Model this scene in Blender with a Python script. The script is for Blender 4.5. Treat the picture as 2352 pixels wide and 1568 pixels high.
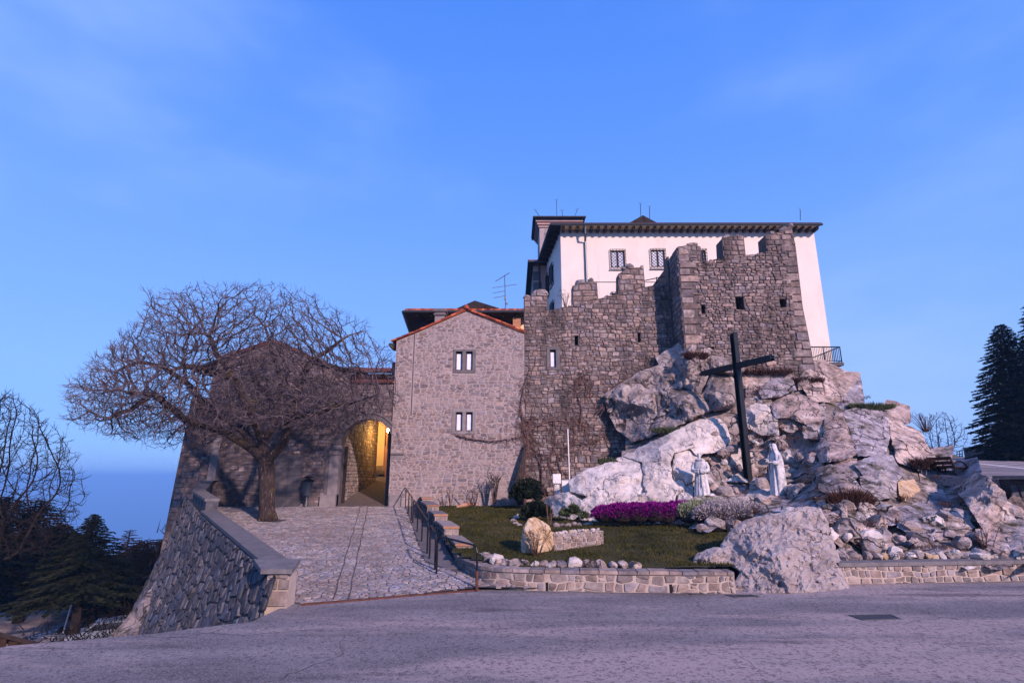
import bpy, math, random
import numpy as np
from mathutils import Vector, Matrix, noise, kdtree, geometry
for _o in list(bpy.data.objects): bpy.data.objects.remove(_o)
scn = bpy.context.scene
COL = scn.collection
PI = math.pi
# ------------------------------------------------------------------ camera
F, CX, CY = 1250.0, 1176.0, 784.0          # focal length and centre, in units of a 2352 wide picture
PITCH = math.atan(311 / F)
CP, SP = math.cos(PITCH), math.sin(PITCH)
CAMZ = 2.8
cam = bpy.data.cameras.new("camera"); camo = bpy.data.objects.new("camera", cam); COL.objects.link(camo)
cam.sensor_width = 36; cam.lens = 36 * F / 2352; cam.clip_start = 0.1; cam.clip_end = 300000
camo.location = (0, 0, CAMZ); camo.rotation_euler = (PI / 2 + PITCH, 0, 0)
scn.camera = camo
# ------------------------------------------------------------------ light
SUN_TRAVEL = Vector((-0.50, 0.80, -0.44)).normalized()
SUN_EL = math.asin(-SUN_TRAVEL.z)
SUN_STRENGTH, SUN_COL = 4.2, (1.0, 0.70, 0.66)
SKY_STRENGTH = 0.10
scn.view_settings.view_transform = 'Standard'; scn.view_settings.look = 'None'
scn.view_settings.gamma = 1; scn.view_settings.use_curve_mapping = False
scn.view_settings.exposure = 0.6
sl = bpy.data.lights.new("sun", 'SUN'); sl.energy = SUN_STRENGTH; sl.angle = math.radians(2.0); sl.color = SUN_COL
so = bpy.data.objects.new("sun", sl); COL.objects.link(so)
so.rotation_euler = SUN_TRAVEL.to_track_quat('-Z', 'Y').to_euler(); so.location = (30, -20, 30)
W = bpy.data.worlds.new("World"); scn.world = W; W.use_nodes = True
wn, wl = W.node_tree.nodes, W.node_tree.links
bg = wn['Background']; bg.inputs[1].default_value = SKY_STRENGTH
sky = wn.new('ShaderNodeTexSky'); sky.sky_type = 'NISHITA'; sky.sun_disc = False
sky.sun_elevation = SUN_EL
sky.sun_rotation = math.atan2(-SUN_TRAVEL.x, -SUN_TRAVEL.y)
sky.altitude = 600; sky.air_density = 1.0; sky.dust_density = 0.6; sky.ozone_density = 3.0
tint = wn.new('ShaderNodeMix'); tint.data_type = 'RGBA'; tint.blend_type = 'MULTIPLY'; tint.inputs[0].default_value = 1
tint.inputs[7].default_value = (0.78, 0.93, 1.45, 1)
wl.new(sky.outputs[0], tint.inputs[6])
tc = wn.new('ShaderNodeTexCoord'); mp = wn.new('ShaderNodeMapping'); mp.inputs['Scale'].default_value = (1.0, 1.0, 2.4)
mp.inputs['Rotation'].default_value = (0.25, 0.1, 0.4)
nz = wn.new('ShaderNodeTexNoise'); nz.inputs['Scale'].default_value = 1.3; nz.inputs['Detail'].default_value = 5; nz.inputs['Roughness'].default_value = 0.5
wl.new(tc.outputs['Generated'], mp.inputs[0]); wl.new(mp.outputs[0], nz.inputs['Vector'])
cr = wn.new('ShaderNodeMapRange'); cr.interpolation_type = 'SMOOTHSTEP'
cr.inputs[1].default_value = 0.45; cr.inputs[2].default_value = 0.80; cr.inputs[3].default_value = 0; cr.inputs[4].default_value = 0.75
wl.new(nz.outputs[0], cr.inputs[0])
sxz = wn.new('ShaderNodeSeparateXYZ'); wl.new(tc.outputs['Generated'], sxz.inputs[0])
gr_ = wn.new('ShaderNodeValToRGB'); el = gr_.color_ramp.elements
el[0].position = 0.0; el[0].color = (1.15, 2.5, 5.9, 1); el[1].position = 1.0; el[1].color = (.45, 1.55, 5.6, 1)
for p_, c_ in ((.05, (1.5, 3.1, 7.2)), (.16, (1.75, 3.4, 7.6)), (.34, (1.42, 3.05, 7.7)), (.52, (.95, 2.5, 7.5)), (.72, (.60, 2.0, 7.2))):
    e_ = el.new(p_); e_.color = (*c_, 1)
wl.new(sxz.outputs[2], gr_.inputs[0])
dusk = wn.new('ShaderNodeMix'); dusk.data_type = 'RGBA'; dusk.inputs[0].default_value = 0.82
wl.new(tint.outputs[2], dusk.inputs[6]); wl.new(gr_.outputs[0], dusk.inputs[7])
cl = wn.new('ShaderNodeMix'); cl.data_type = 'RGBA'; cl.inputs[7].default_value = (2.9, 4.2, 7.6, 1)
wl.new(cr.outputs[0], cl.inputs[0]); wl.new(dusk.outputs[2], cl.inputs[6]); wl.new(cl.outputs[2], bg.inputs[0])

# ------------------------------------------------------------------ helpers
def P(x, y, Y):
    u, v = (x - CX) / F, (CY - y) / F
    t = Y / (CP - v * SP)
    return Vector((u * t, Y, CAMZ + (SP + v * CP) * t))
def slope(y):
    v = (CY - y) / F
    return (SP + v * CP) / (CP - v * SP)
def PZ(x, y, z):
    return P(x, y, (z - CAMZ) / slope(y))
def ramp_z(Y):
    t = (Y - 14.0) * 1.3 / 18
    return max(0.0, t) if Y < 60 else 3
def R(x, y):                                   # the point of the ramp seen at (x, y)
    s = slope(y); k = 1.3 / 18
    Y = (CAMZ + 14 * k) / (k - s)
    return P(x, y, Y) if Y > 14 else PZ(x, y, 0.0)
def lawn_z(Y): return 0.5 + 0.05 * (Y - 15.5)
def proj(p):
    Z = p[2] - CAMZ; d = p[1] * CP + Z * SP
    return CX + F * p[0] / d, CY - F * (-p[1] * SP + Z * CP) / d

def new_obj(name, verts, faces, mat=None, parent=None, smooth=False):
    me = bpy.data.meshes.new(name)
    me.from_pydata([tuple(v) for v in verts], [], faces)
    if smooth: me.polygons.foreach_set('use_smooth', [True] * len(me.polygons))
    if mat: me.materials.append(mat)
    o = bpy.data.objects.new(name, me); COL.objects.link(o)
    if parent: o.parent = parent
    return o
def inst(name, me, M, parent=None):
    o = bpy.data.objects.new(name, me); COL.objects.link(o)
    if parent: o.parent = parent
    o.matrix_basis = M
    return o
def tag(o, label=None, cat=None, group=None, kind=None):
    if label: o['label'] = label
    if cat: o['category'] = cat
    if group: o['group'] = group
    if kind: o['kind'] = kind
    return o
def thing(name, label, cat, group=None, kind=None):
    o = bpy.data.objects.new(name, None); COL.objects.link(o); o.empty_display_size = 0.2
    return tag(o, label, cat, group, kind)
def finish_roots():
    """set every Empty at the foot of its thing while its parts stay where they are"""
    for r in [o for o in bpy.data.objects if o.type == 'EMPTY' and o.parent is None]:
        lo = [1e9] * 3; hi = [-1e9] * 3; n = 0
        for ch in r.children:
            if ch.type != 'MESH': continue
            for c in ch.bound_box:
                p = ch.matrix_basis @ Vector(c); n += 1
                for k in range(3): lo[k] = min(lo[k], p[k]); hi[k] = max(hi[k], p[k])
        if not n: continue
        loc = Vector(((lo[0] + hi[0]) / 2, (lo[1] + hi[1]) / 2, lo[2]))
        T = Matrix.Translation(-loc)
        for ch in r.children: ch.matrix_basis = T @ ch.matrix_basis
        r.location = loc
class MB:
    def __init__(s): s.v = []; s.f = []
    def add(s, verts, faces):
        n = len(s.v); s.v.extend(verts); s.f.extend([tuple(i + n for i in f) for f in faces])
    def box(s, a, b, M=None):
        x0, y0, z0 = a; x1, y1, z1 = b
        vs = [Vector(p) for p in ((x0,y0,z0),(x1,y0,z0),(x1,y1,z0),(x0,y1,z0),(x0,y0,z1),(x1,y0,z1),(x1,y1,z1),(x0,y1,z1))]
        if M: vs = [M @ p for p in vs]
        s.add(vs, [(0,3,2,1),(4,5,6,7),(0,1,5,4),(1,2,6,5),(2,3,7,6),(3,0,4,7)])
    def hexa(s, bot, top):
        n = len(bot)
        s.add(list(bot) + list(top), [tuple(range(n))[::-1], tuple(range(n, 2 * n))] + [(i, (i + 1) % n, n + (i + 1) % n, n + i) for i in range(n)])
    def tube(s, pts, rad, sides=6, cap=True):
        pts = [Vector(p) for p in pts]
        if not hasattr(rad, '__len__'): rad = [rad] * len(pts)
        n = len(pts); base = len(s.v); ref = None
        for i, p in enumerate(pts):
            d = (pts[min(i + 1, n - 1)] - pts[max(i - 1, 0)])
            d = d.normalized() if d.length > 1e-9 else Vector((0, 0, 1))
            if ref is None: ref = d.orthogonal().normalized()
            a = (ref - d * ref.dot(d))
            a = a.normalized() if a.length > 1e-6 else d.orthogonal().normalized()
            ref = a; b = d.cross(a)
            for k in range(sides):
                t = 2 * PI * k / sides
                s.v.append(p + (a * math.cos(t) + b * math.sin(t)) * rad[i])
        for i in range(n - 1):
            for k in range(sides):
                k2 = (k + 1) % sides
                s.f.append((base + i * sides + k, base + i * sides + k2, base + (i + 1) * sides + k2, base + (i + 1) * sides + k))
        if cap:
            s.f.append(tuple(base + k for k in range(sides))[::-1]); s.f.append(tuple(base + (n - 1) * sides + k for k in range(sides)))
    def lathe(s, prof, c, sides=16, M=None):
        base = len(s.v)
        for r, z in prof:
            for k in range(sides):
                t = 2 * PI * k / sides
                p = Vector((r * math.cos(t), r * math.sin(t), z))
                s.v.append((M @ p if M else p) + Vector(c))
        for i in range(len(prof) - 1):
            for k in range(sides):
                k2 = (k + 1) % sides
                s.f.append((base + i * sides + k, base + i * sides + k2, base + (i + 1) * sides + k2, base + (i + 1) * sides + k))
        s.f.append(tuple(base + k for k in range(sides))[::-1]); s.f.append(tuple(base + (len(prof) - 1) * sides + k for k in range(sides)))
    def build(s, name, mat, parent=None, smooth=False, kind=None):
        o = new_obj(name, s.v, s.f, mat, parent, smooth)
        if kind: o['kind'] = kind
        return o

# ------------------------------------------------------------------ materials
def _ramp(N, cols):
    r = N.new('ShaderNodeValToRGB'); e = r.color_ramp.elements
    n = len(cols)
    e[0].position = 0.30; e[1].position = 0.70
    e[0].color = (*cols[0], 1); e[1].color = (*cols[-1], 1)
    for i in range(1, n - 1):
        x = e.new(0.30 + 0.40 * i / (n - 1)); x.color = (*cols[i], 1)
    return r
def mk(name, cols, scale=2.0, detail=6, bump=0.3, bscale=12.0, rand=0.2, rough=0.85, tints=None, metallic=0.0,
       speck=None, cracks=None, stain=None, stretch=None, bdist=0.03, spec=0.3, moss=None):
    m = bpy.data.materials.new(name); m.use_nodes = True
    N, L = m.node_tree.nodes, m.node_tree.links
    b = N['Principled BSDF']; b.inputs['Roughness'].default_value = rough; b.inputs['Metallic'].default_value = metallic
    b.inputs['Specular IOR Level'].default_value = spec
    g = N.new('ShaderNodeNewGeometry'); vec = g.outputs['Position']
    if stretch:
        mpn = N.new('ShaderNodeMapping'); mpn.inputs['Scale'].default_value = stretch[0]; mpn.inputs['Rotation'].default_value = stretch[1]
        L.new(vec, mpn.inputs[0]); svec = mpn.outputs[0]
    else: svec = vec
    oi = N.new('ShaderNodeObjectInfo')
    ad = N.new('ShaderNodeMath'); ad.operation = 'ADD'; L.new(oi.outputs['Random'], ad.inputs[0]); L.new(g.outputs['Random Per Island'], ad.inputs[1])
    fr = N.new('ShaderNodeMath'); fr.operation = 'FRACT'; L.new(ad.outputs[0], fr.inputs[0])
    rnd = fr.outputs[0]
    n1 = N.new('ShaderNodeTexNoise'); n1.inputs['Scale'].default_value = scale; n1.inputs['Detail'].default_value = detail; n1.inputs['Roughness'].default_value = 0.62
    L.new(svec, n1.inputs['Vector'])
    r = _ramp(N, cols); L.new(n1.outputs[0], r.inputs[0]); col = r.outputs[0]
    def mix(c1, c2, fac, mode='MIX'):
        x = N.new('ShaderNodeMix'); x.data_type = 'RGBA'; x.blend_type = mode
        if isinstance(fac, float): x.inputs[0].default_value = fac
        else: L.new(fac, x.inputs[0])
        L.new(c1, x.inputs[6])
        if isinstance(c2, tuple): x.inputs[7].default_value = (*c2, 1)
        else: L.new(c2, x.inputs[7])
        return x.outputs[2]
    def thr(sc, lo, hi, det=5, vecx=None, seedv=0.0, amt=1.0):
        q = N.new('ShaderNodeTexNoise'); q.noise_dimensions = '4D'; q.inputs['W'].default_value = seedv; q.inputs['Scale'].default_value = sc; q.inputs['Detail'].default_value = det
        q.inputs['Roughness'].default_value = 0.6
        L.new(vecx or vec, q.inputs['Vector'])
        w = N.new('ShaderNodeMapRange'); w.inputs[1].default_value = lo; w.inputs[2].default_value = hi; w.inputs[4].default_value = amt
        L.new(q.outputs[0], w.inputs[0]); return w.outputs[0]
    if tints:
        rr = N.new('ShaderNodeValToRGB'); rr.color_ramp.interpolation = 'CONSTANT'
        e = rr.color_ramp.elements; e[0].color = (*tints[0], 1); e[0].position = 0; e[1].color = (*tints[1], 1); e[1].position = 1.0 / len(tints)
        for i in range(2, len(tints)):
            x = e.new(i / len(tints)); x.color = (*tints[i], 1)
        m7 = N.new('ShaderNodeMath'); m7.operation = 'MULTIPLY'; m7.inputs[1].default_value = 7.31; L.new(rnd, m7.inputs[0])
        f7 = N.new('ShaderNodeMath'); f7.operation = 'FRACT'; L.new(m7.outputs[0], f7.inputs[0]); L.new(f7.outputs[0], rr.inputs[0])
        col = mix(col, rr.outputs[0], 1.0, 'MULTIPLY')
    mr = N.new('ShaderNodeMapRange'); mr.inputs[3].default_value = 1 - rand; mr.inputs[4].default_value = 1 + rand; L.new(rnd, mr.inputs[0])
    hv = N.new('ShaderNodeHueSaturation'); L.new(mr.outputs[0], hv.inputs['Value']); L.new(col, hv.inputs['Color']); col = hv.outputs[0]
    if stain:                      # (colour, scale, lo, hi, amount, stretch)
        for si, st in enumerate(stain):
            vv = None
            if len(st) > 5:
                q = N.new('ShaderNodeMapping'); q.inputs['Scale'].default_value = st[5]; L.new(vec, q.inputs[0]); vv = q.outputs[0]
            col = mix(col, st[0], thr(st[1], st[2], st[3], 6, vv, 3.7 * si + 1, st[4]))
    if moss:                       # grows on faces that look up
        sx = N.new('ShaderNodeSeparateXYZ'); L.new(g.outputs['Normal'], sx.inputs[0])
        q = N.new('ShaderNodeMapRange'); q.inputs[1].default_value = 0.35; q.inputs[2].default_value = 0.9; L.new(sx.outputs[2], q.inputs[0])
        z = N.new('ShaderNodeMath'); z.operation = 'MULTIPLY'; L.new(q.outputs[0], z.inputs[0]); L.new(thr(1.6, 0.5, 0.62, 6, None, 9.1), z.inputs[1])
        col = mix(col, moss, z.outputs[0])
    if speck: col = mix(col, speck[0], thr(speck[1], speck[2], speck[3], 3, None, 5.5, speck[4]))
    hgt = None
    bn = N.new('ShaderNodeTexNoise'); bn.inputs['Scale'].default_value = bscale; bn.inputs['Detail'].default_value = 8; bn.inputs['Roughness'].default_value = 0.65
    L.new(svec, bn.inputs['Vector']); hgt = bn.outputs[0]
    if cracks:                     # (scale, width, colour)
        for k, (cs, cw) in enumerate(((cracks[0], cracks[1]), (cracks[0] * 3.3, cracks[1] * 1.7))):
            dn = N.new('ShaderNodeTexNoise'); dn.inputs['Scale'].default_value = cs * 1.3; dn.inputs['Detail'].default_value = 5; L.new(vec, dn.inputs['Vector'])
            vm = N.new('ShaderNodeVectorMath'); vm.operation = 'MULTIPLY_ADD'; vm.inputs[1].default_value = (0.9 / cs,) * 3
            L.new(dn.outputs['Color'], vm.inputs[0]); L.new(vec, vm.inputs[2])
            vo = N.new('ShaderNodeTexVoronoi'); vo.feature = 'DISTANCE_TO_EDGE'; vo.inputs['Scale'].default_value = cs; L.new(vm.outputs[0], vo.inputs['Vector'])
            cq = N.new('ShaderNodeMapRange'); cq.inputs[1].default_value = 0; cq.inputs[2].default_value = cw; cq.inputs[3].default_value = 1; cq.inputs[4].default_value = 0; L.new(vo.outputs[0], cq.inputs[0])
            gate = N.new('ShaderNodeMath'); gate.operation = 'MULTIPLY'; L.new(cq.outputs[0], gate.inputs[0]); L.new(thr(cs * 0.7, 0.5, 0.62, 3, None, 2.2 + k), gate.inputs[1])
            col = mix(col, cracks[2], gate.outputs[0])
            mm = N.new('ShaderNodeMath'); mm.operation = 'MULTIPLY_ADD'; mm.inputs[1].default_value = -1.2; L.new(gate.outputs[0], mm.inputs[0]); L.new(hgt, mm.inputs[2]); hgt = mm.outputs[0]
    if bump:
        bb = N.new('ShaderNodeBump'); bb.inputs['Strength'].default_value = bump; bb.inputs['Distance'].default_value = bdist
        L.new(hgt, bb.inputs['Height']); L.new(bb.outputs[0], b.inputs['Normal'])
    L.new(col, b.inputs['Base Color'])
    return m
def plain(name, col, rough=0.5, metallic=0.0, emit=None, estr=1.0):
    m = mk(name, [tuple(c * 0.9 for c in col), tuple(min(1, c * 1.1) for c in col)], 3.0, 4, 0.05, 20, 0.03, rough, metallic=metallic)
    if emit:
        b = m.node_tree.nodes['Principled BSDF']; b.inputs['Emission Color'].default_value = (*emit, 1); b.inputs['Emission Strength'].default_value = estr
    return m
ST = [(1, 1, 1), (1.08, 0.98, 0.9), (0.86, 0.9, 1.02), (1.0, 0.9, 0.86), (0.8, 0.78, 0.8), (1.15, 1.1, 1.08)]
M = {}
M['stone_house'] = mk('pale_house_stone', [(.115,.094,.094), (.20,.17,.168), (.29,.252,.248)], 5, 6, .6, 14, .30, tints=ST, stain=[((.27,.23,.225), .9, .50, .62, .75), ((.12,.10,.10), .5, .60, .72, .5, (1, 1, .6))])
M['mortar_house'] = mk('pale_lime_mortar', [(.24,.205,.203), (.33,.285,.28)], 3, 6, .4, 20, .02)
M['stone_curtain'] = mk('weathered_curtain_stone', [(.105,.083,.078), (.185,.152,.143), (.32,.275,.26)], 4, 8, .7, 11, .35, tints=ST,
                       stain=[((.025,.019,.018), 0.6, .51, .64, .85, (1.6, 1.6, .35))])
M['mortar_curtain'] = mk('dark_old_mortar', [(.05,.042,.04), (.11,.09,.085)], 4, 6, .5, 16, .02)
M['stone_gate'] = mk('dark_gate_stone', [(.075,.062,.064), (.145,.122,.123), (.25,.215,.214)], 4, 6, .6, 12, .4, tints=ST)
M['mortar_gate'] = mk('grey_gate_mortar', [(.075,.064,.067), (.13,.112,.113)], 2, 6, .5, 16, .02)
M['ashlar'] = mk('dressed_stone', [(.15,.135,.14), (.22,.20,.205)], 3, 5, .25, 20, .12)
M['ashlar_dark'] = mk('dark_dressed_stone', [(.085,.078,.082), (.13,.12,.125)], 3, 5, .3, 14, .12)
M['stone_retain'] = mk('slaty_retaining_stone', [(.03,.033,.043), (.065,.068,.083), (.12,.124,.142)], 3, 7, .8, 9, .35, tints=ST)
M['mortar_retain'] = mk('dark_retaining_mortar', [(.025,.026,.03), (.05,.05,.055)], 3, 5, .5, 12, .02)
M['coping'] = mk('weathered_coping_slab', [(.085,.082,.088), (.15,.143,.15)], 4, 7, .3, 14, .1, speck=((.24,.23,.235), 30, .62, .7, .6))
M['stone_low'] = mk('garden_wall_stone', [(.12,.103,.097), (.205,.178,.168), (.30,.265,.25)], 4, 7, .7, 10, .25, tints=ST)
M['mortar_low'] = mk('garden_wall_mortar', [(.30,.25,.215), (.40,.34,.30)], 3, 5, .4, 18, .02)
M['brick_cap'] = mk('orange_slab_edge', [(.17,.12,.09), (.33,.15,.07), (.24,.2,.18)], 3, 6, .4, 12, .2)
M['rock'] = mk('grey_limestone', [(.13,.108,.105), (.34,.298,.288), (.54,.49,.475)], 1.3, 12, 1.0, 4.6, .2, cracks=(.5, .024, (.03,.022,.02)), stretch=((1, 1, 2.4), (0, .45, .2)),
              stain=[((.62,.585,.56), 2.2, .57, .66, .85), ((.34,.22,.12), .7, .68, .76, .45), ((.09,.073,.07), 1.1, .58, .67, .65), ((.05,.04,.038), 5, .60, .68, .6), ((.03,.024,.022), 13, .60, .66, .7)], moss=(.05,.042,.015), bdist=.15, tints=ST[:4])
M['rock_fg'] = mk('pinkish_grey_bedrock', [(.22,.188,.184), (.34,.298,.288), (.43,.385,.372)], 1.2, 12, 1.0, 4.6, .05, cracks=(.45, .011, (.08,.062,.058)), stretch=((1, 1, 2.4), (0, .6, .2)), stain=[((.60,.56,.54), 7, .62, .67, .8, (1, 1, 2)), ((.28,.18,.10), .7, .68, .76, .5), ((.09,.075,.072), 3.5, .60, .68, .7)], bdist=.14)
M['rock_white'] = mk('pale_quarried_limestone', [(.34,.305,.285), (.50,.46,.435), (.64,.60,.57)], 1.0, 12, 1.0, 3.6, .1, cracks=(.42, .014, (.12,.09,.075)), stretch=((1, 1, 2.2), (0, .5, .2)),
              stain=[((.42,.27,.13), .6, .62, .74, .6), ((.24,.22,.23), 1.2, .54, .68, .6)], bdist=.13)
M['rock_dark'] = mk('weathered_dark_limestone', [(.11,.09,.086), (.25,.215,.205), (.40,.355,.34)], 1.4, 12, 1.0, 3.6, .2, cracks=(.5, .025, (.02,.015,.013)),
              stain=[((.03,.022,.02), 1.8, .56, .64, .85), ((.42,.38,.36), 2.6, .62, .7, .6), ((.26,.17,.07), .9, .66, .76, .5)], moss=(.04,.03,.012), bdist=.16)
M['rock_yellow'] = mk('ochre_boulder_stone', [(.30,.19,.10), (.42,.31,.19), (.52,.42,.30)], 1.8, 10, .9, 3.5, .08, cracks=(1.2, .02, (.08,.05,.03)),
              stain=[((.38,.19,.08), 1.0, .56, .66, .7)], bdist=.08)
M['hill_soil'] = mk('brown_hill_soil', [(.035,.028,.02), (.07,.05,.038), (.10,.085,.06)], 2.2, 8, .8, 6, .05, stain=[((.045,.05,.018), .8, .5, .62, .8)], bdist=.08)
M['asphalt'] = mk('worn_asphalt', [(.10,.092,.10), (.16,.147,.155), (.25,.225,.227)], .55, 10, .9, 40, .0, rough=.9, stretch=((.5, 1.7, 1), (0, 0, -.12)), bdist=.012,
              speck=((.50,.46,.455), 30, .53, .70, .6), cracks=(.12, .0035, (.045,.04,.044)), stain=[((.33,.265,.255), .33, .49, .58, .85, (.32, 1.5, 1)), ((.05,.045,.052), .6, .58, .66, .7, (.35, 2.0, 1)), ((.045,.04,.046), 14, .50, .62, .7), ((.055,.05,.057), 20, .56, .68, .75)])
M['cobble'] = mk('ramp_paving_stone', [(.13,.124,.132), (.22,.21,.218), (.32,.305,.313)], 2.2, 7, .5, 14, .25, rough=.7, tints=ST[:4], stain=[((.15,.12,.11), .3, .5, .66, .5)])
M['cobble_joint'] = mk('dark_joint_grit', [(.05,.042,.045), (.10,.085,.085)], 6, 6, .5, 18, .0)
M['plaster'] = mk('pale_cream_plaster', [(.60,.54,.485), (.66,.60,.54)], .7, 8, .08, 30, .0, rough=.9, stain=[((.50,.44,.40), .5, .55, .72, .5, (1.5, 1.5, .5)), ((.40,.355,.33), 1.6, .60, .76, .55, (1, 1, .10)), ((.5,.45,.42), 2.2, .70, .78, .4)])
M['plaster_side'] = M['plaster']
M['plaster_pink'] = mk('dusky_pink_plaster', [(.33,.22,.20), (.42,.28,.25)], 1, 6, .1, 20, .05)
M['plaster_cream'] = mk('yellow_cream_plaster', [(.62,.50,.28), (.70,.58,.36)], 1, 5, .1, 20, .0)
M['plaster_orange'] = mk('rusty_orange_plaster', [(.26,.10,.045), (.36,.15,.07)], 1, 5, .1, 20, .0)
M['tile'] = mk('terracotta_tile', [(.15,.035,.022), (.30,.075,.035), (.42,.14,.06)], 4, 5, .4, 16, .35, tints=[(1,1,1),(.7,.6,.6),(1.2,1.3,1.2),(.55,.42,.42),(1.1,.9,.8)])
M['tile_dark'] = mk('dark_old_tile', [(.05,.018,.018), (.12,.035,.03), (.18,.06,.045)], 4, 5, .4, 16, .35)
M['wood_dark'] = mk('dark_eave_timber', [(.012,.009,.009), (.03,.02,.018)], 6, 5, .3, 14, .1)
M['wood'] = mk('brown_window_timber', [(.025,.013,.010), (.05,.028,.018)], 8, 5, .2, 20, .1)
M['gutter'] = plain('painted_dark_gutter', (.035,.045,.055), .45, .3)
M['downpipe'] = plain('slate_blue_downpipe', (.07,.09,.11), .4, .4)
M['black_metal'] = plain('black_painted_metal', (.012,.013,.018), .35, .5)
M['cross_metal'] = mk('dark_steel_beam', [(.018,.02,.023), (.03,.034,.038)], 3, 6, .15, 20, .0, rough=.45, metallic=.6)
M['galv'] = plain('galvanised_metal', (.18,.19,.2), .4, .7)
M['rust'] = mk('rusty_drain_strip', [(.05,.02,.015), (.12,.05,.035)], 6, 5, .3, 30, .0)
M['iron'] = mk('cast_iron_cover', [(.03,.035,.045), (.055,.06,.075)], 8, 5, .5, 60, .0, rough=.5, metallic=.4)
M['paint_white'] = mk('road_marking_paint', [(.6,.6,.6), (.78,.78,.78)], 5, 6, .2, 30, .0)
M['white_box'] = plain('white_enamel', (.62,.62,.62), .45)
M['grey_box'] = plain('grey_enamel', (.36,.42,.46), .45)
M['statue'] = mk('weathered_statue_marble', [(.28,.28,.30), (.48,.48,.49), (.62,.61,.61)], 6, 8, .5, 18, .0, stain=[((.13,.13,.155), 5, .52, .64, .7, (1, 1, .35))], bdist=.012)
M['grass_soil'] = mk('lawn_turf', [(.018,.017,.006), (.034,.034,.010), (.062,.053,.019)], .9, 9, .8, 18, .0, stain=[((.12,.085,.03), .5, .6, .74, .7)], bdist=.05)
M['grass'] = mk('grass_blade', [(.022,.024,.007), (.044,.046,.012), (.08,.068,.024)], .8, 5, .0, 18, .4, stain=[((.15,.11,.045), .5, .6, .72, .8)], spec=.04)
M['heather'] = mk('magenta_heather_bloom', [(.07,.004,.07), (.17,.008,.16), (.27,.02,.25)], 9, 4, 0, 10, .4, spec=.04)
M['heather_lilac'] = mk('lilac_heather_bloom', [(.20,.08,.19), (.32,.15,.30)], 9, 4, 0, 10, .3)
M['lavender'] = mk('silvery_heath_foliage', [(.17,.15,.165), (.33,.29,.30), (.46,.41,.42)], 9, 4, 0, 10, .35)
M['lavender_green'] = mk('silvery_green_foliage', [(.16,.19,.11), (.33,.36,.24)], 9, 4, 0, 10, .35)
M['stem'] = mk('heather_stem_mass', [(.012,.009,.008), (.04,.025,.025)], 9, 4, .8, 10, .1, bdist=.1)
M['dry_brown'] = mk('dry_brown_twigs', [(.03,.016,.013), (.07,.036,.028)], 6, 4, 0, 10, .3, spec=.04)
M['leaf_dark'] = mk('dark_evergreen_leaf', [(.008,.012,.008), (.02,.03,.015)], 4, 4, 0, 10, .4, spec=.04)
M['leaf_green'] = mk('green_shrub_leaf', [(.025,.04,.015), (.06,.08,.03)], 4, 4, 0, 10, .4)
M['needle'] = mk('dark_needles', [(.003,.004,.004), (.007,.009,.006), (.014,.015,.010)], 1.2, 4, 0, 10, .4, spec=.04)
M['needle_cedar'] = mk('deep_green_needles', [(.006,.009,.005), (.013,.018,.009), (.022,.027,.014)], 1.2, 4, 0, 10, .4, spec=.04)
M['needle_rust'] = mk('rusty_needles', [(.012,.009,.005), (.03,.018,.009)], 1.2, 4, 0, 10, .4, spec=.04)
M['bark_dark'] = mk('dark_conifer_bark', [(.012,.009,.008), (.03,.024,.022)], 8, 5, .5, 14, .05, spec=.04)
M['bark'] = mk('furrowed_tree_bark', [(.012,.008,.008), (.035,.024,.022), (.10,.075,.066)], 4, 8, 1.0, 9, .05, stretch=((5, 5, .9), (0, 0, 0)), bdist=.08,
              stain=[((.13,.10,.02), 1.3, .58, .68, .6), ((.40,.33,.30), 3.5, .62, .68, .7, (5, 5, .8))])
M['twig'] = mk('pale_purple_twig', [(.04,.032,.038), (.082,.066,.075), (.155,.127,.135)], 2.5, 5, 0, 10, .1, stain=[((.10,.08,.015), 1.0, .58, .7, .6)], spec=.04)
M['vine'] = mk('bare_vine_stem', [(.06,.035,.03), (.13,.075,.065)], 4, 4, 0, 10, .2)
M['glass'] = plain('dark_window_glass', (.03,.04,.06), .08)
M['curtain_cloth'] = plain('sky_tinted_net_curtain', (.66,.70,.80), .8)  # net cloth; its bluish tint stands in for sky reflected in the panes
M['shade_black'] = plain('unlit_interior', (.01,.008,.008), .9)  # near-black colour stands in for the shade inside openings and holes
M['hazy_plain'] = mk('haze_blue_plain', [(.05,.15,.42), (.06,.17,.46)], .0005, 3, 0, 10, .0, rough=.45, spec=.4)  # blue of the distant haze is put into this colour
M['forest_floor'] = mk('dark_forest_floor', [(.008,.008,.006), (.02,.018,.012)], .3, 6, .8, 1.5, .0)
M['under'] = mk('dark_undergrowth_twigs', [(.006,.005,.004), (.016,.011,.009)], 1, 4, 0, 10, .3, spec=.04)
M['bulb'] = plain('glowing_lamp_glass', (1, .8, .4), .5, 0, (1, .62, .18), 260)
M['car_paint'] = plain('silver_blue_car_paint', (.30,.36,.48), .3, .5)
M['rubber'] = plain('black_tyre_rubber', (.012,.012,.012), .8)
M['leaf_yellow'] = plain('yellow_flower_petal', (.6,.38,.02), .7)
M['concrete'] = mk('stained_concrete', [(.055,.055,.06), (.10,.10,.105)], 1.2, 7, .4, 10, .05)
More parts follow.
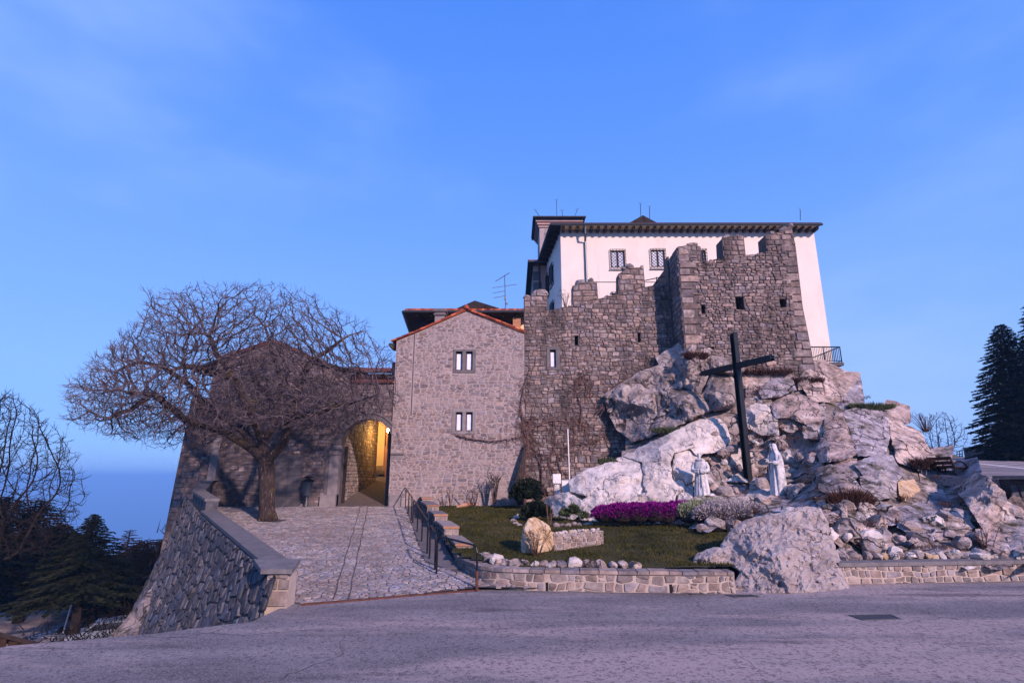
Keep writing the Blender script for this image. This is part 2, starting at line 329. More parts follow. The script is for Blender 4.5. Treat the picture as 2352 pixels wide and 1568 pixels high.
# ------------------------------------------------------------------ masonry
def clip_poly(poly, px, py, nx, ny):
    """keep the side where (p - (px,py)).n <= 0"""
    out = []; n = len(poly)
    for i in range(n):
        a = poly[i]; b = poly[(i + 1) % n]
        da = (a[0] - px) * nx + (a[1] - py) * ny; db = (b[0] - px) * nx + (b[1] - py) * ny
        if da <= 0: out.append(a)
        if (da < 0 < db) or (db < 0 < da):
            t = da / (da - db); out.append((a[0] + (b[0] - a[0]) * t, a[1] + (b[1] - a[1]) * t))
    return out
def area_c(poly):
    a = cx = cy = 0.0
    for i in range(len(poly)):
        x0, y0 = poly[i]; x1, y1 = poly[(i + 1) % len(poly)]
        c = x0 * y1 - x1 * y0; a += c; cx += (x0 + x1) * c; cy += (y0 + y1) * c
    a *= 0.5
    if abs(a) < 1e-9: return 0.0, poly[0]
    return abs(a), (cx / (6 * a), cy / (6 * a))
def voronoi(u0, v0, u1, v1, cw, ch, jit, rng, drop=0.15, rowvar=0.25):
    """irregular coursed cells in (u, v): list of (seed, polygon)"""
    nr = int((v1 - v0) / ch) + 3; nc = int((u1 - u0) / cw) + 3
    G = {}
    off = [rng.random() for _ in range(nr + 1)]
    rv = [rng.uniform(-rowvar, rowvar) for _ in range(nr + 1)]
    for r in range(nr):
        for c in range(nc):
            if rng.random() < drop: continue
            G[(r, c)] = (c - 1 + off[r] + rng.uniform(-jit, jit), r - 1 + 0.5 + rv[r] + rng.uniform(-jit, jit) * 0.8)
    out = []
    for (r, c), s in G.items():
        poly = [(s[0] - 1.7, s[1] - 1.5), (s[0] + 1.7, s[1] - 1.5), (s[0] + 1.7, s[1] + 1.5), (s[0] - 1.7, s[1] + 1.5)]
        for dr in (0, -1, 1, -2, 2):
            for dc in (0, -1, 1, -2, 2):
                q = G.get((r + dr, c + dc))
                if q is None or (dr == 0 and dc == 0): continue
                nx, ny = q[0] - s[0], q[1] - s[1]
                poly = clip_poly(poly, (q[0] + s[0]) / 2, (q[1] + s[1]) / 2, nx, ny)
                if len(poly) < 3: break
            if len(poly) < 3: break
        if len(poly) < 3: continue
        out.append([(u0 + x * cw, v0 + y * ch) for x, y in poly])
    return out
def courses(u0, v0, u1, v1, cw, ch, jit, rng, drop=0, rowvar=.3):
    """roughly squared rubble laid in wavering courses"""
    out = []; v = v0 - ch; row = 0; sd = rng.uniform(0, 99)
    def wp(u, v):
        q = Vector((u * .9 / cw * .35, v * .9 / ch * .35, sd)); a = noise.noise(q); b = noise.noise(q + Vector((7.3, 2.1, 0))); q2 = q * 2.9
        return (u + (a * .55 + .5 * noise.noise(q2)) * cw * jit, v + (b * 1.1 + .55 * noise.noise(q2 + Vector((3, 9, 1)))) * ch * jit)
    while v < v1 + ch:
        h = ch * rng.uniform(1 - rowvar, 1 + rowvar) * (1.35 if rng.random() < .12 else 1); u = u0 - cw * rng.random() * 2
        while u < u1 + cw:
            w = cw * rng.uniform(.45, 1.55) * (1.5 if rng.random() < .08 else 1); r = rng.random()
            parts = [(u, v, u + w, v + h)]
            if r < drop * .6: k = rng.uniform(.35, .65); parts = [(u, v, u + w, v + h * k), (u, v + h * k, u + w, v + h)]
            elif r < drop: k = rng.uniform(.35, .65); kk = rng.uniform(.4, .6); parts = [(u, v, u + w * kk, v + h * k), (u + w * kk, v, u + w, v + h * k), (u, v + h * k, u + w, v + h)]
            for (a, b, c, d) in parts:
                m = (a + c) / 2
                out.append([wp(a, b), wp(m, b), wp(c, b), wp(c, (b + d) / 2), wp(c, d), wp(m, d), wp(a, d), wp(a, (b + d) / 2)] if w > cw * .6 else [wp(a, b), wp(c, b), wp(c, d), wp(a, d)])
            u += w
        v += h; row += 1
    return out
def clip_to(poly, conv):
    n = len(conv)
    for i in range(n):
        a = conv[i]; b = conv[(i + 1) % n]
        ex, ey = b[0] - a[0], b[1] - a[1]
        poly = clip_poly(poly, a[0], a[1], ey, -ex)      # counter-clockwise convex
        if len(poly) < 3: return []
    return poly
def chaikin(poly, k=0.22):
    out = []; n = len(poly)
    for i in range(n):
        a = poly[i]; b = poly[(i + 1) % n]
        out.append((a[0] + (b[0] - a[0]) * k, a[1] + (b[1] - a[1]) * k)); out.append((a[0] + (b[0] - a[0]) * (1 - k), a[1] + (b[1] - a[1]) * (1 - k)))
    return out
def stone_geo(poly, c, frame, gap, prot, rng, back=0.03, round_=True):
    """one stone: a closed, slightly domed block standing proud of its bed"""
    r = math.sqrt(max(area_c(poly)[0], 1e-6) / PI)
    k = max(0.3, 1 - gap / r)
    pl = [(c[0] + (p[0] - c[0]) * k, c[1] + (p[1] - c[1]) * k) for p in poly]
    if round_ and len(pl) < 9: pl = chaikin(pl, ROUND)
    d0 = prot * rng.uniform(0.35, 1.0); tx, ty = rng.uniform(-.35, .35) * prot / r, rng.uniform(-.35, .35) * prot / r
    n = len(pl); vs = []
    for p in pl: vs.append(frame(p[0], p[1], -back))
    for p in pl:
        q = (c[0] + (p[0] - c[0]) * .86, c[1] + (p[1] - c[1]) * .86)
        vs.append(frame(q[0], q[1], d0 + tx * (p[0] - c[0]) + ty * (p[1] - c[1]) + rng.uniform(-.1, .1) * prot))
    vs.append(frame(c[0] + rng.uniform(-.2, .2) * r, c[1] + rng.uniform(-.2, .2) * r, d0 + prot * rng.uniform(0.05, .35)))
    fs = [(i, (i + 1) % n, n + (i + 1) % n, n + i) for i in range(n)] + [(n + i, n + (i + 1) % n, 2 * n) for i in range(n)]
    return vs, fs
MAXP = 290
ROUND = .13
def masonry(parent, convs, holes, cw, ch, frame, mat, seed, jit=.28, gap=.012, prot=.03, drop=.15, minarea=.25, maxp=MAXP, name='stone', rest='small_stones', rowvar=.25, filt=None, coursed=True):
    rng = random.Random(seed)
    us = [p[0] for c in convs for p in c]; vs = [p[1] for c in convs for p in c]
    cells = (courses if coursed else voronoi)(min(us), min(vs), max(us), max(vs), cw, ch, jit, rng, drop, rowvar)
    items = []
    for conv in convs:
        for poly in cells:
            q = clip_to(poly, conv)
            if len(q) < 3: continue
            a, c = area_c(q)
            if a < minarea * cw * ch * .4: continue
            bad = False
            for (hu0, hv0, hu1, hv1) in holes:
                if hu0 < c[0] < hu1 and hv0 < c[1] < hv1: bad = True; break
                x0 = min(p[0] for p in q); x1 = max(p[0] for p in q); y0 = min(p[1] for p in q); y1 = max(p[1] for p in q)
                if x1 > hu0 and x0 < hu1 and y1 > hv0 and y0 < hv1:
                    opts = [(hu0 - c[0], (hu0, 0, 1, 0)), (c[0] - hu1, (hu1, 0, -1, 0)), (hv0 - c[1], (0, hv0, 0, 1)), (c[1] - hv1, (0, hv1, 0, -1))]
                    _, (ax, ay, nx, ny) = max(opts)
                    q = clip_poly(q, ax, ay, nx, ny)
                    if len(q) < 3: bad = True; break
                    a, c = area_c(q)
            if bad or a < minarea * cw * ch * .4: continue
            if filt and not filt(c[0], c[1]): continue
            items.append((a, c, q))
    def vis(it):
        p = frame(it[1][0], it[1][1], 0)
        if p[1] < 1: return 0
        x, y = proj(p); d = p[1]
        return it[0] / d / d * (1 if -20 < x < 2372 and -20 < y < 1588 else .01)
    items.sort(key=vis, reverse=True)
    big = items[:maxp]; small = items[maxp:]
    for a, c, q in big:
        v, f = stone_geo(q, c, frame, gap, prot, rng)
        new_obj(name, v, f, mat, parent)
    if small:
        mb = MB()
        for a, c, q in small:
            v, f = stone_geo(q, c, frame, gap, prot, rng)
            mb.add(v, f)
        mb.build(rest, mat, parent, kind='stuff')
def frontal(Y, sgn=1):
    return lambda u, v, d: Vector((u, Y - d, v))
def panel(name, outline, holes, frame, depth, mat, parent, back=True):
    """a wall body: front face with openings, reveals through its thickness, back face"""
    loops = [outline] + holes
    tri = geometry.tessellate_polygon([[Vector((p[0], p[1], 0)) for p in l] for l in loops])
    flat = [p for l in loops for p in l]
    n = len(flat)
    vs = [frame(p[0], p[1], 0) for p in flat] + [frame(p[0], p[1], -depth) for p in flat]
    fs = []
    for t in tri:
        fs.append(tuple(t)); fs.append((t[2] + n, t[1] + n, t[0] + n))
    k = 0
    for l in loops:
        m = len(l)
        for i in range(m): a = k + i; b = k + (i + 1) % m; fs.append((a, b, b + n, a + n))
        k += m
    return new_obj(name, vs, fs, mat, parent)
def rect(x0, y0, x1, y1): return [(x0, y0), (x1, y0), (x1, y1), (x0, y1)]
def px2(pts, Y): return [(P(x, y, Y).x, P(x, y, Y).z) for x, y in pts]
def ccw(poly):
    s = sum(poly[i][0] * poly[(i + 1) % len(poly)][1] - poly[(i + 1) % len(poly)][0] * poly[i][1] for i in range(len(poly)))
    return poly if s > 0 else poly[::-1]
# ------------------------------------------------------------------ rocks
_ico = {}
def ico(sub):
    if sub not in _ico:
        import bmesh
        bm = bmesh.new(); bmesh.ops.create_icosphere(bm, subdivisions=sub, radius=1)
        bm.verts.ensure_lookup_table()
        _ico[sub] = (np.array([v.co[:] for v in bm.verts]), [tuple(v.index for v in f.verts) for f in bm.faces]); bm.free()
    return _ico[sub]
def rock_mesh(name, seed, sub=3, nplanes=13, rough=.05, mat=None, dmin=.55, fine=.02):
    rg = np.random.RandomState(seed); V, Fc = ico(sub)
    n = rg.normal(size=(nplanes, 3)); n /= np.linalg.norm(n, axis=1)[:, None]
    d = rg.uniform(dmin, 1.0, nplanes)
    dots = V @ n.T
    r = np.where(dots > .05, d / np.maximum(dots, .05), 9).min(axis=1)
    r = np.minimum(r, 1.12)
    pts = V * r[:, None]
    out = []
    for p in pts:
        q = Vector(p)
        k = rough * noise.fractal(q * 2.2 + Vector((seed * 3.1, 0, 0)), 1.0, 2.0, 4) + fine * noise.noise(q * 11 + Vector((seed, 5, 0)))
        out.append(q * (1 + k))
    me = bpy.data.meshes.new(name); me.from_pydata(out, [], Fc)
    if mat: me.materials.append(mat)
    return me
def smooth_by_angle(me, ang=35):
    me.polygons.foreach_set('use_smooth', [True] * len(me.polygons))
    try: me.set_sharp_from_angle(angle=math.radians(ang))
    except Exception: pass
ROCKS = {k: [rock_mesh('boulder', i + 10, 3, 12 + i % 5, .10, M[k]) for i in range(8)] for k in ('rock', 'rock_white', 'rock_dark')}
ROCKS['rock_yellow'] = [rock_mesh('boulder', 77, 3, 12, .1, M['rock_yellow'])]
LOW = {k: [rock_mesh('stone', i + 40, 2, 8, .10, M[k], dmin=.42) for i in range(6)] for k in ('rock', 'rock_white', 'rock_yellow', 'stone_low', 'rock_dark')}
for _l in list(ROCKS.values()):
    for _m in _l: smooth_by_angle(_m, 24)
for _l in list(LOW.values()):
    for _m in _l: smooth_by_angle(_m, 18)
def rock_at(p, rx, rz, ry, tilt, me, parent, name='boulder', yaw=0.0, spin=None, rng=random):
    s = spin if spin is not None else Matrix.Rotation(rng.uniform(0, 6.28), 4, rng.choice('XYZ')) @ Matrix.Rotation(rng.uniform(0, 6.28), 4, 'Y')
    Mx = Matrix.Translation(p) @ Matrix.Rotation(yaw, 4, 'Z') @ Matrix.Rotation(-tilt, 4, 'Y') @ Matrix.Diagonal((rx, ry, rz, 1)) @ s
    return inst(name, me, Mx, parent)

# ================================================================== SETTING
# ------------------------------------------------------------------ land and far hazy plain
def edge_x(Y):                                   # western rim of road and ramp; the hill drops beyond it
    pts = [(-200, -30), (-10, -12.5), (8, -9.6), (10.3, -8.6), (11, -6.6), (12, -5.3), (13.4, -5.4), (23.2, -13), (31, -18), (60, -20), (400, -20)]
    for (a, xa), (b, xb) in zip(pts, pts[1:]):
        if Y <= b: return xa + (xb - xa) * (Y - a) / (b - a)
    return -20
def ground_z(X, Y):
    d = edge_x(Y) - X
    t = min(1, max(0, (d - .1) / 3.2)); t = t * t * (3 - 2 * t)
    z = -0.7 + t * -7.4
    r = math.hypot(X + 25, Y - 35)
    fall = max(0, r - 62)
    if X > 15 and Y > 10: z += min(2.6, (X - 15) * .2)
    z -= min(900, fall * .42 + fall * fall * .0006)
    if d > 9 and fall == 0: z += .25 * noise.noise(Vector((X * .15, Y * .15, 0)))
    return z
xs = [-6000, -2500, -1200, -600, -300, -180] + [x for x in range(-120, -30, 5)] + [x * 1.0 for x in range(-30, 2, 1)] + [6, 12, 20, 28, 36, 50, 70, 100, 150, 300, 600, 1200, 2500, 6000]
ys = [-6000, -2500, -1000, -400, -200, -100, -50, -25] + [y * 1.0 for y in range(-12, 36, 1)] + [y for y in range(38, 100, 5)] + [120, 160, 220, 300, 450, 700, 1200, 2500, 6000]
gv = [(x, y, ground_z(x, y)) for y in ys for x in xs]
nx_ = len(xs)
new_obj('ground', gv, [(j * nx_ + i, j * nx_ + i + 1, (j + 1) * nx_ + i + 1, (j + 1) * nx_ + i) for j in range(len(ys) - 1) for i in range(nx_ - 1)], M['forest_floor'], smooth=True)['kind'] = 'structure'
sv = [(0, 0, -640)]; SR = [900, 4000, 20000, 90000]; sf = []
for ri, r in enumerate(SR):
    for k in range(48): sv.append((r * math.cos(k * PI / 24), r * math.sin(k * PI / 24), -640))
for k in range(48):
    sf.append((0, 1 + k, 1 + (k + 1) % 48))
    for ri in range(len(SR) - 1):
        a = 1 + ri * 48; b = a + 48; sf.append((a + k, b + k, b + (k + 1) % 48, a + (k + 1) % 48))
new_obj('hazy_plain', sv, sf, M['hazy_plain'])['kind'] = 'structure'  # added flat disc standing in for the hazy distance
# ------------------------------------------------------------------ road
low_edge = [R(1046, 1293), R(1095, 1330), P(1147, 1344, 15.2), PZ(1249, 1356, 0), PZ(1400, 1359, 0), PZ(1550, 1361, 0), PZ(1690, 1362, 0)]
ramp_front = [Vector((-4.72, 13.35, 0)), PZ(700, 1389, 0), PZ(900, 1372, 0), PZ(1100, 1355, 0), PZ(1250, 1357, 0)]
rim = [(-30, -60), (-12.5, -10), (-9.8, 8), (-8.6, 10.3), (-6.6, 11.05), (-5.2, 11.95), (-5.1, 13.2)]
road = [(-6, -60)] + rim[1:]
rd = [Vector((x, y, 0)) for x, y in rim] + [Vector((-5.1, 13.35, 0)), Vector((-4, 14.3, 0)), Vector((0, 16.2, 0)), Vector((9, 16.2, 0)), Vector((60, 17.3, 0)), Vector((60, -60, 0))]
pl = [[Vector((p.x, p.y, 0)) for p in rd]]
tri = geometry.tessellate_polygon(pl)
n = len(rd)
road_o = new_obj('road', [(p.x, p.y, 0) for p in rd] + [(p.x, p.y, -8.6) for p in rd], [tuple(t) for t in tri] + [(i, (i + 1) % n, n + (i + 1) % n, n + i) for i in range(n)], M['asphalt'])
road_o['kind'] = 'structure'
# pit covers
def cover(pts, label, cat='manhole cover'):
    q = [PZ(x, y, .004) for x, y in pts]
    t = thing('pit_cover', label, cat)
    mb = MB(); mb.hexa([p + Vector((0, 0, -.03)) for p in q], [p + Vector((0, 0, .004)) for p in q]); mb.build('lid', M['iron'], t)
    mb = MB(); c = sum(q, Vector()) / 4
    o = [c + (p - c) * 1.07 for p in q]
    for i in range(4):
        a, b = o[i], o[(i + 1) % 4]; a2, b2 = q[i], q[(i + 1) % 4]
        mb.hexa([a - Vector((0, 0, .02)), b - Vector((0, 0, .02)), b2 - Vector((0, 0, .02)), a2 - Vector((0, 0, .02))], [v + Vector((0, 0, .012)) for v in (a, b, b2, a2)])
    mb.build('rim', M['concrete'], t)
cover([(1953, 1412.5), (2043, 1411), (2068, 1421), (1985, 1423.5)], 'large dark rectangular iron pit cover set in the open asphalt', 'pit cover')
cover([(1668, 1366), (1722, 1365.5), (1745, 1370), (1690, 1371.5)], 'narrow dark pit cover close to the foot of the big grey rock', 'pit cover')
cover([(1580, 1362.5), (1608, 1362.3), (1618, 1365), (1590, 1365.6)], 'small pale pit cover at the foot of the curved garden wall', 'pit cover')
# ------------------------------------------------------------------ ramp and its paving
def ramp_left(Y):
    if Y < 13.4: return -4.7
    if Y < 23.2: return -4.9 + (Y - 13.4) / 9.8 * -7.1
    return -12.0 + (Y - 23.2) / 7.8 * -4.4
stepline = [R(1046, 1293), P(970, 1150, 30.8)]
def ramp_right(Y):
    a, b = stepline
    if Y < a.y:
        if Y < 15.0: return .6
        return a.x + (a.y - Y) * .95
    return a.x + (b.x - a.x) * (Y - a.y) / (b.y - a.y)
def front_y(X):                                   # the rusty strip where ramp meets road
    for a, b in zip(ramp_front, ramp_front[1:]):
        if X <= b.x: return a.y + (b.y - a.y) * max(0, (X - a.x) / (b.x - a.x))
    return ramp_front[-1].y
GATE_Y = 31.15
rows = [13.0 + .5 * i for i in range(37)] + [31.4]
rv_ = []; rf_ = []
for j, Y in enumerate(rows):
    for i in range(13):
        X = ramp_left(Y) + (ramp_right(Y) - ramp_left(Y)) * i / 12
        Yy = max(Y, front_y(X)); rv_.append((X, Yy, ramp_z(Yy) + .006))
for j in range(len(rows) - 1):
    for i in range(12): a = j * 13 + i; rf_.append((a, a + 1, a + 14, a + 13))
ramp_o = new_obj('ramp', rv_, rf_, M['cobble_joint']); ramp_o['kind'] = 'structure'
def cob_frame(u, v, d): return Vector((u, v, ramp_z(v) + .010 + d))
def in_ramp(u, v):
    if not (ramp_left(v) + .05 < u < ramp_right(v) - .05 and v > front_y(u) + .08 and v < 31.0): return False
    if v > 16.5 and u > ramp_right(v) - .95: return False      # smooth gutter under the steps
    return math.hypot(u + 10.75, v - 26) > .5
masonry(ramp_o, [[(-17, 13), (2, 13), (2, 31.1), (-17, 31.1)]], [], .165, .115, cob_frame, M['cobble'], 5, jit=.38, gap=.008, prot=.02, drop=.12, name='paving_stone', rest='paving_stones', filt=in_ramp, coursed=False)
# concrete gutter lane
mb = MB()
for j in range(14):
    Y0 = 16.9 + j * 1.02; Y1 = Y0 + 1.0
    a = [Vector((ramp_right(y) - w, y, ramp_z(y) + .006)) for y, w in ((Y0, .9), (Y0, .02), (Y1, .02), (Y1, .9))]
    mb.hexa(a, [p + Vector((0, 0, .022)) for p in a])
mb.build('gutter_slab', M['ashlar_dark'], ramp_o)
# long straight joints in the paving
for (xa, ya, xb, yb) in ((764, 1381, 828, 1164), (800, 1379, 845, 1164)):
    A_, B_ = R(xa, ya), R(xb, yb); m = MB(); n = 18
    for k in range(n):
        a = A_.lerp(B_, k / n) + Vector((.02 * math.sin(k * 2.1), 0, 0)); b = A_.lerp(B_, (k + 1) / n) + Vector((.02 * math.sin((k + 1) * 2.1), 0, 0)); a.z = ramp_z(a.y) + .034; b.z = ramp_z(b.y) + .034; w = Vector((.016, 0, 0))
        m.add([a - w, a + w, b + w, b - w], [(0, 1, 2, 3)])
    m.build('paving_joint', M['cobble_joint'], ramp_o)
# rusty strip
mb = MB()
for a, b in zip(ramp_front[:-1], ramp_front[1:-1]):
    d = (b - a).normalized(); nn = Vector((-d.y, d.x, 0)) * .055
    mb.hexa([a - nn - Vector((0, 0, .03)), b - nn - Vector((0, 0, .03)), b + nn - Vector((0, 0, .03)), a + nn - Vector((0, 0, .03))],
            [a - nn + Vector((0, 0, .03)), b - nn + Vector((0, 0, .03)), b + nn + Vector((0, 0, .034)), a + nn + Vector((0, 0, .034))])
tag(mb.build('drain_channel', M['rust']), 'rusty metal drain strip crossing the foot of the paved ramp', 'drain')
# ------------------------------------------------------------------ lawn
lawn_pts = [p.copy() for p in low_edge]
LB = [(-1.75, 17.7), (-4.85, 30.95), (2.2, 30.95), (4, 27.5), (9, 24.5), (8.2, 18), (6.2, 15.6), (1.2, 15.2), (-.3, 15.7), (-1.3, 16.8)]
def lawn_h(X, Y): return lawn_z(Y) + .03 * noise.noise(Vector((X * .8, Y * .8, 0)))
def inside(px, py, poly):
    c = False; n = len(poly)
    for i in range(n):
        x0, y0 = poly[i]; x1, y1 = poly[i - 1]
        if (y0 > py) != (y1 > py) and px < (x1 - x0) * (py - y0) / (y1 - y0) + x0: c = not c
    return c
lv = []; lf = []; NX, NY = 46, 46
for j in range(NY + 1):
    Y = 15.0 + 16.0 * j / NY
    for i in range(NX + 1):
        X = -5.2 + 15.5 * i / NX; lv.append((X, Y, lawn_h(X, Y)))
for j in range(NY):
    for i in range(NX):
        a = j * (NX + 1) + i; X = -5.2 + 15.5 * (i + .5) / NX; Y = 15 + 16 * (j + .5) / NY
        if inside(X, Y, LB): lf.append((a, a + 1, a + NX + 2, a + NX + 1))
lawn = new_obj('lawn', lv, lf, M['grass_soil'], smooth=True); lawn['kind'] = 'structure'
rg = np.random.RandomState(3)
def blades(n, hmin, hmax, sel, zf, w=.012):
    V = []; Fs = []
    while n > 0:
        X = rg.uniform(-5.2, 10.3); Y = 15.2 + 15.6 * rg.uniform() ** 1.2; n -= 1
        if not sel(X, Y): continue
        k = .6 + .8 * (noise.noise(Vector((X * 1.2, Y * 1.2, 3))) + .5)
        h = rg.uniform(hmin, hmax) * k; a = rg.uniform(0, 6.28); z = zf(X, Y) - .01; l = rg.uniform(-.5, .5) * h; l2 = rg.uniform(-.5, .5) * h
        b = len(V); ww = w * (Y / 16)
        V += [(X - ww * math.cos(a), Y - ww * math.sin(a), z), (X + ww * math.cos(a), Y + ww * math.sin(a), z), (X + l, Y + l2, z + h)]
        Fs.append((b, b + 1, b + 2))
    return V, Fs
V_, F_ = blades(95000, .03, .09, lambda x, y: inside(x, y, LB), lawn_h)
g = new_obj('grass', V_, F_, M['grass']); tag(g, 'short mown winter grass with brown patches on the garden lawn', 'grass', kind='stuff')
# ================================================================== BUILDINGS
def timber_window(parent, x0, z0, x1, z1, Y, cloth=True, frame_w=.05):
    """a sash set back in its opening, with a net curtain behind the glass"""
    w = MB(); f = frame_w
    w.box((x0, Y, z0), (x0 + f, Y + .06, z1)); w.box((x1 - f, Y, z0), (x1, Y + .06, z1)); w.box((x0 + f, Y, z0), (x1 - f, Y + .06, z0 + f)); w.box((x0 + f, Y, z1 - f), (x1 - f, Y + .06, z1))
    wo = w.build('window', M['wood'], parent)
    g = MB()
    if cloth:
        n = 10; xa, xb = x0 + f, x1 - f
        for i in range(n):
            a = xa + (xb - xa) * i / n; b = xa + (xb - xa) * (i + 1) / n
            dy0 = .012 * math.sin(i * 2.1); dy1 = .012 * math.sin((i + 1) * 2.1)
            g.add([Vector((a, Y + .05 + dy0, z0 + f)), Vector((b, Y + .05 + dy1, z0 + f)), Vector((b, Y + .05 + dy1, z1 - f * 2.4)), Vector((a, Y + .05 + dy0, z1 - f * 2.4))], [(0, 1, 2, 3)])
        g.build('net_curtain', M['curtain_cloth'], wo)
    g = MB(); g.box((x0 - .02, Y + .12, z0 - .02), (x1 + .02, Y + .14, z1 + .02)); g.build('pane', M['glass'], wo)
    return wo
def stone_surround(parent, x0, z0, x1, z1, opens, Y, mat, t=.04):
    """lintel, sill, jambs and mullion of dressed stone; opens = [(xa, xb, za, zb)]"""
    za, zb = opens[0][2], opens[0][3]
    def piece(nm, a, b, c, d):
        m = MB(); m.box((a, Y - t, b), (c, Y + .2, d)); m.build(nm, mat, parent)
    piece('lintel', x0, zb + .002, x1, z1); piece('sill', x0, z0, x1, za - .002)
    piece('jamb', x0, za, opens[0][0], zb); piece('jamb', opens[-1][1], za, x1, zb)
    for p, q in zip(opens, opens[1:]): piece('mullion', p[1], za, q[0], zb)
def verge_tiles(parent, pts, Y, n, mat, r=.09, depth=.35, over=.12):
    """barrel tiles laid along the sloping edge of a gable, pts = (x, z) polyline"""
    L = [0]
    for a, b in zip(pts, pts[1:]): L.append(L[-1] + math.hypot(b[0] - a[0], b[1] - a[1]))
    rng = random.Random(len(pts) * 7 + n)
    for i in range(n):
        s0 = L[-1] * i / n; s1 = L[-1] * (i + 1.12) / n
        def at(s):
            s = min(s, L[-1] - 1e-4)
            for k in range(len(L) - 1):
                if s <= L[k + 1]: t = (s - L[k]) / (L[k + 1] - L[k]); return (pts[k][0] + (pts[k + 1][0] - pts[k][0]) * t, pts[k][1] + (pts[k + 1][1] - pts[k][1]) * t)
            return pts[-1]
        a, b = at(s0), at(s1); d = Vector((b[0] - a[0], 0, b[1] - a[1])); dn = d.normalized(); up = Vector((-dn.z, 0, dn.x))
        if up.z < 0: up = -up
        rr = r * rng.uniform(.92, 1.08); vs = []; fs = []
        A = Vector((a[0], Y - over, a[1])) + up * (.02 + rng.uniform(0, .015)); B = Vector((b[0], Y - over, b[1])) + up * (.02 if b[1] > a[1] else .05)
        if a[1] > b[1]: A += up * .0
        for p, q in ((A, rr), (B, rr * .86)):
            for k in range(7):
                t = PI * k / 6; vs.append(p + Vector((0, 1, 0)) * (-math.cos(t) * q + q * .6) + up * (math.sin(t) * q))
            vs.append(p + Vector((0, 1, 0)) * (q * 1.5) - up * .03); vs.append(p + Vector((0, 1, 0)) * (-q * .4) - up * .03)
        for k in range(9): fs.append((k, (k + 1) % 9, 9 + (k + 1) % 9, 9 + k))
        fs.append(tuple(range(9))[::-1]); fs.append(tuple(range(9, 18)))
        new_obj('tile', vs, fs, mat, parent)
def roof_slab(parent, pts, th, mat, name='roof'):
    m = MB(); m.hexa([Vector(p) - Vector((0, 0, th)) for p in pts], [Vector(p) for p in pts]); return m.build(name, mat, parent)
# ------------------------------------------------------------------ stone house
HY = 31.0
house = thing('stone_house', 'gabled pale rubble stone house with two pairs of small windows beside the gate', 'house')
hg = [(911, 783), (953, 766), (1072, 715), (1199, 764)]
H = px2(hg, HY)
xl, xr = H[0][0], P(1204, 765, HY).x
zb = .9
opU = [(1046.5, 1062), (1070, 1085.5)]
def zof(y): return P(1065, y, HY).z
def xof(x, y): return P(x, y, HY).x
UW = (xof(1041, 829), zof(856), xof(1093, 829), zof(802)); LW = (xof(1038, 967), zof(997), xof(1093, 967), zof(938))
holes = [rect(UW[0] + .03, UW[1] + .03, UW[2] - .03, UW[3] - .03), rect(LW[0] + .03, LW[1] + .03, LW[2] - .03, LW[3] - .03)]
outl = [(xl, zb), (xr, zb), (xr, H[3][1]), H[2], H[1], H[0]]
outl = ccw(outl)
panel('wall', outl, [h[::-1] for h in holes], frontal(HY), .6, M['mortar_house'], house)
convs = [ccw([(xl, zb), (xr, zb), (xr, H[3][1]), H[2], H[1], H[0]])]
hh = [UW, LW]
gapx = (xof(953, 766) - .05, xof(953, 766) + .05)
masonry(house, convs, hh + [(gapx[0], 6.2, gapx[1], 11.5)], .36, .15, frontal(HY), M['stone_house'], 11, jit=.75, gap=.019, prot=.022, drop=.3, rowvar=.5)
m = MB(); m.tube([Vector(((gapx[0] + gapx[1]) / 2, HY - .02, z)) for z in (11.0, 9, 7.5, 6.2)], .03, 6); m.build('crack_seam', M['mortar_gate'], house)
for (x0, z0, x1, z1), mt in ((UW, M['ashlar_dark']), (LW, M['stone_low'])):
    yy = 829 if mt is M['ashlar_dark'] else 967
    y0, y1 = (850, 807) if yy == 829 else (989.5, 946)
    ops = [(xof(a, yy), xof(b, yy), zof(y0), zof(y1)) for a, b in opU]
    stone_surround(house, x0, z0, x1, z1, ops, HY, M['ashlar'] if yy == 967 else M['ashlar_dark'])
    for o in ops: timber_window(house, o[0] + .004, o[2] + .004, o[1] - .004, o[3] - .004, HY + .1)
# roof behind the gable, sides
apex = Vector((H[2][0], HY, H[2][1] + .1)); Lf = Vector((H[0][0] - .25, HY, H[0][1])); Rt = Vector((xr + .02, HY, H[3][1] + .02)); bk = Vector((0, 6.0, 0))
kn = Vector((H[1][0], HY, H[1][1] + .08))
for a, b in ((Lf, kn), (kn, apex), (apex, Rt)):
    roof_slab(house, [a - Vector((0, .1, 0)), b - Vector((0, .1, 0)), b + bk, a + bk], .06, M['tile'])
m = MB(); m.box((xl, HY + .62, zb), (xl + .4, HY + 6, H[0][1] - .15)); m.box((xl + .42, HY + 5.6, zb), (xr, HY + 6, H[3][1] - .1)); m.build('side_wall', M['mortar_house'], house)
verge_tiles(house, [(H[0][0] - .3, H[0][1] - .06), (H[1][0], H[1][1] + .05)], HY, 4, M['tile'])
verge_tiles(house, [(H[1][0] + .05, H[1][1] + .06), (H[2][0], H[2][1] + .09)], HY, 10, M['tile'])
verge_tiles(house, [(xr + .02, H[3][1] + .05), (H[2][0], H[2][1] + .09)], HY, 12, M['tile'])
m = MB(); m.lathe([(.14, 0), (.16, .1), (.09, .2), (.03, .28)], apex + Vector((0, -.12, .02)), 8); m.build('ridge_cap', M['tile'], house)
m = MB(); m.box((H[0][0] - .42, HY - .15, H[0][1] - .32), (H[0][0] - .14, HY + 1.2, H[0][1] - .16)); m.build('gutter', M['gutter'], house)
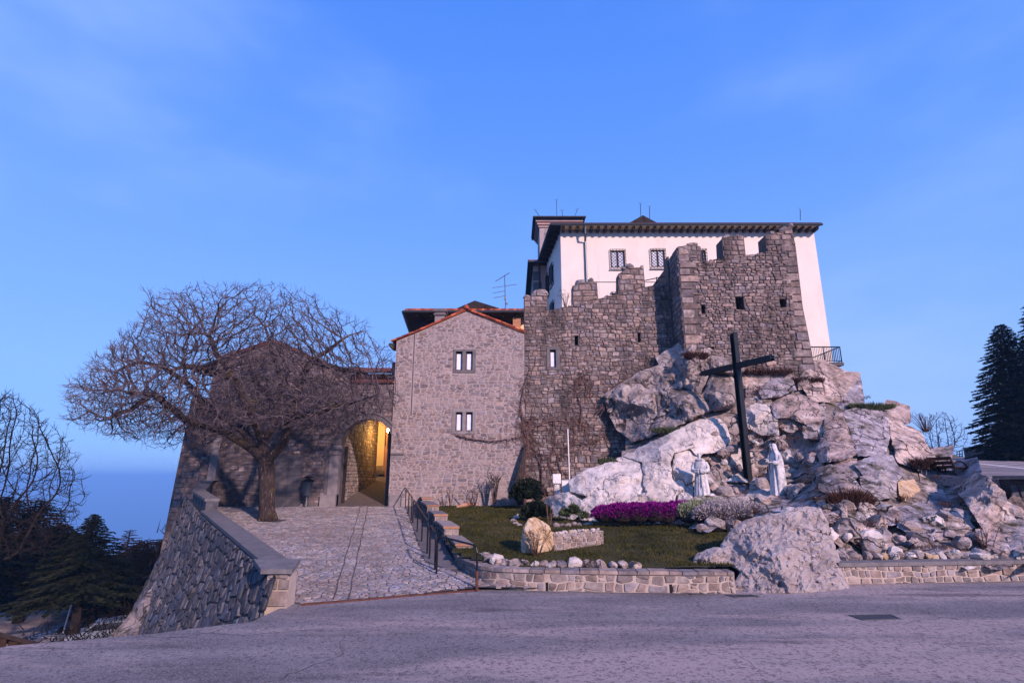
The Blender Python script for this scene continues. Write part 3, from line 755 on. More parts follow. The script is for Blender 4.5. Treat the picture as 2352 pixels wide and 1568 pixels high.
# chimney
ch = thing('chimney', 'squat grey slab-capped chimney rising beside the left slope of the gable', 'chimney')
c0 = P(1011, 752, 33.5); c1 = P(1011, 727, 33.5)
m = MB(); m.box((c0.x - .32, 33.2, c0.z - .8), (c0.x + .32, 33.8, c1.z)); m.build('shaft', M['ashlar'], ch)
for k, (w, z0, z1) in enumerate(((.4, 0, .09), (.34, .1, .22), (.42, .24, .34), (.33, .36, .44))):
    m = MB(); m.box((c0.x - w, 33.5 - w, c1.z + z0), (c0.x + w, 33.5 + w, c1.z + z1)); m.build('cap_slab', M['ashlar_dark'], ch)
# ------------------------------------------------------------------ gate building and gate
gb = thing('gate_building', 'dark stone gabled building behind the bare tree with the arched gateway', 'gatehouse')
GY = GATE_Y
glx, grx = P(772, 1158, GY).x, P(897, 1158, GY).x
sz = P(840, 1035, GY).z; gr = (grx - glx) / 2; gcx = (glx + grx) / 2; gz0 = ramp_z(GY)
stilt = P(840, 961, GY).z - gr
arch = [(glx, gz0 - .3), (grx, gz0 - .3)] + [(gcx + gr * math.cos(t), stilt + gr * math.sin(t)) for t in [PI * i / 20 for i in range(21)]]
Gp = px2([(478, 874), (505, 824), (628, 786), (741, 832), (801, 860), (801, 877), (911, 877)], GY)
gL = P(482, 900, GY).x
lowx = P(432, 912, GY).x
zbot = -5.5
outl = [(gL, zbot), (xl + .0, zbot), (xl, Gp[6][1]), (Gp[5][0], Gp[5][1]), (Gp[4][0], Gp[4][1]), Gp[3], Gp[2], Gp[1], (gL, Gp[0][1])]
outl = ccw(outl)
panel('wall', outl, [arch[::-1]], frontal(GY), .85, M['mortar_gate'], gb)
gateconv = [ccw([(gL, zbot), (Gp[5][0], zbot), (Gp[5][0], Gp[4][1]), Gp[3], Gp[2], Gp[1], (gL, Gp[0][1])]), ccw([(Gp[5][0], zbot), (xl, zbot), (xl, Gp[6][1]), (Gp[5][0], Gp[5][1])])]
def notarch(u, v):
    if v < gz0 - .1 and u > -17.2: return False
    if glx - .45 < u < grx + .42 and v < stilt: return False
    return math.hypot(u - gcx, v - stilt) > gr + .42 or v < stilt
masonry(gb, gateconv, [(P(600, 1100, GY).x, gz0, P(692, 1100, GY).x, P(640, 1045, GY).z)], .42, .17, frontal(GY), M['stone_gate'], 21, jit=.36, gap=.014, prot=.035, drop=.24, filt=notarch)
# blocked doorway panel made of large slabs
x0, x1 = P(600, 1100, GY).x, P(692, 1100, GY).x; z1 = P(640, 1045, GY).z
for i in range(5):
    for j in range(3):
        a = x0 + (x1 - x0) * (j + (.0 if i % 2 else .0)) / 3; b = a + (x1 - x0) / 3
        m = MB(); za = gz0 + (z1 - gz0) * i / 5; m.box((a + .012, GY - .02 - .006 * ((i + j) % 2), za + .012), (b - .012, GY + .05, za + (z1 - gz0) / 5 - .012)); m.build('block', M['ashlar_dark'], gb)
# lower buttress block at the outer corner
bz = P(436, 912, GY + .35).z
outb = ccw([(lowx - .75, zbot), (gL + .3, zbot), (gL + .3, bz), (lowx, bz)])
panel('buttress', outb, [], frontal(GY + .35), 1.2, M['mortar_gate'], gb)
masonry(gb, [outb], [], .5, .26, frontal(GY + .35), M['stone_gate'], 22, jit=.2, gap=.015, prot=.03, maxp=0, rest='buttress_stones')
m = MB(); a = P(503, 990, GY - .15); b = P(483, 1103, GY - .5)
m.hexa([b + Vector((-.22, 0, 0)), b + Vector((.22, 0, 0)), b + Vector((.22, .6, 0)), b + Vector((-.22, .6, 0))], [a + Vector((-.2, 0, 0)), a + Vector((.2, 0, 0)), a + Vector((.2, .3, 0)), a + Vector((-.2, .3, 0))])
m.build('raking_quoin', M['ashlar'], gb)
# arch ring voussoirs, jambs, capitals, plinths
for i in range(15):
    t0 = PI * i / 15 + .006; t1 = PI * (i + 1) / 15 - .006
    for (ra, rb, dd) in ((gr - .02, gr + .26, .10), (gr + .27, gr + .40, .16)):
        vs = []
        for dep in (-dd, .15):
            for t in (t0, (t0 + t1) / 2, t1): vs.append(Vector((gcx + rb * math.cos(t), GY + dep, stilt + rb * math.sin(t))))
            for t in (t1, (t0 + t1) / 2, t0): vs.append(Vector((gcx + ra * math.cos(t), GY + dep, stilt + ra * math.sin(t))))
        new_obj('voussoir', vs, [tuple(range(6)), tuple(range(11, 5, -1))] + [(i2, (i2 + 1) % 6, 6 + (i2 + 1) % 6, 6 + i2) for i2 in range(6)], M['ashlar_dark'], gb)
for s, xj in ((-1, glx), (1, grx)):
    def bx(nm, w0, w1, z0, z1, d, mt=M['ashlar']):
        a, b = sorted((xj + s * w0, xj + s * w1)); m = MB(); m.box((a, GY - d, z0), (b, GY + .3, z1)); m.build(nm, mt, gb)
    zc = P(840, 1030 if s < 0 else 1040, GY).z
    bx('pilaster', -.02, .52, gz0 + .62, zc - .35, .12, M['ashlar'])
    bx('pilaster', .53, .72, gz0 + .62, zc - .35, .05, M['ashlar_dark'])
    bx('plinth', -.04 if s > 0 else .0, .62 if s > 0 else .85, gz0 - .15, gz0 + .615, .24, M['ashlar'])
    bx('capital', -.05, .58, zc - .345, zc - .10, .17, M['ashlar']); bx('abacus', -.10, .64, zc - .095, zc, .24, M['ashlar_dark'])
    bx('jamb', -.015, .4, zc + .003, stilt - .003, .09, M['ashlar'])
    m = MB(); m.box((min(xj, xj - s * .12), GY + .9, gz0 - .1), (max(xj, xj - s * .12), GY + 1.1, stilt)); m.build('door_jamb', M['wood_dark'], gb)
# gable roof, tiles
def vt(a, b, n): verge_tiles(gb, [a, b], GY, n, M['tile_dark'], r=.10)
vt((Gp[1][0], Gp[1][1] + .05), (Gp[2][0], Gp[2][1] + .06), 9); vt((Gp[4][0], Gp[4][1] + .04), (Gp[2][0], Gp[2][1] + .06), 13)
A = [Vector((Gp[1][0] - 1.5, GY - .3, Gp[1][1] - .62)), Vector((Gp[2][0], GY - .1, Gp[2][1] + .05)), Vector((Gp[4][0] + .1, GY - .1, Gp[4][1] + .02))]
for a, b in ((A[0], A[1]), (A[1], A[2])): roof_slab(gb, [a, b, b + Vector((0, 9, 0)), a + Vector((0, 9, 0))], .08, M['tile_dark'])
m = MB()
for k in range(4): m.box((Gp[1][0] - 1.35, GY + .1 + k * .9, Gp[1][1] - .8), (gL + .1, GY + .2 + k * .9, Gp[1][1] - .62))
m.build('eave_timber', M['wood_dark'], gb)
m = MB(); a = P(450, 842, GY - .4); b = P(492, 825, GY - .4); m.hexa([a + Vector((0, 0, -.12)), b + Vector((0, 0, -.12)), b + Vector((0, .14, -.12)), a + Vector((0, .14, -.12))], [a, b, b + Vector((0, .14, 0)), a + Vector((0, .14, 0))]); m.build('gutter', M['downpipe'], gb)
m = MB(); m.box((gL, GY + .87, zbot), (gL + .5, GY + 9, Gp[1][1] - .7)); m.box((Gp[4][0] - 1.1, GY + .87, gz0), (Gp[4][0] - .7, GY + 9, Gp[4][1] - .1)); m.build('side_wall', M['mortar_gate'], gb)
# red tiled coping over the gate
for i in range(15):
    a = Gp[5][0] + .05 + (xl - Gp[5][0] - .1) * i / 15; m = MB(); m.tube([Vector((a + .08, GY - .22, Gp[5][1] + .0)), Vector((a + .08, GY + .4, Gp[5][1] + .13))], [.085, .075], 8); m.build('coping_tile', M['tile_dark'], gb)
m = MB(); m.box((Gp[5][0], GY - .16, Gp[5][1] - .07), (xl - .01, GY + .9, Gp[5][1] + .004)); m.build('coping_bed', M['brick_cap'], gb)
# ------------------------------------------------------------------ passage behind the gate
pas = thing('alley_house', 'rough stone wall closing the lamp-lit alley behind the gateway arch', 'house')
W0 = Vector((glx - .02, GY + .9, 0)); W1 = P(862, 1100, 41.0); W1 = Vector((W1.x, 41, 0))
dW = (W1 - W0); LW_ = dW.length; dWn = dW / LW_; nW = Vector((dWn.y, -dWn.x, 0))
fr = lambda u, v, d: W0 + dWn * u + nW * d + Vector((0, 0, v))
panel('wall', rect(0, .6, LW_, 8.6), [], fr, .5, M['mortar_gate'], pas)
masonry(pas, [rect(.02, .6, LW_ - .02, 7.6)], [], .40, .22, fr, M['stone_low'], 31, jit=.25, gap=.015, prot=.03, maxp=250)
# alley floor, beyond the ramp
a0 = MB(); a0.add([Vector((glx - .3, GY + .1, gz0 + .01)), Vector((grx + .3, GY + .1, gz0 + .01)), Vector((-7.2, 38, 2.25)), Vector((-9.6, 38, 2.25)), Vector((-10.3, 60, 4.6)), Vector((-13, 60, 4.6))], [(0, 1, 2, 3), (3, 2, 4, 5)])
a0.build('alley', M['cobble_joint'])['kind'] = 'structure'
al = thing('alley_building', 'tall rust orange plastered house front along the right of the lamp-lit alley', 'house')
O0 = Vector((-7.2, GY + .9, 0)); O1 = Vector((-7.75, 36, 0)); O2 = Vector((-10.9, 47, 0))
for a, b, mt in ((O0, O1, M['mortar_gate']), (O1, O2, M['plaster_orange'])):
    d = b - a; L_ = d.length; dn = d / L_; nn = Vector((-dn.y, dn.x, 0))
    f2 = lambda u, v, dd, a=a, dn=dn, nn=nn: a + dn * u + nn * dd + Vector((0, 0, v))
    panel('wall', rect(0, .8, L_, 9.5), [], f2, .4, mt, al)
    if mt is M['plaster_orange']:
        for u, v in ((2.2, 4.6), (5.0, 4.9), (8.0, 5.2), (3.4, 7.2), (6.6, 7.4)):
            mm_ = MB(); mm_.hexa([f2(u, v, 0), f2(u + .8, v, 0), f2(u + .8, v, .05), f2(u, v, .05)], [f2(u, v + 1.1, 0), f2(u + .8, v + 1.1, 0), f2(u + .8, v + 1.1, .05), f2(u, v + 1.1, .05)]); mm_.build('shutter', M['wood'], al)
ay = thing('alley_end_house', 'narrow yellow plastered house closing the far end of the alley', 'house')
m = MB(); p = P(866, 1100, 45); q = P(884, 1100, 45); m.box((p.x - 3, 46, 2), (q.x, 46.4, 11)); m.build('wall', M['plaster_cream'], ay)
m = MB(); m.box((p.x + .25, 45.92, 3.1), (p.x + .5, 45.99, 10)); m.build('drainpipe', M['gutter'], ay)
m = MB()
for k in range(4): m.box((p.x - .5, 43.5 + k * .4, 3.0 + .17 * k), (q.x + .5, 44.4 + k * .4, 3.17 + .17 * k))
m.build('step', M['stone_low'], ay)
# lamp
lp = P(892, 988, 38.4)
lamp = thing('wall_lamp', 'lit yellow lamp on a bracket inside the gateway arch', 'lamp')
m = MB(); m.lathe([(.03, -.13), (.10, -.09), (.13, 0), (.10, .09), (.03, .13)], lp, 10); m.build('bulb', M['bulb'], lamp)
m = MB(); m.tube([lp + Vector((0, 0, .15)), lp + Vector((.1, 0, .28)), lp + Vector((.3, .02, .25))], .02, 6); m.lathe([(.16, 0), (.05, .1)], lp + Vector((0, 0, .12)), 10); m.build('bracket', M['black_metal'], lamp)
l2 = thing('alley_lamp', 'second yellow lamp deeper in the alley behind the end of the passage wall', 'lamp')
m = MB(); m.lathe([(.03, -.1), (.09, 0), (.03, .1)], (-11.3, 42.8, 6.8), 8); m.build('bulb', M['bulb'], l2)
m = MB(); m.tube([Vector((-11.3, 42.8, 6.9)), Vector((-11.3, 43.2, 7.1)), Vector((-11.3, 45, 7.1))], .02, 5); m.build('bracket', M['black_metal'], l2)
for nm, loc, en, c in (("lamp_light", lp + Vector((-.05, -.05, -.22)), 65, (1, .50, .10)), ("alley_lamp_light", Vector((-11.3, 42.8, 6.6)), 420, (1, .52, .10))):
    pt = bpy.data.lights.new(nm, 'POINT'); pt.energy = en; pt.color = c; pt.shadow_soft_size = .12
    po = bpy.data.objects.new(nm, pt); COL.objects.link(po); po.location = loc
# ------------------------------------------------------------------ pink house behind the gate wall
pk = thing('pink_house', 'low orange-pink house with dark tiled roof behind the gate wall', 'house')
a = P(806, 872, 36); b = P(897, 872, 36); t = P(806, 858, 36)
m = MB(); m.box((a.x - 1, 36, 7.3), (b.x, 42, t.z)); m.build('wall', M['plaster_orange'], pk)
r0 = P(800, 858, 35.4); r1 = P(898, 868, 35.4)
roof_slab(pk, [(r0.x - 1, 35.4, t.z + .02), (b.x + .3, 35.4, t.z + .02), (b.x + .3, 39, t.z + .8), (r0.x - 1, 39, t.z + 1.1)], .1, M['wood_dark'])
for i in range(16):
    x = r0.x + (b.x + .3 - r0.x) * (i + .5) / 16; m = MB(); m.tube([Vector((x, 35.3, t.z + .08)), Vector((x, 37.2, t.z + .56))], .1, 7); m.build('roof_tile', M['tile_dark'], pk)
# ------------------------------------------------------------------ house with the deep eaves behind the stone house
rh = thing('rear_house', 'cream house with deep dark eaves and red barrel tile roof behind the gable', 'house')
e0 = P(927, 713, 36); e1 = P(1207, 717, 36); ez = e0.z; ex0 = e0.x; ex1 = e1.x
w0 = P(982, 750, 38.5).x
m = MB(); m.box((w0, 38.5, 6), (ex1 + .5, 46, ez + .1)); m.build('wall', M['plaster_cream'], rh)
roof_slab(rh, [(ex0, 36.0, ez), (ex1, 36.0, ez), (ex1, 41.5, ez + 1.65), (ex0 + 3.2, 41.5, ez + 1.65)], .1, M['wood_dark'])
roof_slab(rh, [(ex0, 36.0, ez), (ex0 + 3.2, 41.5, ez + 1.65), (ex0 + 3.2, 41.6, ez + 1.65), (ex0 - .75, 43.5, ez)], .1, M['wood_dark'])
roof_slab(rh, [(ex0 + .1, 36.05, ez - .12), (ex1, 36.05, ez - .12), (ex1, 38.6, ez - .12), (w0, 38.6, ez - .12), (ex0 - .7, 43, ez - .12)], .05, M['wood_dark'], 'soffit')
m = MB(); m.tube([Vector((ex0 - .02, 35.92, ez - .1)), Vector((ex1, 35.92, ez - .1))], .1, 8); m.build('gutter', M['gutter'], rh)
m = MB(); m.tube([Vector((ex0 - .05, 36, ez - .1)), Vector((ex0 - .75, 43.4, ez - .1))], .09, 8); m.build('gutter', M['gutter'], rh)
for i in range(9):
    x = ex0 + .8 + i * 1.0
    if x > ex1: break
    m = MB(); m.box((x, 36.1, ez - .36), (x + .12, 38.5, ez - .2)); m.build('rafter', M['wood_dark'], rh)
m = MB(); m.box((ex0 + .5, 37.2, ez - .62), (ex1, 37.4, ez - .4)); m.build('eave_beam', M['wood_dark'], rh)
m = MB(); m.tube([Vector((w0 + .1, 38.4, ez - 1.6)), Vector((ex0 + .6, 37.2, ez - .5))], .07, 6); m.build('brace', M['wood_dark'], rh)
nT = 46
tv = MB(); tv.tube([Vector((0, 0, 0)), Vector((0, .45, .135))], [.105, .085], 8)
tm = None
for r in range(4):
    for i in range(nT):
        x = ex0 + .1 + (ex1 - ex0) * (i + .5) / nT
        if x < ex0 + r * .26: continue
        if tm is None: o = tv.build('roof_tile', M['tile'], rh); tm = o.data; o.matrix_basis = Matrix.Translation((x, 35.95 + r * .42, ez + .03 + r * .126))
        else: inst('roof_tile', tm, Matrix.Translation((x, 35.95 + r * .42, ez + .03 + r * .126 + random.Random(i * 9 + r).uniform(0, .02))), rh)
p0 = P(1187, 757, 36.6); m = MB(); m.box((p0.x - .27, 36.4, 6), (p0.x + .27, 36.9, ez - .35)); m.build('brick_pillar', M['brick_cap'], rh)
m = MB(); q = P(1155, 744, 38.2); m.tube([q + Vector((-1.0, 0, 0)), q + Vector((.1, 0, -.02))], .05, 8); m.build('tube_light', M['white_box'], rh)
m = MB(); q = P(1092, 716, 41.5); qq = P(1092, 699, 41.5); m.add([Vector((q.x - 1.35, 40.5, q.z)), Vector((q.x + 1.9, 40.5, q.z)), Vector((q.x, 40.5, qq.z)), Vector((q.x, 43.5, qq.z + .2)), Vector((q.x - 1.3, 43.5, q.z)), Vector((q.x + 1.9, 43.5, q.z))], [(0, 1, 2), (0, 2, 3, 4), (1, 5, 3, 2), (4, 3, 5), (0, 4, 5, 1)]); m.build('dormer_roof', M['wood_dark'], rh)
# ------------------------------------------------------------------ television antenna
an = thing('television_antenna', 'tall rooftop television antenna with several rod arrays', 'antenna')
AY = 37.5; b0 = P(1162, 716, AY); t0 = P(1159, 632, AY)
m = MB(); m.tube([b0 - Vector((0, 0, .4)), t0], .035, 6); m.build('mast', M['galv'], an)
def boom(a, b, n, ln, nm='aerial'):
    m = MB(); A_ = P(*a, AY); B_ = P(*b, AY); m.tube([A_, B_], .02, 5)
    d = (B_ - A_).normalized(); pp = Vector((.25, .9, .35)).normalized()
    for i in range(n):
        q = A_ + (B_ - A_) * ((i + .5) / n); m.tube([q - pp * ln, q + pp * ln], .012, 4)
    m.build(nm, M['galv'], an)
boom((1138, 646), (1171, 626), 14, .22); boom((1131, 661), (1187, 653), 4, .5); boom((1133, 673), (1160, 668), 2, .3); boom((1134, 684), (1161, 679), 12, .14)
m = MB(); q = P(1160, 684, AY); m.box(q - Vector((.07, .07, .12)), q + Vector((.07, .07, .12))); q = P(1164, 697, AY); m.box(q - Vector((.07, .07, .06)), q + Vector((.07, .07, .06))); m.build('amplifier', M['galv'], an)
# ------------------------------------------------------------------ white building
WY = 42.0
wb = thing('white_building', 'tall cream plastered convent block with dark eaves and grilled windows', 'building')
wz = P(1265, 515, 41.2).z - .12
A0 = P(1287, 530, WY); A1 = P(1868, 525, WY); A1x = P(1868, 525, WY).x
A0x = A0.x
backL = (A0x - .7, 49.0); zb_ = 4.0
wins = [(1401, 573.5, 1437.5, 616.5), (1493.5, 572, 1529.5, 615), (1606, 572, 1624, 612), (1404, 671, 1424, 712)]
wr = []
for (a, b, c, d) in wins:
    p, q = P((a + c) / 2 - (c - a) / 2, (b + d) / 2, WY), P((a + c) / 2 + (c - a) / 2, (b + d) / 2, WY)
    wr.append((p.x + .06, P(a, d, WY).z + .06, q.x - .06, P(a, b, WY).z - .06))
outl = rect(A0x, zb_, A1x, wz - .05)
panel('wall', outl, [rect(*w)[::-1] for w in wr], frontal(WY), .45, M['plaster'], wb)
# left side wall with its windows
dS = Vector((backL[0] - A0x, backL[1] - WY, 0)); LS = dS.length; dSn = dS / LS; nS = Vector((-dSn.y, dSn.x, 0))
fs_ = lambda u, v, d: Vector((A0x, WY, 0)) + dSn * u + nS * d + Vector((0, 0, v))
def side_uv(x, y):
    best = min(((abs(proj(fs_(u * .05, 12, 0))[0] - x), u * .05) for u in range(1, 140)))[1]
    lo, hi = 2., 26.
    for _ in range(30):
        mid = (lo + hi) / 2
        if proj(fs_(best, mid, 0))[1] > y: lo = mid
        else: hi = mid
    return best, lo
sw = []
for (xa, xb, yt, yb) in ((1268.5, 1276, 603, 645), (1259, 1265, 627, 672), (1268.5, 1276, 690, 730)):
    u0_, v1_ = side_uv(xb, yt); u1_, _ = side_uv(xa, yt); _, v0_ = side_uv(xb, yb); sw.append((min(u0_, u1_ - .9), v0_, u1_, v1_))
panel('wall', rect(.02, zb_, LS, wz - .05), [rect(*w)[::-1] for w in sw], fs_, .4, M['plaster_side'], wb)
m = MB(); m.box((A0x + .5, WY + .5, zb_), (A1x - .3, WY + 10, wz - .2)); m.build('inner_core', M['shade_black'], wb)
m = MB(); m.box((A1x - .4, WY + .46, zb_), (A1x, WY + 10, wz - .05)); m.build('wall', M['plaster'], wb)
def grille_window(fr, w, parent):
    x0, z0, x1, z1 = w
    m = MB()
    def bar(u0, v0, u1, v1, d0, d1):
        m.hexa([fr(u0, v0, d0), fr(u1, v0, d0), fr(u1, v0, d1), fr(u0, v0, d1)], [fr(u0, v1, d0), fr(u1, v1, d0), fr(u1, v1, d1), fr(u0, v1, d1)])
    t = .09
    bar(x0, z0, x0 + t, z1, -.1, -.02); bar(x1 - t, z0, x1, z1, -.1, -.02); bar(x0 + t, z0, x1 - t, z0 + t, -.1, -.02); bar(x0 + t, z1 - t, x1 - t, z1, -.1, -.02); bar((x0 + x1) / 2 - .05, z0 + t, (x0 + x1) / 2 + .05, z1 - t, -.1, -.02)
    wo = m.build('window', M['wood'], parent)
    m = MB(); bar_ = lambda *a: None
    m.hexa([fr(x0, z0, -.3), fr(x1, z0, -.3), fr(x1, z0, -.26), fr(x0, z0, -.26)], [fr(x0, z1, -.3), fr(x1, z1, -.3), fr(x1, z1, -.26), fr(x0, z1, -.26)]); m.build('pane', M['glass'], wo)
    m = MB(); n = 8
    for i in range(n):
        u0 = x0 + t + (x1 - x0 - 2 * t) * i / n; u1 = x0 + t + (x1 - x0 - 2 * t) * (i + 1) / n
        m.add([fr(u0, z0 + t, -.12 + .02 * (i % 2)), fr(u1, z0 + t, -.12 + .02 * ((i + 1) % 2)), fr(u1, z1 - t * 1.6, -.12 + .02 * ((i + 1) % 2)), fr(u0, z1 - t * 1.6, -.12 + .02 * (i % 2))], [(0, 1, 2, 3)])
    m.build('net_curtain', M['curtain_cloth'], wo)
    m = MB(); e = .03; a0, b0, a1, b1 = x0 - e, z0 - e, x1 + e, z1 + e; r = .017
    for (p, q) in (((a0, b0), (a1, b0)), ((a1, b0), (a1, b1)), ((a1, b1), (a0, b1)), ((a0, b1), (a0, b0))): m.tube([fr(p[0], p[1], .16), fr(q[0], q[1], .16)], .024, 4)
    Wd, Hh = a1 - a0, b1 - b0; st = .27
    k = -int(Hh / st) - 1
    while k * st < Wd:
        for sg in (0, 1):
            s0 = k * st; pts = []
            u_, v_ = (s0, 0.0)
            ua, va, ub, vb = s0, 0.0, s0 + Hh, Hh
            if ua < 0: va = -ua; ua = 0
            if ub > Wd: vb -= ub - Wd; ub = Wd
            if vb > va + .02:
                if sg: m.tube([fr(a1 - ua, b0 + va, .15), fr(a1 - ub, b0 + vb, .15)], r, 4, False)
                else: m.tube([fr(a0 + ua, b0 + va, .17), fr(a0 + ub, b0 + vb, .17)], r, 4, False)
        k += 1
    for p in ((a0, b0), (a1, b0), (a1, b1), (a0, b1)): m.tube([fr(p[0], p[1], -.02), fr(p[0], p[1], .16)], .02, 4)
    m.build('grille', M['black_metal'], wo)
    m = MB(); m.hexa([fr(x0 - .15, z0 - .24, -.02), fr(x1 + .15, z0 - .24, -.02), fr(x1 + .15, z0 - .24, .12), fr(x0 - .15, z0 - .24, .12)], [fr(x0 - .15, z0 - .15, -.02), fr(x1 + .15, z0 - .15, -.02), fr(x1 + .15, z0 - .15, .12), fr(x0 - .15, z0 - .15, .12)]); m.build('sill', M['ashlar'], wo)
for w in wr: grille_window(frontal(WY), w, wb)
for w in sw: grille_window(fs_, w, wb)
# eaves, roof, rafters
EY = 41.1; rx0 = P(1265, 517, EY).x; rx1 = P(1886, 509, EY).x
zt = wz + .12
roof_slab(wb, [(rx0, EY, zt), (rx1, EY, zt), (rx1 - 2.5, WY + 5, zt + 1.9), (rx0 + 3, WY + 5, zt + 1.9)], .09, M['wood_dark'])
roof_slab(wb, [(rx0, EY, zt), (rx0 + 3, WY + 5, zt + 1.9), (rx0 + 2.3, 49.8, zt + 1.9), (rx0 - .72, 49.8, zt)], .09, M['wood_dark'])
roof_slab(wb, [(rx1, EY, zt), (rx1, WY + 10, zt), (rx1 - 2.5, WY + 5.2, zt + 1.9), (rx1 - 2.5, WY + 5, zt + 1.9)], .09, M['wood_dark'])
roof_slab(wb, [(rx0 + .05, EY + .05, zt - .11), (A0x, EY + .9, zt - .11), (backL[0] + .0, 49.6, zt - .11), (rx0 - .68, 49.6, zt - .11)], .05, M['wood_dark'], 'soffit')
roof_slab(wb, [(A0x, EY + .06, zt - .11), (rx1 - .1, EY + .06, zt - .11), (rx1 - .1, WY + .1, zt - .11), (A0x, WY + .1, zt - .11)], .03, M['plaster_cream'], 'soffit')
m = MB(); m.tube([Vector((rx0 - .03, EY - .06, zt - .09)), Vector((rx1 + .03, EY - .06, zt - .09))], .11, 8); m.build('gutter', M['gutter'], wb)
m = MB(); m.tube([Vector((rx0 - .03, EY - .06, zt - .09)), Vector((rx0 - .74, 49.7, zt - .09))], .10, 8); m.build('gutter', M['gutter'], wb)
m = MB(); m.box((0, 0, 0), (.2, .72, .24)); ro = None
nR = 37
for i in range(nR):
    x = A0x + .1 + (A1x - A0x - .3) * i / (nR - 1)
    T = Matrix.Translation((x, EY + .14, zt - .42))
    if ro is None: ro = m.build('rafter', M['wood_dark'], wb); ro.matrix_basis = T
    else: inst('rafter', ro.data, T, wb)
for i in range(8):
    m = MB(); y_ = 42.2 + i * .95; xx = A0x - dSn.x * 0 + (backL[0] - A0x) * (y_ - WY) / 7
    m.box((xx - .72, y_, zt - .42), (xx - .02, y_ + .2, zt - .18)); m.build('rafter', M['wood_dark'], wb)
m = MB()
nt = 150
for i in range(nt):
    x = rx0 + (rx1 - rx0) * (i + .5) / nt; m.tube([Vector((x, EY - .05, zt + .03)), Vector((x, EY + .6, zt + .28))], [.062, .05], 6)
m.build('roof_tiles', M['tile_dark'], wb, kind='stuff')
m = MB(); q = P(1475, 512, 44); qq = P(1475, 499, 44)
m.add([Vector((q.x - 1.25, 43.6, q.z - .2)), Vector((q.x + 1.25, 43.6, q.z - .2)), Vector((q.x, 43.6, qq.z)), Vector((q.x, 47, qq.z + .2)), Vector((q.x - 1.2, 47, q.z)), Vector((q.x + 1.2, 47, q.z))], [(0, 1, 2), (0, 2, 3, 4), (1, 5, 3, 2), (4, 3, 5)]); m.build('dormer_roof', M['wood_dark'], wb)
for (bx_, by_, tx_, ty_) in ((1472, 500, 1471, 470), (1492, 507, 1492, 477), (1838, 506, 1838, 482)):
    m = MB(); m.tube([P(bx_, by_, 43), P(tx_, ty_, 43)], .03, 5)
    q = P(tx_, ty_, 43)
    for dx in (-.15, 0, .15): m.tube([q, q + Vector((dx, 0, .2))], .014, 4)
    m.build('lightning_rod', M['gutter'], wb)
def dpipe(pts, parent, r=.07, mt='downpipe'):
    m = MB(); m.tube(pts, r, 8); return m.build('downpipe', M[mt], parent)
q0 = P(1342, 525, WY - .15)
dpipe([Vector((q0.x - .05, EY, zt - .15)), Vector((q0.x - .03, EY + .1, zt - .8)), Vector((q0.x + .05, WY - .12, zt - 1.25)), Vector((q0.x + .05, WY - .12, 11))], wb, .085)
q0 = P(1784, 525, WY - .15)
dpipe([Vector((q0.x + .1, EY, zt - .15)), Vector((q0.x, EY + .3, zt - .9)), Vector((q0.x - .12, WY - .12, zt - 1.3)), Vector((q0.x - .12, WY - .12, 11))], wb, .075)
# lower wing on the left
an_ = thing('side_wing', 'pink plastered side wing under long dark eaves left of the cream block', 'building')
m = MB(); m.box((2.05, 49.3, zb_), (A0x + 1, 49.7, zt - .4)); m.build('wall', M['plaster_pink'], an_)
m = MB(); m.box((2.05, 49.72, zb_), (2.5, 60, zt - .4)); m.build('wall', M['ashlar'], an_)
for i in range(12):
    m = MB(); m.box((2.03, 49.25, 9 + i * 1.1), (2.03 + (.55 if i % 2 else .8), 49.3 - .002, 9.9 + i * 1.1)); m.build('quoin', M['ashlar_dark'], an_)
ax0 = 1.5
roof_slab(an_, [(ax0, 48.5, zt - .25), (A0x, 48.5, zt - .25), (A0x, 54, zt + 1.3), (ax0 + 2, 54, zt + 1.3)], .09, M['wood_dark'])
roof_slab(an_, [(ax0, 48.5, zt - .25), (ax0 + 2, 54, zt + 1.3), (ax0 + 2, 60, zt + 1.3), (ax0, 60, zt - .25)], .09, M['wood_dark'])
roof_slab(an_, [(ax0, 48.55, zt - .36), (2.1, 48.55, zt - .36), (2.1, 60, zt - .36), (ax0, 60, zt - .36)], .05, M['wood_dark'], 'soffit')
m = MB(); m.tube([Vector((ax0, 48.42, zt - .33)), Vector((A0x - .6, 48.42, zt - .33))], .1, 8); m.build('gutter', M['gutter'], an_)
for i in range(9):
    m = MB(); x = ax0 + .1 + i * .2; m.tube([Vector((x, 48.4, zt - .2)), Vector((x, 49.5, zt + .1))], .09, 6); m.build('roof_tile', M['tile'], an_)
dpipe([Vector((2.62, 49.15, zt - .5)), Vector((2.62, 49.15, 8))], an_, .08, 'gutter')
# ------------------------------------------------------------------ bell tower
bt = thing('bell_tower', 'square stone bell tower with wide dark flat eaves rising behind the cream block', 'tower')
bx0, bx1 = 3.05, 7.45; tz = P(1284, 499, 55).z
m = MB(); m.box((bx0, 55.6, 10), (bx1, 60, tz - .15)); m.build('shaft', M['mortar_house'], bt)
masonry(bt, [rect(bx0 + .5, 24, bx1 - .4, tz - 1.1)], [], .5, .25, frontal(55.6), M['stone_house'], 91, jit=.15, gap=.02, prot=.03, maxp=60)
for z0, z1, w in ((tz - .95, tz - .75, .12), (tz - .7, tz - .45, .26), (tz - .42, tz - .16, .42), (tz - 6.2, tz - 5.9, .15), (tz - 12, tz - 11.6, .2)):
    m = MB(); m.box((bx0 - w, 55.6 - w, z0), (bx1 + w, 60 + w, z1)); m.build('cornice', M['plaster_pink'], bt)
m = MB(); m.box((2.35, 54.9, tz - .15), (8.1, 60.7, tz)); m.box((2.3, 54.8, tz - .1), (8.15, 54.898, tz + .06)); m.build('eave', M['wood_dark'], bt)
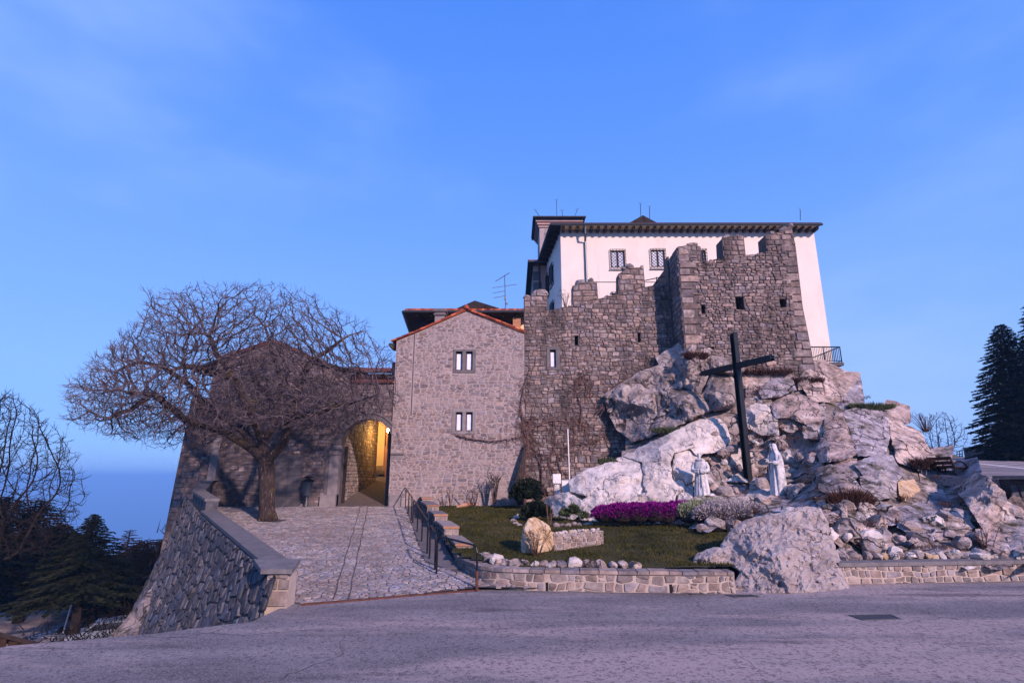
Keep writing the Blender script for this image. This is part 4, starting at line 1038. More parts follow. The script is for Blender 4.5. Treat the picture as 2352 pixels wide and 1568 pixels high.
m = MB(); m.hexa([Vector((2.3, 54.85, tz + .062)), Vector((8.15, 54.85, tz + .062)), Vector((8.15, 60.7, tz + .062)), Vector((2.3, 60.7, tz + .062))], [Vector((4.3, 56.9, tz + .6)), Vector((6.1, 56.9, tz + .6)), Vector((6.1, 58.7, tz + .6)), Vector((4.3, 58.7, tz + .6))]); m.build('roof', M['gutter'], bt)
for (a, b, c, d) in ((1239, 496, 1230, 484), (1279, 495, 1278, 461), (1293, 497, 1291, 485), (1321, 495, 1326, 482)):
    m = MB(); p = P(a, b, 55.2); q = P(c, d, 55.2); m.tube([p, q], .035, 5)
    for dx in (-.2, 0, .2): m.tube([q, q + Vector((dx, 0, .22))], .016, 4)
    m.build('lightning_rod', M['gutter'], bt)
# ------------------------------------------------------------------ crenellated curtain wall
CYw = 31.0
cw_ = thing('curtain_wall', 'rising crenellated curtain wall of rough grey rubble below the cream block', 'wall')
top = [(1203, 684), (1257, 672), (1259, 713), (1315, 702), (1315, 656), (1340, 648), (1371, 646), (1374, 686), (1420, 675), (1420, 629), (1445, 614), (1478, 614), (1482, 659), (1546, 646)]
T2 = px2(top, CYw); xR = P(1573, 820, CYw).x; xL = P(1204, 760, CYw).x
outl = [(xL, .8), (xR + 1, .8), (xR + 1, T2[-1][1])] + T2[::-1]
T2[0] = (xL, T2[0][1])
outl = [(xL, .8), (xR + 1, .8), (xR + 1, T2[-1][1])] + T2[::-1]
def op(x0, y0, x1, y1, Y):
    a = P((x0 + x1) / 2 - (x1 - x0) / 2, (y0 + y1) / 2, Y); b = P((x0 + x1) / 2 + (x1 - x0) / 2, (y0 + y1) / 2, Y)
    return (a.x, P(x0, y1, Y).z, b.x, P(x0, y0, Y).z)
cop = [op(1320, 771, 1328, 793, CYw), op(1465, 764, 1471, 786, CYw)]
cwin = op(1256, 796, 1286, 850, CYw)
panel('wall', ccw(outl), [rect(*h)[::-1] for h in cop] + [rect(cwin[0] + .03, cwin[1] + .03, cwin[2] - .03, cwin[3] - .03)[::-1]], frontal(CYw), .75, M['mortar_curtain'], cw_)
body = ccw([(xL, .8), (xR, .8), (xR, T2[-1][1]), T2[12], T2[2], (xL, T2[2][1] + .1)])
mer = [ccw([(xL, T2[2][1] - .43), (T2[2][0], T2[2][1] + .02), T2[1], T2[0]]), ccw([(T2[3][0], T2[3][1] + .02), (T2[7][0], T2[7][1] + .02), T2[6], T2[5], T2[4]]), ccw([(T2[8][0], T2[8][1] + .02), (T2[12][0], T2[12][1] + .02), T2[11], T2[10], T2[9]])]
# straight line approximations of the wall walk keep the body convex
body = ccw([(xL, .8), (xR, .8), (xR, T2[-1][1] + .12), (T2[2][0], T2[2][1]), (xL, T2[2][1] - .45)])
masonry(cw_, [body], cop + [cwin], .34, .21, frontal(CYw), M['stone_curtain'], 41, jit=.55, gap=.012, prot=.06, drop=.24, rowvar=.35)
masonry(cw_, mer, [], .55, .36, frontal(CYw), M['stone_curtain'], 42, jit=.22, gap=.02, prot=.05, maxp=60, name='merlon_stone', rest='merlon_stones')
stone_surround(cw_, *cwin, [op(1263, 803, 1277, 843, CYw)[0:1] + (op(1263, 803, 1277, 843, CYw)[2], op(1263, 803, 1277, 843, CYw)[1], op(1263, 803, 1277, 843, CYw)[3])], CYw, M['ashlar_dark'])
w = op(1263, 803, 1277, 843, CYw); timber_window(cw_, w[0] + .004, w[1] + .004, w[2] - .004, w[3] - .004, CYw + .1)
m = MB()
for h in cop: m.box((h[0] - .1, CYw + .5, h[1] - .1), (h[2] + .1, CYw + .52, h[3] + .1))
m.build('slit_back', M['shade_black'], cw_)
# rails on the wall walk
m = MB(); m.tube([P(1371, 648, 31.6), P(1422, 648, 31.6)], .025, 5); m.tube([P(1478, 645, 31.6), P(1548, 630, 31.6)], .03, 5); m.tube([P(1478, 648, 31.9), P(1516, 648, 31.9)], .025, 5); m.tube([P(1508, 651, 31.8), P(1508, 636, 31.8)], .03, 5)
tag(m.build('wall_walk_rail', M['black_metal']), 'thin dark metal hand rail between the merlons of the rising wall', 'railing')
# ------------------------------------------------------------------ tower
TY = 29.3
tw = thing('castle_tower', 'square rubble stone castle tower with three ruined merlons above the rocks', 'tower')
tt = [(1551, 568), (1589, 560), (1609, 566), (1613, 606), (1662, 601), (1659, 547), (1680, 541), (1708, 541), (1713, 587), (1762, 584), (1758, 540), (1786, 534), (1818, 517)]
U2 = px2(tt, TY); xTL = P(1565, 700, TY).x
re_ = px2([(1818, 517), (1828, 569), (1844, 706), (1860, 784), (1877, 870)], TY)
zt0 = P(1700, 880, TY).z
outl = [(xTL, zt0), (re_[-1][0] + .1, zt0)] + re_[::-1][0:] + U2[::-1][1:-1] + [(xTL, U2[0][1])]
top_ = [op(1611, 700, 1620, 720, TY), op(1690, 682, 1709, 711, TY), op(1791, 687, 1806, 706, TY), op(1625, 796, 1640, 803, TY)]
panel('wall', ccw(outl), [rect(*h)[::-1] for h in top_], frontal(TY), 1.0, M['mortar_curtain'], tw)
m = MB(); m.box((xTL, TY + 1.02, zt0), (xTL + .9, TY + 8, U2[0][1] - .3)); m.box((xTL - .12, TY + 1.6, zt0 - 3), (xTL - .01, TY + 2.4, U2[0][1] + .1)); m.build('side_wall', M['mortar_curtain'], tw)
fT = lambda u, v, d: Vector((xTL - d, TY + u, v))
masonry(tw, [rect(.0, zt0 - 1.5, 2.2, U2[0][1] - .05)], [], .45, .3, lambda u, v, d: Vector((xTL - d, TY + 2.2 - u, v)), M['stone_curtain'], 44, jit=.25, gap=.02, prot=.04, maxp=70, name='side_stone', rest='side_stones')
xi = xTL + .95
body = ccw([(xTL, zt0), (re_[4][0], zt0), re_[4], re_[3], re_[2], re_[1], (xTL, U2[3][1] - .05)])
mer = [ccw([(xTL, U2[3][1] - .03), (U2[3][0], U2[3][1]), U2[2], U2[1], (xTL, U2[0][1])]), ccw([(U2[4][0], U2[4][1] + .02), (U2[8][0], U2[8][1] + .02), U2[7], U2[6], U2[5]]), ccw([(U2[9][0], U2[9][1] + .02), (re_[1][0], re_[1][1] + .02), U2[12], U2[11], U2[10]])]
tst = lambda u, v: u < xTL + .95 + .0 * v
masonry(tw, [body], top_, .32, .18, frontal(TY), M['stone_curtain'], 45, jit=.55, gap=.012, prot=.07, drop=.22, rowvar=.3, filt=lambda u, v: xTL + .9 < u < (re_[1][0] + (re_[4][0] - re_[1][0]) * (re_[1][1] - v) / (re_[1][1] - re_[4][1])) - .7)
def quoins(xa, edge, z0, z1, Y, left, seed):
    rng = random.Random(seed); z = z0; k = 0
    while z < z1 - .2:
        h = rng.uniform(.34, .6); h = min(h, z1 - z); wq = rng.uniform(.75, 1.15) if k % 2 else rng.uniform(.5, .75); k += 1
        e = edge(z + h / 2)
        a, b = (e, e + wq) if left else (e - wq, e)
        v, f = stone_geo(rect(a, z, b, z + h), ((a + b) / 2, z + h / 2), frontal(Y), .018, .07, rng, round_=False)
        new_obj('corner_stone', v, f, M['stone_curtain'], tw); z += h
quoins(0, lambda z: xTL, zt0, U2[0][1], TY, True, 5)
def redge(z):
    for a, b in zip(re_, re_[1:]):
        if z >= b[1]: return a[0] + (b[0] - a[0]) * (a[1] - z) / (a[1] - b[1])
    return re_[-1][0]
quoins(0, redge, zt0, re_[0][1] - .8, TY, False, 6)
masonry(tw, mer, [], .45, .32, frontal(TY), M['stone_curtain'], 46, jit=.28, gap=.02, prot=.06, maxp=70, name='merlon_stone', rest='merlon_stones')
m = MB()
for h in top_: m.box((h[0] - .1, TY + .8, h[1] - .1), (h[2] + .1, TY + .82, h[3] + .1))
m.build('opening_back', M['shade_black'], tw)
# stones projecting at the ruined tops
rng = random.Random(4)
for (x, y, r) in ((1589, 562, .3), (1560, 569, .18), (1667, 544, .22), (1698, 542, .16), (1775, 537, .2), (1800, 527, .25), (1812, 519, .2)):
    rock_at(P(x, y, TY + .35), r * 1.2, r * .7, r, 0, rng.choice(LOW['rock_dark']), tw, 'top_stone', rng=rng)
for (x, y, r) in ((1210, 684, .22), (1240, 676, .4), (1335, 652, .34), (1355, 645, .2), (1432, 620, .2), (1444, 612, .26), (1474, 613, .16), (1392, 683, .18)):
    rock_at(P(x, y, CYw + .35), r * 1.2, r * .7, r, 0, rng.choice(LOW['rock_dark']), cw_, 'top_stone', rng=rng)
# ------------------------------------------------------------------ balcony
bc = thing('balcony_annex', 'small concrete balcony with dark railing at the right foot of the cream block', 'balcony')
BY = 38.0
b0 = P(1868, 831, BY); b1 = P(1912, 831, 41.8); tlx = P(1862, 831, BY).x; trx = P(1941, 832, BY)
m = MB(); s0 = P(1866, 832, BY); s1 = P(1938, 832, BY); zs = s0.z
m.hexa([Vector((s0.x - 1.5, BY, zs - .22)), Vector((s1.x, BY, zs - .22)), Vector((s1.x, WY + 1, zs - .22)), Vector((s0.x - 1.5, WY + 1, zs - .22))], [Vector((s0.x - 1.5, BY, zs)), Vector((s1.x, BY, zs)), Vector((s1.x, WY + 1, zs)), Vector((s0.x - 1.5, WY + 1, zs))]); m.build('slab', M['concrete'], bc)
m = MB(); q = P(1914, 850, BY + .9); m.box((s0.x - 1.5, BY + .9, zs - 3.5), (q.x, WY, zs - .223)); m.build('base_wall', M['stone_low'], bc)
hr = 1.15
def rail(p, q, n, nm):
    m = MB(); m.tube([p + Vector((0, 0, hr)), q + Vector((0, 0, hr))], .04, 6); m.tube([p + Vector((0, 0, .12)), q + Vector((0, 0, .12))], .025, 6); m.build(nm, M['black_metal'], bc)
    bm_ = None
    for i in range(n + 1):
        c = p + (q - p) * (i / n)
        if bm_ is None: m = MB(); m.tube([Vector((0, 0, .12)), Vector((0, 0, hr))], .016, 5); o = m.build('baluster', M['black_metal'], bc); bm_ = o.data; o.matrix_basis = Matrix.Translation(c)
        else: inst('baluster', bm_, Matrix.Translation(c), bc)
e = .08
rail(Vector((s0.x - 1.5, BY + e, zs)), Vector((s1.x - e, BY + e, zs)), 30, 'hand_rail')
rail(Vector((s1.x - e, BY + e, zs)), Vector((s1.x - e, WY + .8, zs)), 22, 'hand_rail')
for c in (Vector((s1.x - e, BY + e, zs)), Vector((s0.x + .95, BY + e, zs)), Vector((s1.x - e, WY, zs))):
    m = MB(); m.tube([c - Vector((0, 0, .2)), c + Vector((0, 0, hr + .02))], .04, 6); m.build('post', M['black_metal'], bc)
# ================================================================== ROCK HILL
CTRL = [(1240,1180,27.5),(1300,1192,25.6),(1400,1203,24.3),(1560,1200,23.8),(1700,1195,23.0),(1760,1178,21.0),(1640,1260,17.0),
 (1870,1180,18.6),(1955,1285,16.75),(2150,1283,16.75),(2352,1280,16.8),(2480,1280,17.0),(1700,1285,15.8),
 (1900,1140,20.6),(2050,1180,19.4),(2200,1180,19.8),(2320,1190,20.0),(2260,1090,21.0),(2330,1130,20.2),(2480,1190,19.4),(2480,1120,20.4),
 (1600,1148,24.6),(1740,1120,25.6),(1800,1140,24.4),(1615,1160,24.0),
 (1900,1050,24.4),(2050,1050,24.2),(2165,1050,25.2),(2190,1098,23.6),
 (1800,950,27.0),(1950,950,27.2),(2045,935,28.6),(2105,980,28.2),(2150,1010,27.0),
 (1870,862,29.3),(1925,866,30.0),(1700,835,29.35),(1590,805,29.4),(1965,900,29.4),(1780,850,29.3),
 (1650,975,27.6),(1520,1030,26.8),(1400,1075,26.6),(1320,1105,26.6),(1280,1140,26.6),
 (1400,900,30.6),(1450,862,30.7),(1540,820,30.4),(1620,900,28.9),(1430,1005,30.2),(1500,960,29.2)]
_A = np.array(CTRL, float); _Pc = _A[:, :2] / 400.0
def _tps(r): return np.where(r > 1e-9, r * r * np.log(np.maximum(r, 1e-9)), 0)
_K = _tps(np.linalg.norm(_Pc[:, None] - _Pc[None], axis=2)) + np.eye(len(_Pc)) * 2e-3
_Q = np.hstack([np.ones((len(_Pc), 1)), _Pc]); _S = np.block([[_K, _Q], [_Q.T, np.zeros((3, 3))]])
_w = np.linalg.solve(_S, np.concatenate([_A[:, 2], np.zeros(3)]))
def Dm(X, Y):
    p = np.stack([np.ravel(X), np.ravel(Y)], 1) / 400.0
    r = np.linalg.norm(p[:, None] - _Pc[None], axis=2)
    return _tps(r) @ _w[:-3] + _w[-3] + p @ _w[-2:]
HILL = [(1235,1190),(1250,1150),(1300,1120),(1325,1088),(1405,1045),(1425,1010),(1385,930),(1420,880),(1500,838),(1545,812),(1590,798),(1700,818),(1800,835),(1872,850),(1925,866),(1965,900),(2045,935),(2105,978),(2150,1010),(2168,1055),(2240,1085),(2318,1130),(2330,1190),(2480,1190),(2480,1300),(1940,1300),(1900,1200),(1780,1190),(1740,1205),(1640,1215),(1250,1212)]
hill = thing('rocky_hill', 'steep hillside of cracked grey limestone blocks under the castle tower', 'rock face', kind='structure')
del hill['category']
gx = np.arange(1230, 2490, 9); gy = np.arange(792, 1310, 9)
GX, GY_ = np.meshgrid(gx, gy); DD = Dm(GX, GY_).reshape(GX.shape)
vs = []; idx = {}
for j in range(len(gy)):
    for i in range(len(gx)):
        x, y = gx[i], gy[j]
        if all(inside(x + dx_, y - dy_, HILL) for dx_, dy_ in ((0, 0), (10, 10), (-10, 10), (0, 14))):
            idx[(i, j)] = len(vs); vs.append(P(x, y, DD[j, i] + .16 + .22 * noise.noise(Vector((x * .03, y * .03, 0)))))
fs = []
for (i, j) in list(idx):
    if (i + 1, j) in idx and (i, j + 1) in idx and (i + 1, j + 1) in idx: fs.append((idx[i, j], idx[i, j + 1], idx[i + 1, j + 1], idx[i + 1, j]))
new_obj('hill_ground', vs, fs, M['rock_dark'], hill, smooth=True)
# mass of the hill behind its face
m = MB()
for (x0, x1, y0, y1, z0, z1) in ((8.0, 20.5, 30.4, 40, .5, 6.2), (7, 15, 29.8, 30.3, 6.0, 8.2), (11, 18.5, 29.2, 40, .5, 4.2)):
    m.hexa([Vector((x0, y0, z0)), Vector((x1 + 1, y0, z0)), Vector((x1 + 1, y1, z0)), Vector((x0, y1, z0))], [Vector((x0 + .5, y0 + .3, z1)), Vector((x1 - 1.5, y0 + .3, z1)), Vector((x1 - 2, y1, z1)), Vector((x0 + .5, y1, z1))])
m.build('hill_core', M['hill_soil'], hill)
def edge_dist(pts, poly):
    A = np.array(poly, float); B = np.roll(A, -1, axis=0); d = B - A
    t = ((pts[:, None] - A[None]) * d[None]).sum(2) / np.maximum((d * d).sum(1), 1e-9); t = np.clip(t, 0, 1)
    return np.linalg.norm(pts[:, None] - (A[None] + d[None] * t[:, :, None]), axis=2).min(1)
def rock_patch(poly, seed, mat, parent, bulge=None, off=0.0, res=4.0, rough=1.0, depth_fn=None, thick=.9, nfac=6, name='rock_block', edge=.42, ragged=1.0):
    """a weathered block: outline given as seen from the road, real faceted relief and thickness"""
    rg = np.random.RandomState(seed); poly = ccw([tuple(p) for p in poly])
    bd = []
    for i in range(len(poly)):
        a = poly[i]; b = poly[(i + 1) % len(poly)]; L = math.hypot(b[0] - a[0], b[1] - a[1]); n = max(1, int(L / (res * 1.4)))
        for k in range(n):
            t = k / n; q = noise.noise(Vector((a[0] + (b[0] - a[0]) * t, a[1] + (b[1] - a[1]) * t, seed)) * .13) * ragged * min(L * .06, 3.5)
            nx, ny = (b[1] - a[1]) / L, -(b[0] - a[0]) / L
            bd.append((a[0] + (b[0] - a[0]) * t + nx * q, a[1] + (b[1] - a[1]) * t + ny * q))
    xs = [p[0] for p in bd]; ys = [p[1] for p in bd]; area = area_c(poly)[0]; R_ = math.sqrt(area / PI)
    g = [(x + rg.uniform(-.3, .3) * res, y + rg.uniform(-.3, .3) * res) for x in np.arange(min(xs), max(xs), res) for y in np.arange(min(ys), max(ys), res)]
    if g:
        G = np.array(g); keep = edge_dist(G, bd) > res * .55
        g = [p for p, k in zip(g, keep) if k and inside(p[0], p[1], bd)]
    nb = len(bd); allp = [Vector(p) for p in bd] + [Vector(p) for p in g]
    try: r = geometry.delaunay_2d_cdt(allp, [], [list(range(nb))], 1, 1e-4)
    except Exception: return None
    pv = np.array([(p.x, p.y) for p in r[0]]); faces = [f for f in r[2]]
    if len(pv) < 4: return None
    dist = edge_dist(pv, bd); D0 = depth_fn(pv[:, 0], pv[:, 1]) if depth_fn else Dm(pv[:, 0], pv[:, 1])
    mpp = D0.mean() / F                                    # metres per unit at this distance
    bl = bulge if bulge is not None else .38 * R_ * mpp
    t = np.clip(dist / (R_ * edge), 0, 1); dome = (1 - (1 - t) ** 2) ** .45
    cx, cy = pv.mean(0); fac = np.full(len(pv), 9.0)
    for _ in range(nfac):
        a = rg.uniform(0, 2 * PI); px_, py_ = cx + rg.uniform(-.5, .5) * R_ * 1.2, cy + rg.uniform(-.5, .5) * R_ * 1.2; sl_ = rg.uniform(.2, 1.35) * mpp
        fac = np.minimum(fac, sl_ * ((pv[:, 0] - px_) * math.cos(a) + (pv[:, 1] - py_) * math.sin(a)) + rg.uniform(0, .35) * R_ * mpp)
    fac = np.clip(fac, -.85 * bl, .9 * bl)
    out = []
    order = np.zeros(len(pv))
    for i in range(len(pv)):
        q = Vector((pv[i, 0], pv[i, 1] * 1.3, seed * 7.7))
        nn = (noise.fractal(q * .035, .9, 2.1, 4) * .10 - abs(noise.noise(q * .06)) * .12 + noise.noise(q * .22) * .03) * rough * min(1, t[i] + .3)
        out.append(P(pv[i, 0], pv[i, 1], D0[i] + off - bl * (dome[i] - .35) - fac[i] * dome[i] - nn))
    # skirt to give the block its thickness
    bset = {}
    cnt = {}
    for f in faces:
        for k in range(len(f)):
            e = (f[k], f[(k + 1) % len(f)]); cnt[e] = 1
    bed = [e for e in cnt if (e[1], e[0]) not in cnt]
    fs = [tuple(f)[::-1] for f in faces]
    for a, b in bed:
        for q in (a, b):
            if q not in bset:
                bset[q] = len(out); x = cx + (pv[q, 0] - cx) * .8; y = cy + (pv[q, 1] - cy) * .8; out.append(P(x, y, D0[q] + off + thick))
        fs.append((a, b, bset[b], bset[a]))
    o = new_obj(name, out, fs, mat, parent); smooth_by_angle(o.data, 20); return o
rng = random.Random(17)
# hand placed blocks follow the photograph
def HB(pts, mat, seed, **k): return rock_patch(pts, seed, M[mat], k.pop('parent', hill), **k)
PALE = [[(1305,1103),(1345,1078),(1395,1062),(1430,1047),(1462,1042),(1478,1075),(1490,1120),(1470,1150),(1430,1178),(1395,1160),(1372,1118),(1350,1140),(1310,1128)],
 [(1430,1047),(1500,1012),(1560,985),(1600,963),(1650,958),(1668,975),(1680,1010),(1662,1035),(1600,1045),(1585,1030),(1548,1040),(1540,1060),(1500,1058),(1475,1062)],
 [(1475,1062),(1540,1058),(1545,1100),(1560,1120),(1548,1155),(1500,1165),(1468,1160),(1440,1178),(1395,1165),(1480,1130)],
 [(1548,1040),(1585,1032),(1603,1050),(1610,1080),(1592,1120),(1590,1158),(1560,1160),(1553,1120),(1543,1085)],
 [(1243,1160),(1262,1138),(1305,1128),(1340,1150),(1338,1180),(1300,1202),(1250,1192)],
 [(1325,1160),(1350,1138),(1372,1120),(1398,1160),(1430,1180),(1390,1200),(1335,1202)],
 [(1374,1152),(1420,1172),(1480,1150),(1560,1150),(1600,1158),(1590,1185),(1400,1195)]]
pale = thing('pale_rock_slab', 'long pale cream limestone slab rising behind the purple heather', 'rock')
for i, p in enumerate(PALE): rock_patch(p, 200 + i, M['rock_white'], pale, off=-.35 - (.2 if i in (1, 2) else 0), bulge=.5, res=4, nfac=14, name='rock_block', rough=1.2, edge=.14)
DARK = [[(1388,905),(1430,878),(1470,880),(1505,905),(1510,950),(1490,985),(1440,1005),(1415,985),(1395,945)],
 [(1430,878),(1470,852),(1540,828),(1560,850),(1570,890),(1530,920),(1505,905),(1470,880)],
 [(1505,905),(1560,890),(1612,905),(1640,940),(1600,960),(1540,985),(1490,1005),(1450,1015),(1440,1003),(1490,985),(1512,950)],
 [(1540,828),(1585,806),(1620,815),(1632,850),(1610,905),(1570,890),(1560,850)],
 [(1612,905),(1635,860),(1680,860),(1700,900),(1688,935),(1640,945)],
 [(1620,815),(1700,822),(1715,855),(1680,862),(1634,858)]]
dark = thing('dark_outcrop', 'dark pitted limestone outcrop overhanging the foot of the crenellated wall', 'rock')
for i, p in enumerate(DARK): rock_patch(p, 300 + i, M['rock_dark'], dark, off=-.55, bulge=.8, res=4.5, nfac=9, rough=2.0)
fgr = thing('foreground_rock', 'big pale grey rock breaking through the low wall at the road edge', 'rock')
def dfg(x, y): return 14.75 + (1362 - y) / 200 * 2.6 + ((x - 1800) / 150) ** 2 * .55
rock_patch([(1668,1362),(1688,1335),(1700,1312),(1672,1296),(1652,1280),(1655,1250),(1680,1215),(1712,1192),(1760,1182),(1800,1176),(1845,1162),(1885,1166),(1903,1200),(1912,1230),(1925,1280),(1940,1330),(1957,1356),(1900,1359),(1800,1362),(1740,1364)], 401, M['rock_fg'], fgr, depth_fn=dfg, bulge=.6, res=3.8, nfac=16, rough=1.3, thick=2.2, edge=.14, off=-.35)
rock_patch([(1590,1290),(1600,1270),(1640,1255),(1680,1260),(1712,1285),(1705,1300),(1600,1302)], 403, M['rock_fg'], fgr, depth_fn=lambda x, y: 15.75 + (1302 - y) / 50 * .5 + 0 * x, bulge=.3, res=4, nfac=6, rough=1.5)
BIG = [([(1745,1160),(1790,1140),(1840,1132),(1870,1150),(1885,1172),(1840,1178),(1770,1180)], 'rock', -.2),
 ([(1770,930),(1810,905),(1850,908),(1880,925),(1890,965),(1850,975),(1815,960),(1780,960)], 'rock', -.5), ([(1700,945),(1735,925),(1770,930),(1785,960),(1790,1000),(1750,1000),(1720,985)], 'rock_white', -.4),
 ([(1840,935),(1895,925),(1900,975),(1885,1010),(1845,1005)], 'rock', -.3), ([(1830,870),(1900,860),(1925,900),(1905,925),(1860,920)], 'rock', -.3), ([(1740,895),(1775,868),(1820,868),(1830,895),(1790,912),(1750,915)], 'rock', -.4),
 ([(1895,960),(1935,945),(1950,985),(1968,1045),(1930,1058),(1885,1062),(1870,1035),(1888,1000)], 'rock', -.55), ([(1935,945),(1990,925),(2040,945),(2045,1000),(2035,1045),(1970,1048),(1952,990)], 'rock', -.55),
 ([(2040,950),(2080,975),(2115,990),(2140,1040),(2160,1058),(2110,1080),(2060,1060),(2045,1000)], 'rock', -.4),
 ([(1960,1065),(2010,1040),(2050,1045),(2075,1090),(2050,1120),(2000,1110)], 'rock', -.5), ([(1975,1095),(2025,1075),(2060,1110),(2060,1140),(2010,1150),(1980,1130)], 'rock', -.6),
 ([(1870,1075),(1910,1065),(1965,1100),(1990,1135),(1930,1140),(1880,1125)], 'rock', -.6), ([(2062,1105),(2100,1100),(2115,1125),(2080,1150),(2065,1135)], 'rock_yellow', -.3),
 ([(1930,1150),(1990,1130),(2050,1165),(2060,1205),(1990,1215),(1940,1190)], 'rock', -.3), ([(2060,1165),(2120,1150),(2165,1180),(2160,1225),(2110,1235),(2060,1210)], 'rock', -.4), ([(2165,1165),(2210,1170),(2240,1210),(2215,1240),(2170,1230)], 'rock', -.4),
 ([(2190,1120),(2240,1085),(2265,1092),(2310,1130),(2318,1180),(2312,1215),(2260,1220),(2235,1180),(2215,1150)], 'rock', -.5), ([(2240,1215),(2300,1205),(2340,1225),(2345,1260),(2290,1268),(2250,1245)], 'rock', -.4),
 ([(2110,1078),(2150,1080),(2200,1103),(2190,1135),(2140,1140),(2115,1120)], 'rock', .1), ([(1870,1140),(1925,1145),(1945,1190),(1900,1205),(1885,1180)], 'rock', -.4), ([(1960,1195),(2020,1215),(2030,1240),(1980,1245),(1945,1225)], 'rock', -.4),
 ([(2290,1200),(2340,1190),(2400,1220),(2400,1275),(2330,1265)], 'rock', -.5)]
for i, (p, mt, of) in enumerate(BIG): HB(p, mt, 500 + i, off=of - (.6 if i in (16, 17, 21) else .1), res=4.5, nfac=9, rough=1.0)
covered = [ccw(p) for p in PALE + DARK] + [b[0] for b in BIG]
def cov(x, y, marg=0): return any(inside(x, y, c) for c in covered)
ZONE_S = [(1640,985),(1700,1000),(1800,1010),(1880,1050),(1860,1130),(1760,1160),(1600,1165),(1600,1100),(1650,1040)]
def spread(cw, ch, rot, test, seed, lo, hi, offs, mats, drop=.2):
    rg2 = random.Random(seed); c, s = math.cos(rot), math.sin(rot)
    cells = voronoi(-900, -900, 900, 900, cw, ch, .42, rg2, drop, .3); k = 0
    for q in cells:
        q = [(1850 + c * x - s * y, 1050 + s * x + c * y) for x, y in q]
        a, cc = area_c(q)
        if not inside(cc[0], cc[1], HILL) or cov(*cc) or not test(*cc): continue
        kk = 1.05; q = [(cc[0] + (p[0] - cc[0]) * kk, cc[1] + (p[1] - cc[1]) * kk) for p in q]
        mt = rg2.choices(list(mats), list(mats.values()))[0]
        rock_patch(q, seed * 1000 + k, M[mt], hill, off=rg2.uniform(*offs), res=max(3.6, math.sqrt(a) / 8), nfac=8, rough=.85); k += 1
    return k
def lower(x, y): return y > 1175
k1 = spread(62, 44, -.42, lambda x, y: not lower(x, y) and not inside(x, y, ZONE_S), 3, 0, 0, (-.32, .02), {'rock': 5, 'rock_dark': 1})
k2 = spread(38, 27, -.3, lambda x, y: inside(x, y, ZONE_S), 4, 0, 0, (-.35, .05), {'rock': 4, 'rock_white': 1, 'rock_dark': 1})
k3 = spread(40, 26, -.1, lambda x, y: lower(x, y) and y < 1292, 5, 0, 0, (-.35, -.05), {'rock': 6, 'rock_dark': 1, 'rock_white': .6})
# loose rubble wedged between the blocks
for i in range(105):
    while True:
        x = rng.uniform(1600, 2400); y = rng.uniform(870, 1285)
        if inside(x, y, HILL) and (y > 1160 or inside(x, y, ZONE_S)): break
    d = float(Dm([x], [y])[0]); r = rng.uniform(.12, .36)
    rock_at(P(x, y, d - .45), r * 1.3, r * .8, r, rng.uniform(-.4, .4), rng.choice(LOW['rock' if rng.random() < .8 else 'rock_white']), hill, 'loose_stone', rng=rng)

# small plants rooted in the crevices
V = []; Fs = []; rgp = np.random.RandomState(21)
for i in range(95):
    while True:
        x = rgp.uniform(1560, 2320); y = rgp.uniform(840, 1270)
        if inside(x, y, HILL) and not any(inside(x, y, ccw(p)) for p in PALE): break
    c = P(x, y, float(Dm([x], [y])[0]) - .28); n = rgp.randint(25, 80); w_ = rgp.uniform(.12, .4)
    for k in range(n):
        b = c + Vector((rgp.uniform(-1, 1) * w_, rgp.uniform(-.3, .2), rgp.uniform(-.05, .05))); dd = Vector((rgp.uniform(-.6, .6), rgp.uniform(-.8, .1), 1)).normalized() * rgp.uniform(.08, .22); q = Vector((.012, .004, 0)); j = len(V); V += [b - q, b + q, b + dd]; Fs.append((j, j + 1, j + 2))
new_obj('crevice_plants', V, Fs, M['dry_brown'], hill)['kind'] = 'stuff'
# ================================================================== LOW WALLS
def poly_path(pts):
    L = [0.0]
    for a, b in zip(pts, pts[1:]): L.append(L[-1] + (b - a).length)
    def f(u):
        u = min(max(u, 0), L[-1])
        for k in range(len(L) - 1):
            if u <= L[k + 1] or k == len(L) - 2:
                t = (u - L[k]) / (L[k + 1] - L[k]); d = (pts[k + 1] - pts[k]).normalized(); return pts[k].lerp(pts[k + 1], t), d
    return f, L[-1]
def smooth_pts(pts, n):
    out = []
    for i in range(n + 1):
        t = i / n * (len(pts) - 1); k = min(int(t), len(pts) - 2); u = t - k
        p0 = pts[max(k - 1, 0)]; p1 = pts[k]; p2 = pts[k + 1]; p3 = pts[min(k + 2, len(pts) - 1)]
        out.append(.5 * ((2 * p1) + (p2 - p0) * u + (2 * p0 - 5 * p1 + 4 * p2 - p3) * u * u + (3 * p1 - p0 - 3 * p2 + p3) * u ** 3))
    return out
lw = thing('garden_wall', 'low curved rubble wall with flat coping slabs round the front of the lawn', 'wall')
base = smooth_pts([Vector((p.x, p.y, 0)) for p in low_edge], 40)
pf, PL = poly_path(base)
def lw_frame(u, v, d):
    p, t = pf(u); n = Vector((t.y, -t.x, 0)); return p + n * d + Vector((0, 0, v))
CAPZ = .50
m = MB(); N_ = 40
for i in range(N_):
    u0, u1 = PL * i / N_, PL * (i + 1) / N_
    m.hexa([lw_frame(u0, -.3, 0), lw_frame(u1, -.3, 0), lw_frame(u1, -.3, -.38), lw_frame(u0, -.3, -.38)], [lw_frame(u0, CAPZ - .08, 0), lw_frame(u1, CAPZ - .08, 0), lw_frame(u1, CAPZ - .08, -.38), lw_frame(u0, CAPZ - .08, -.38)])
m.build('wall_core', M['mortar_low'], lw)
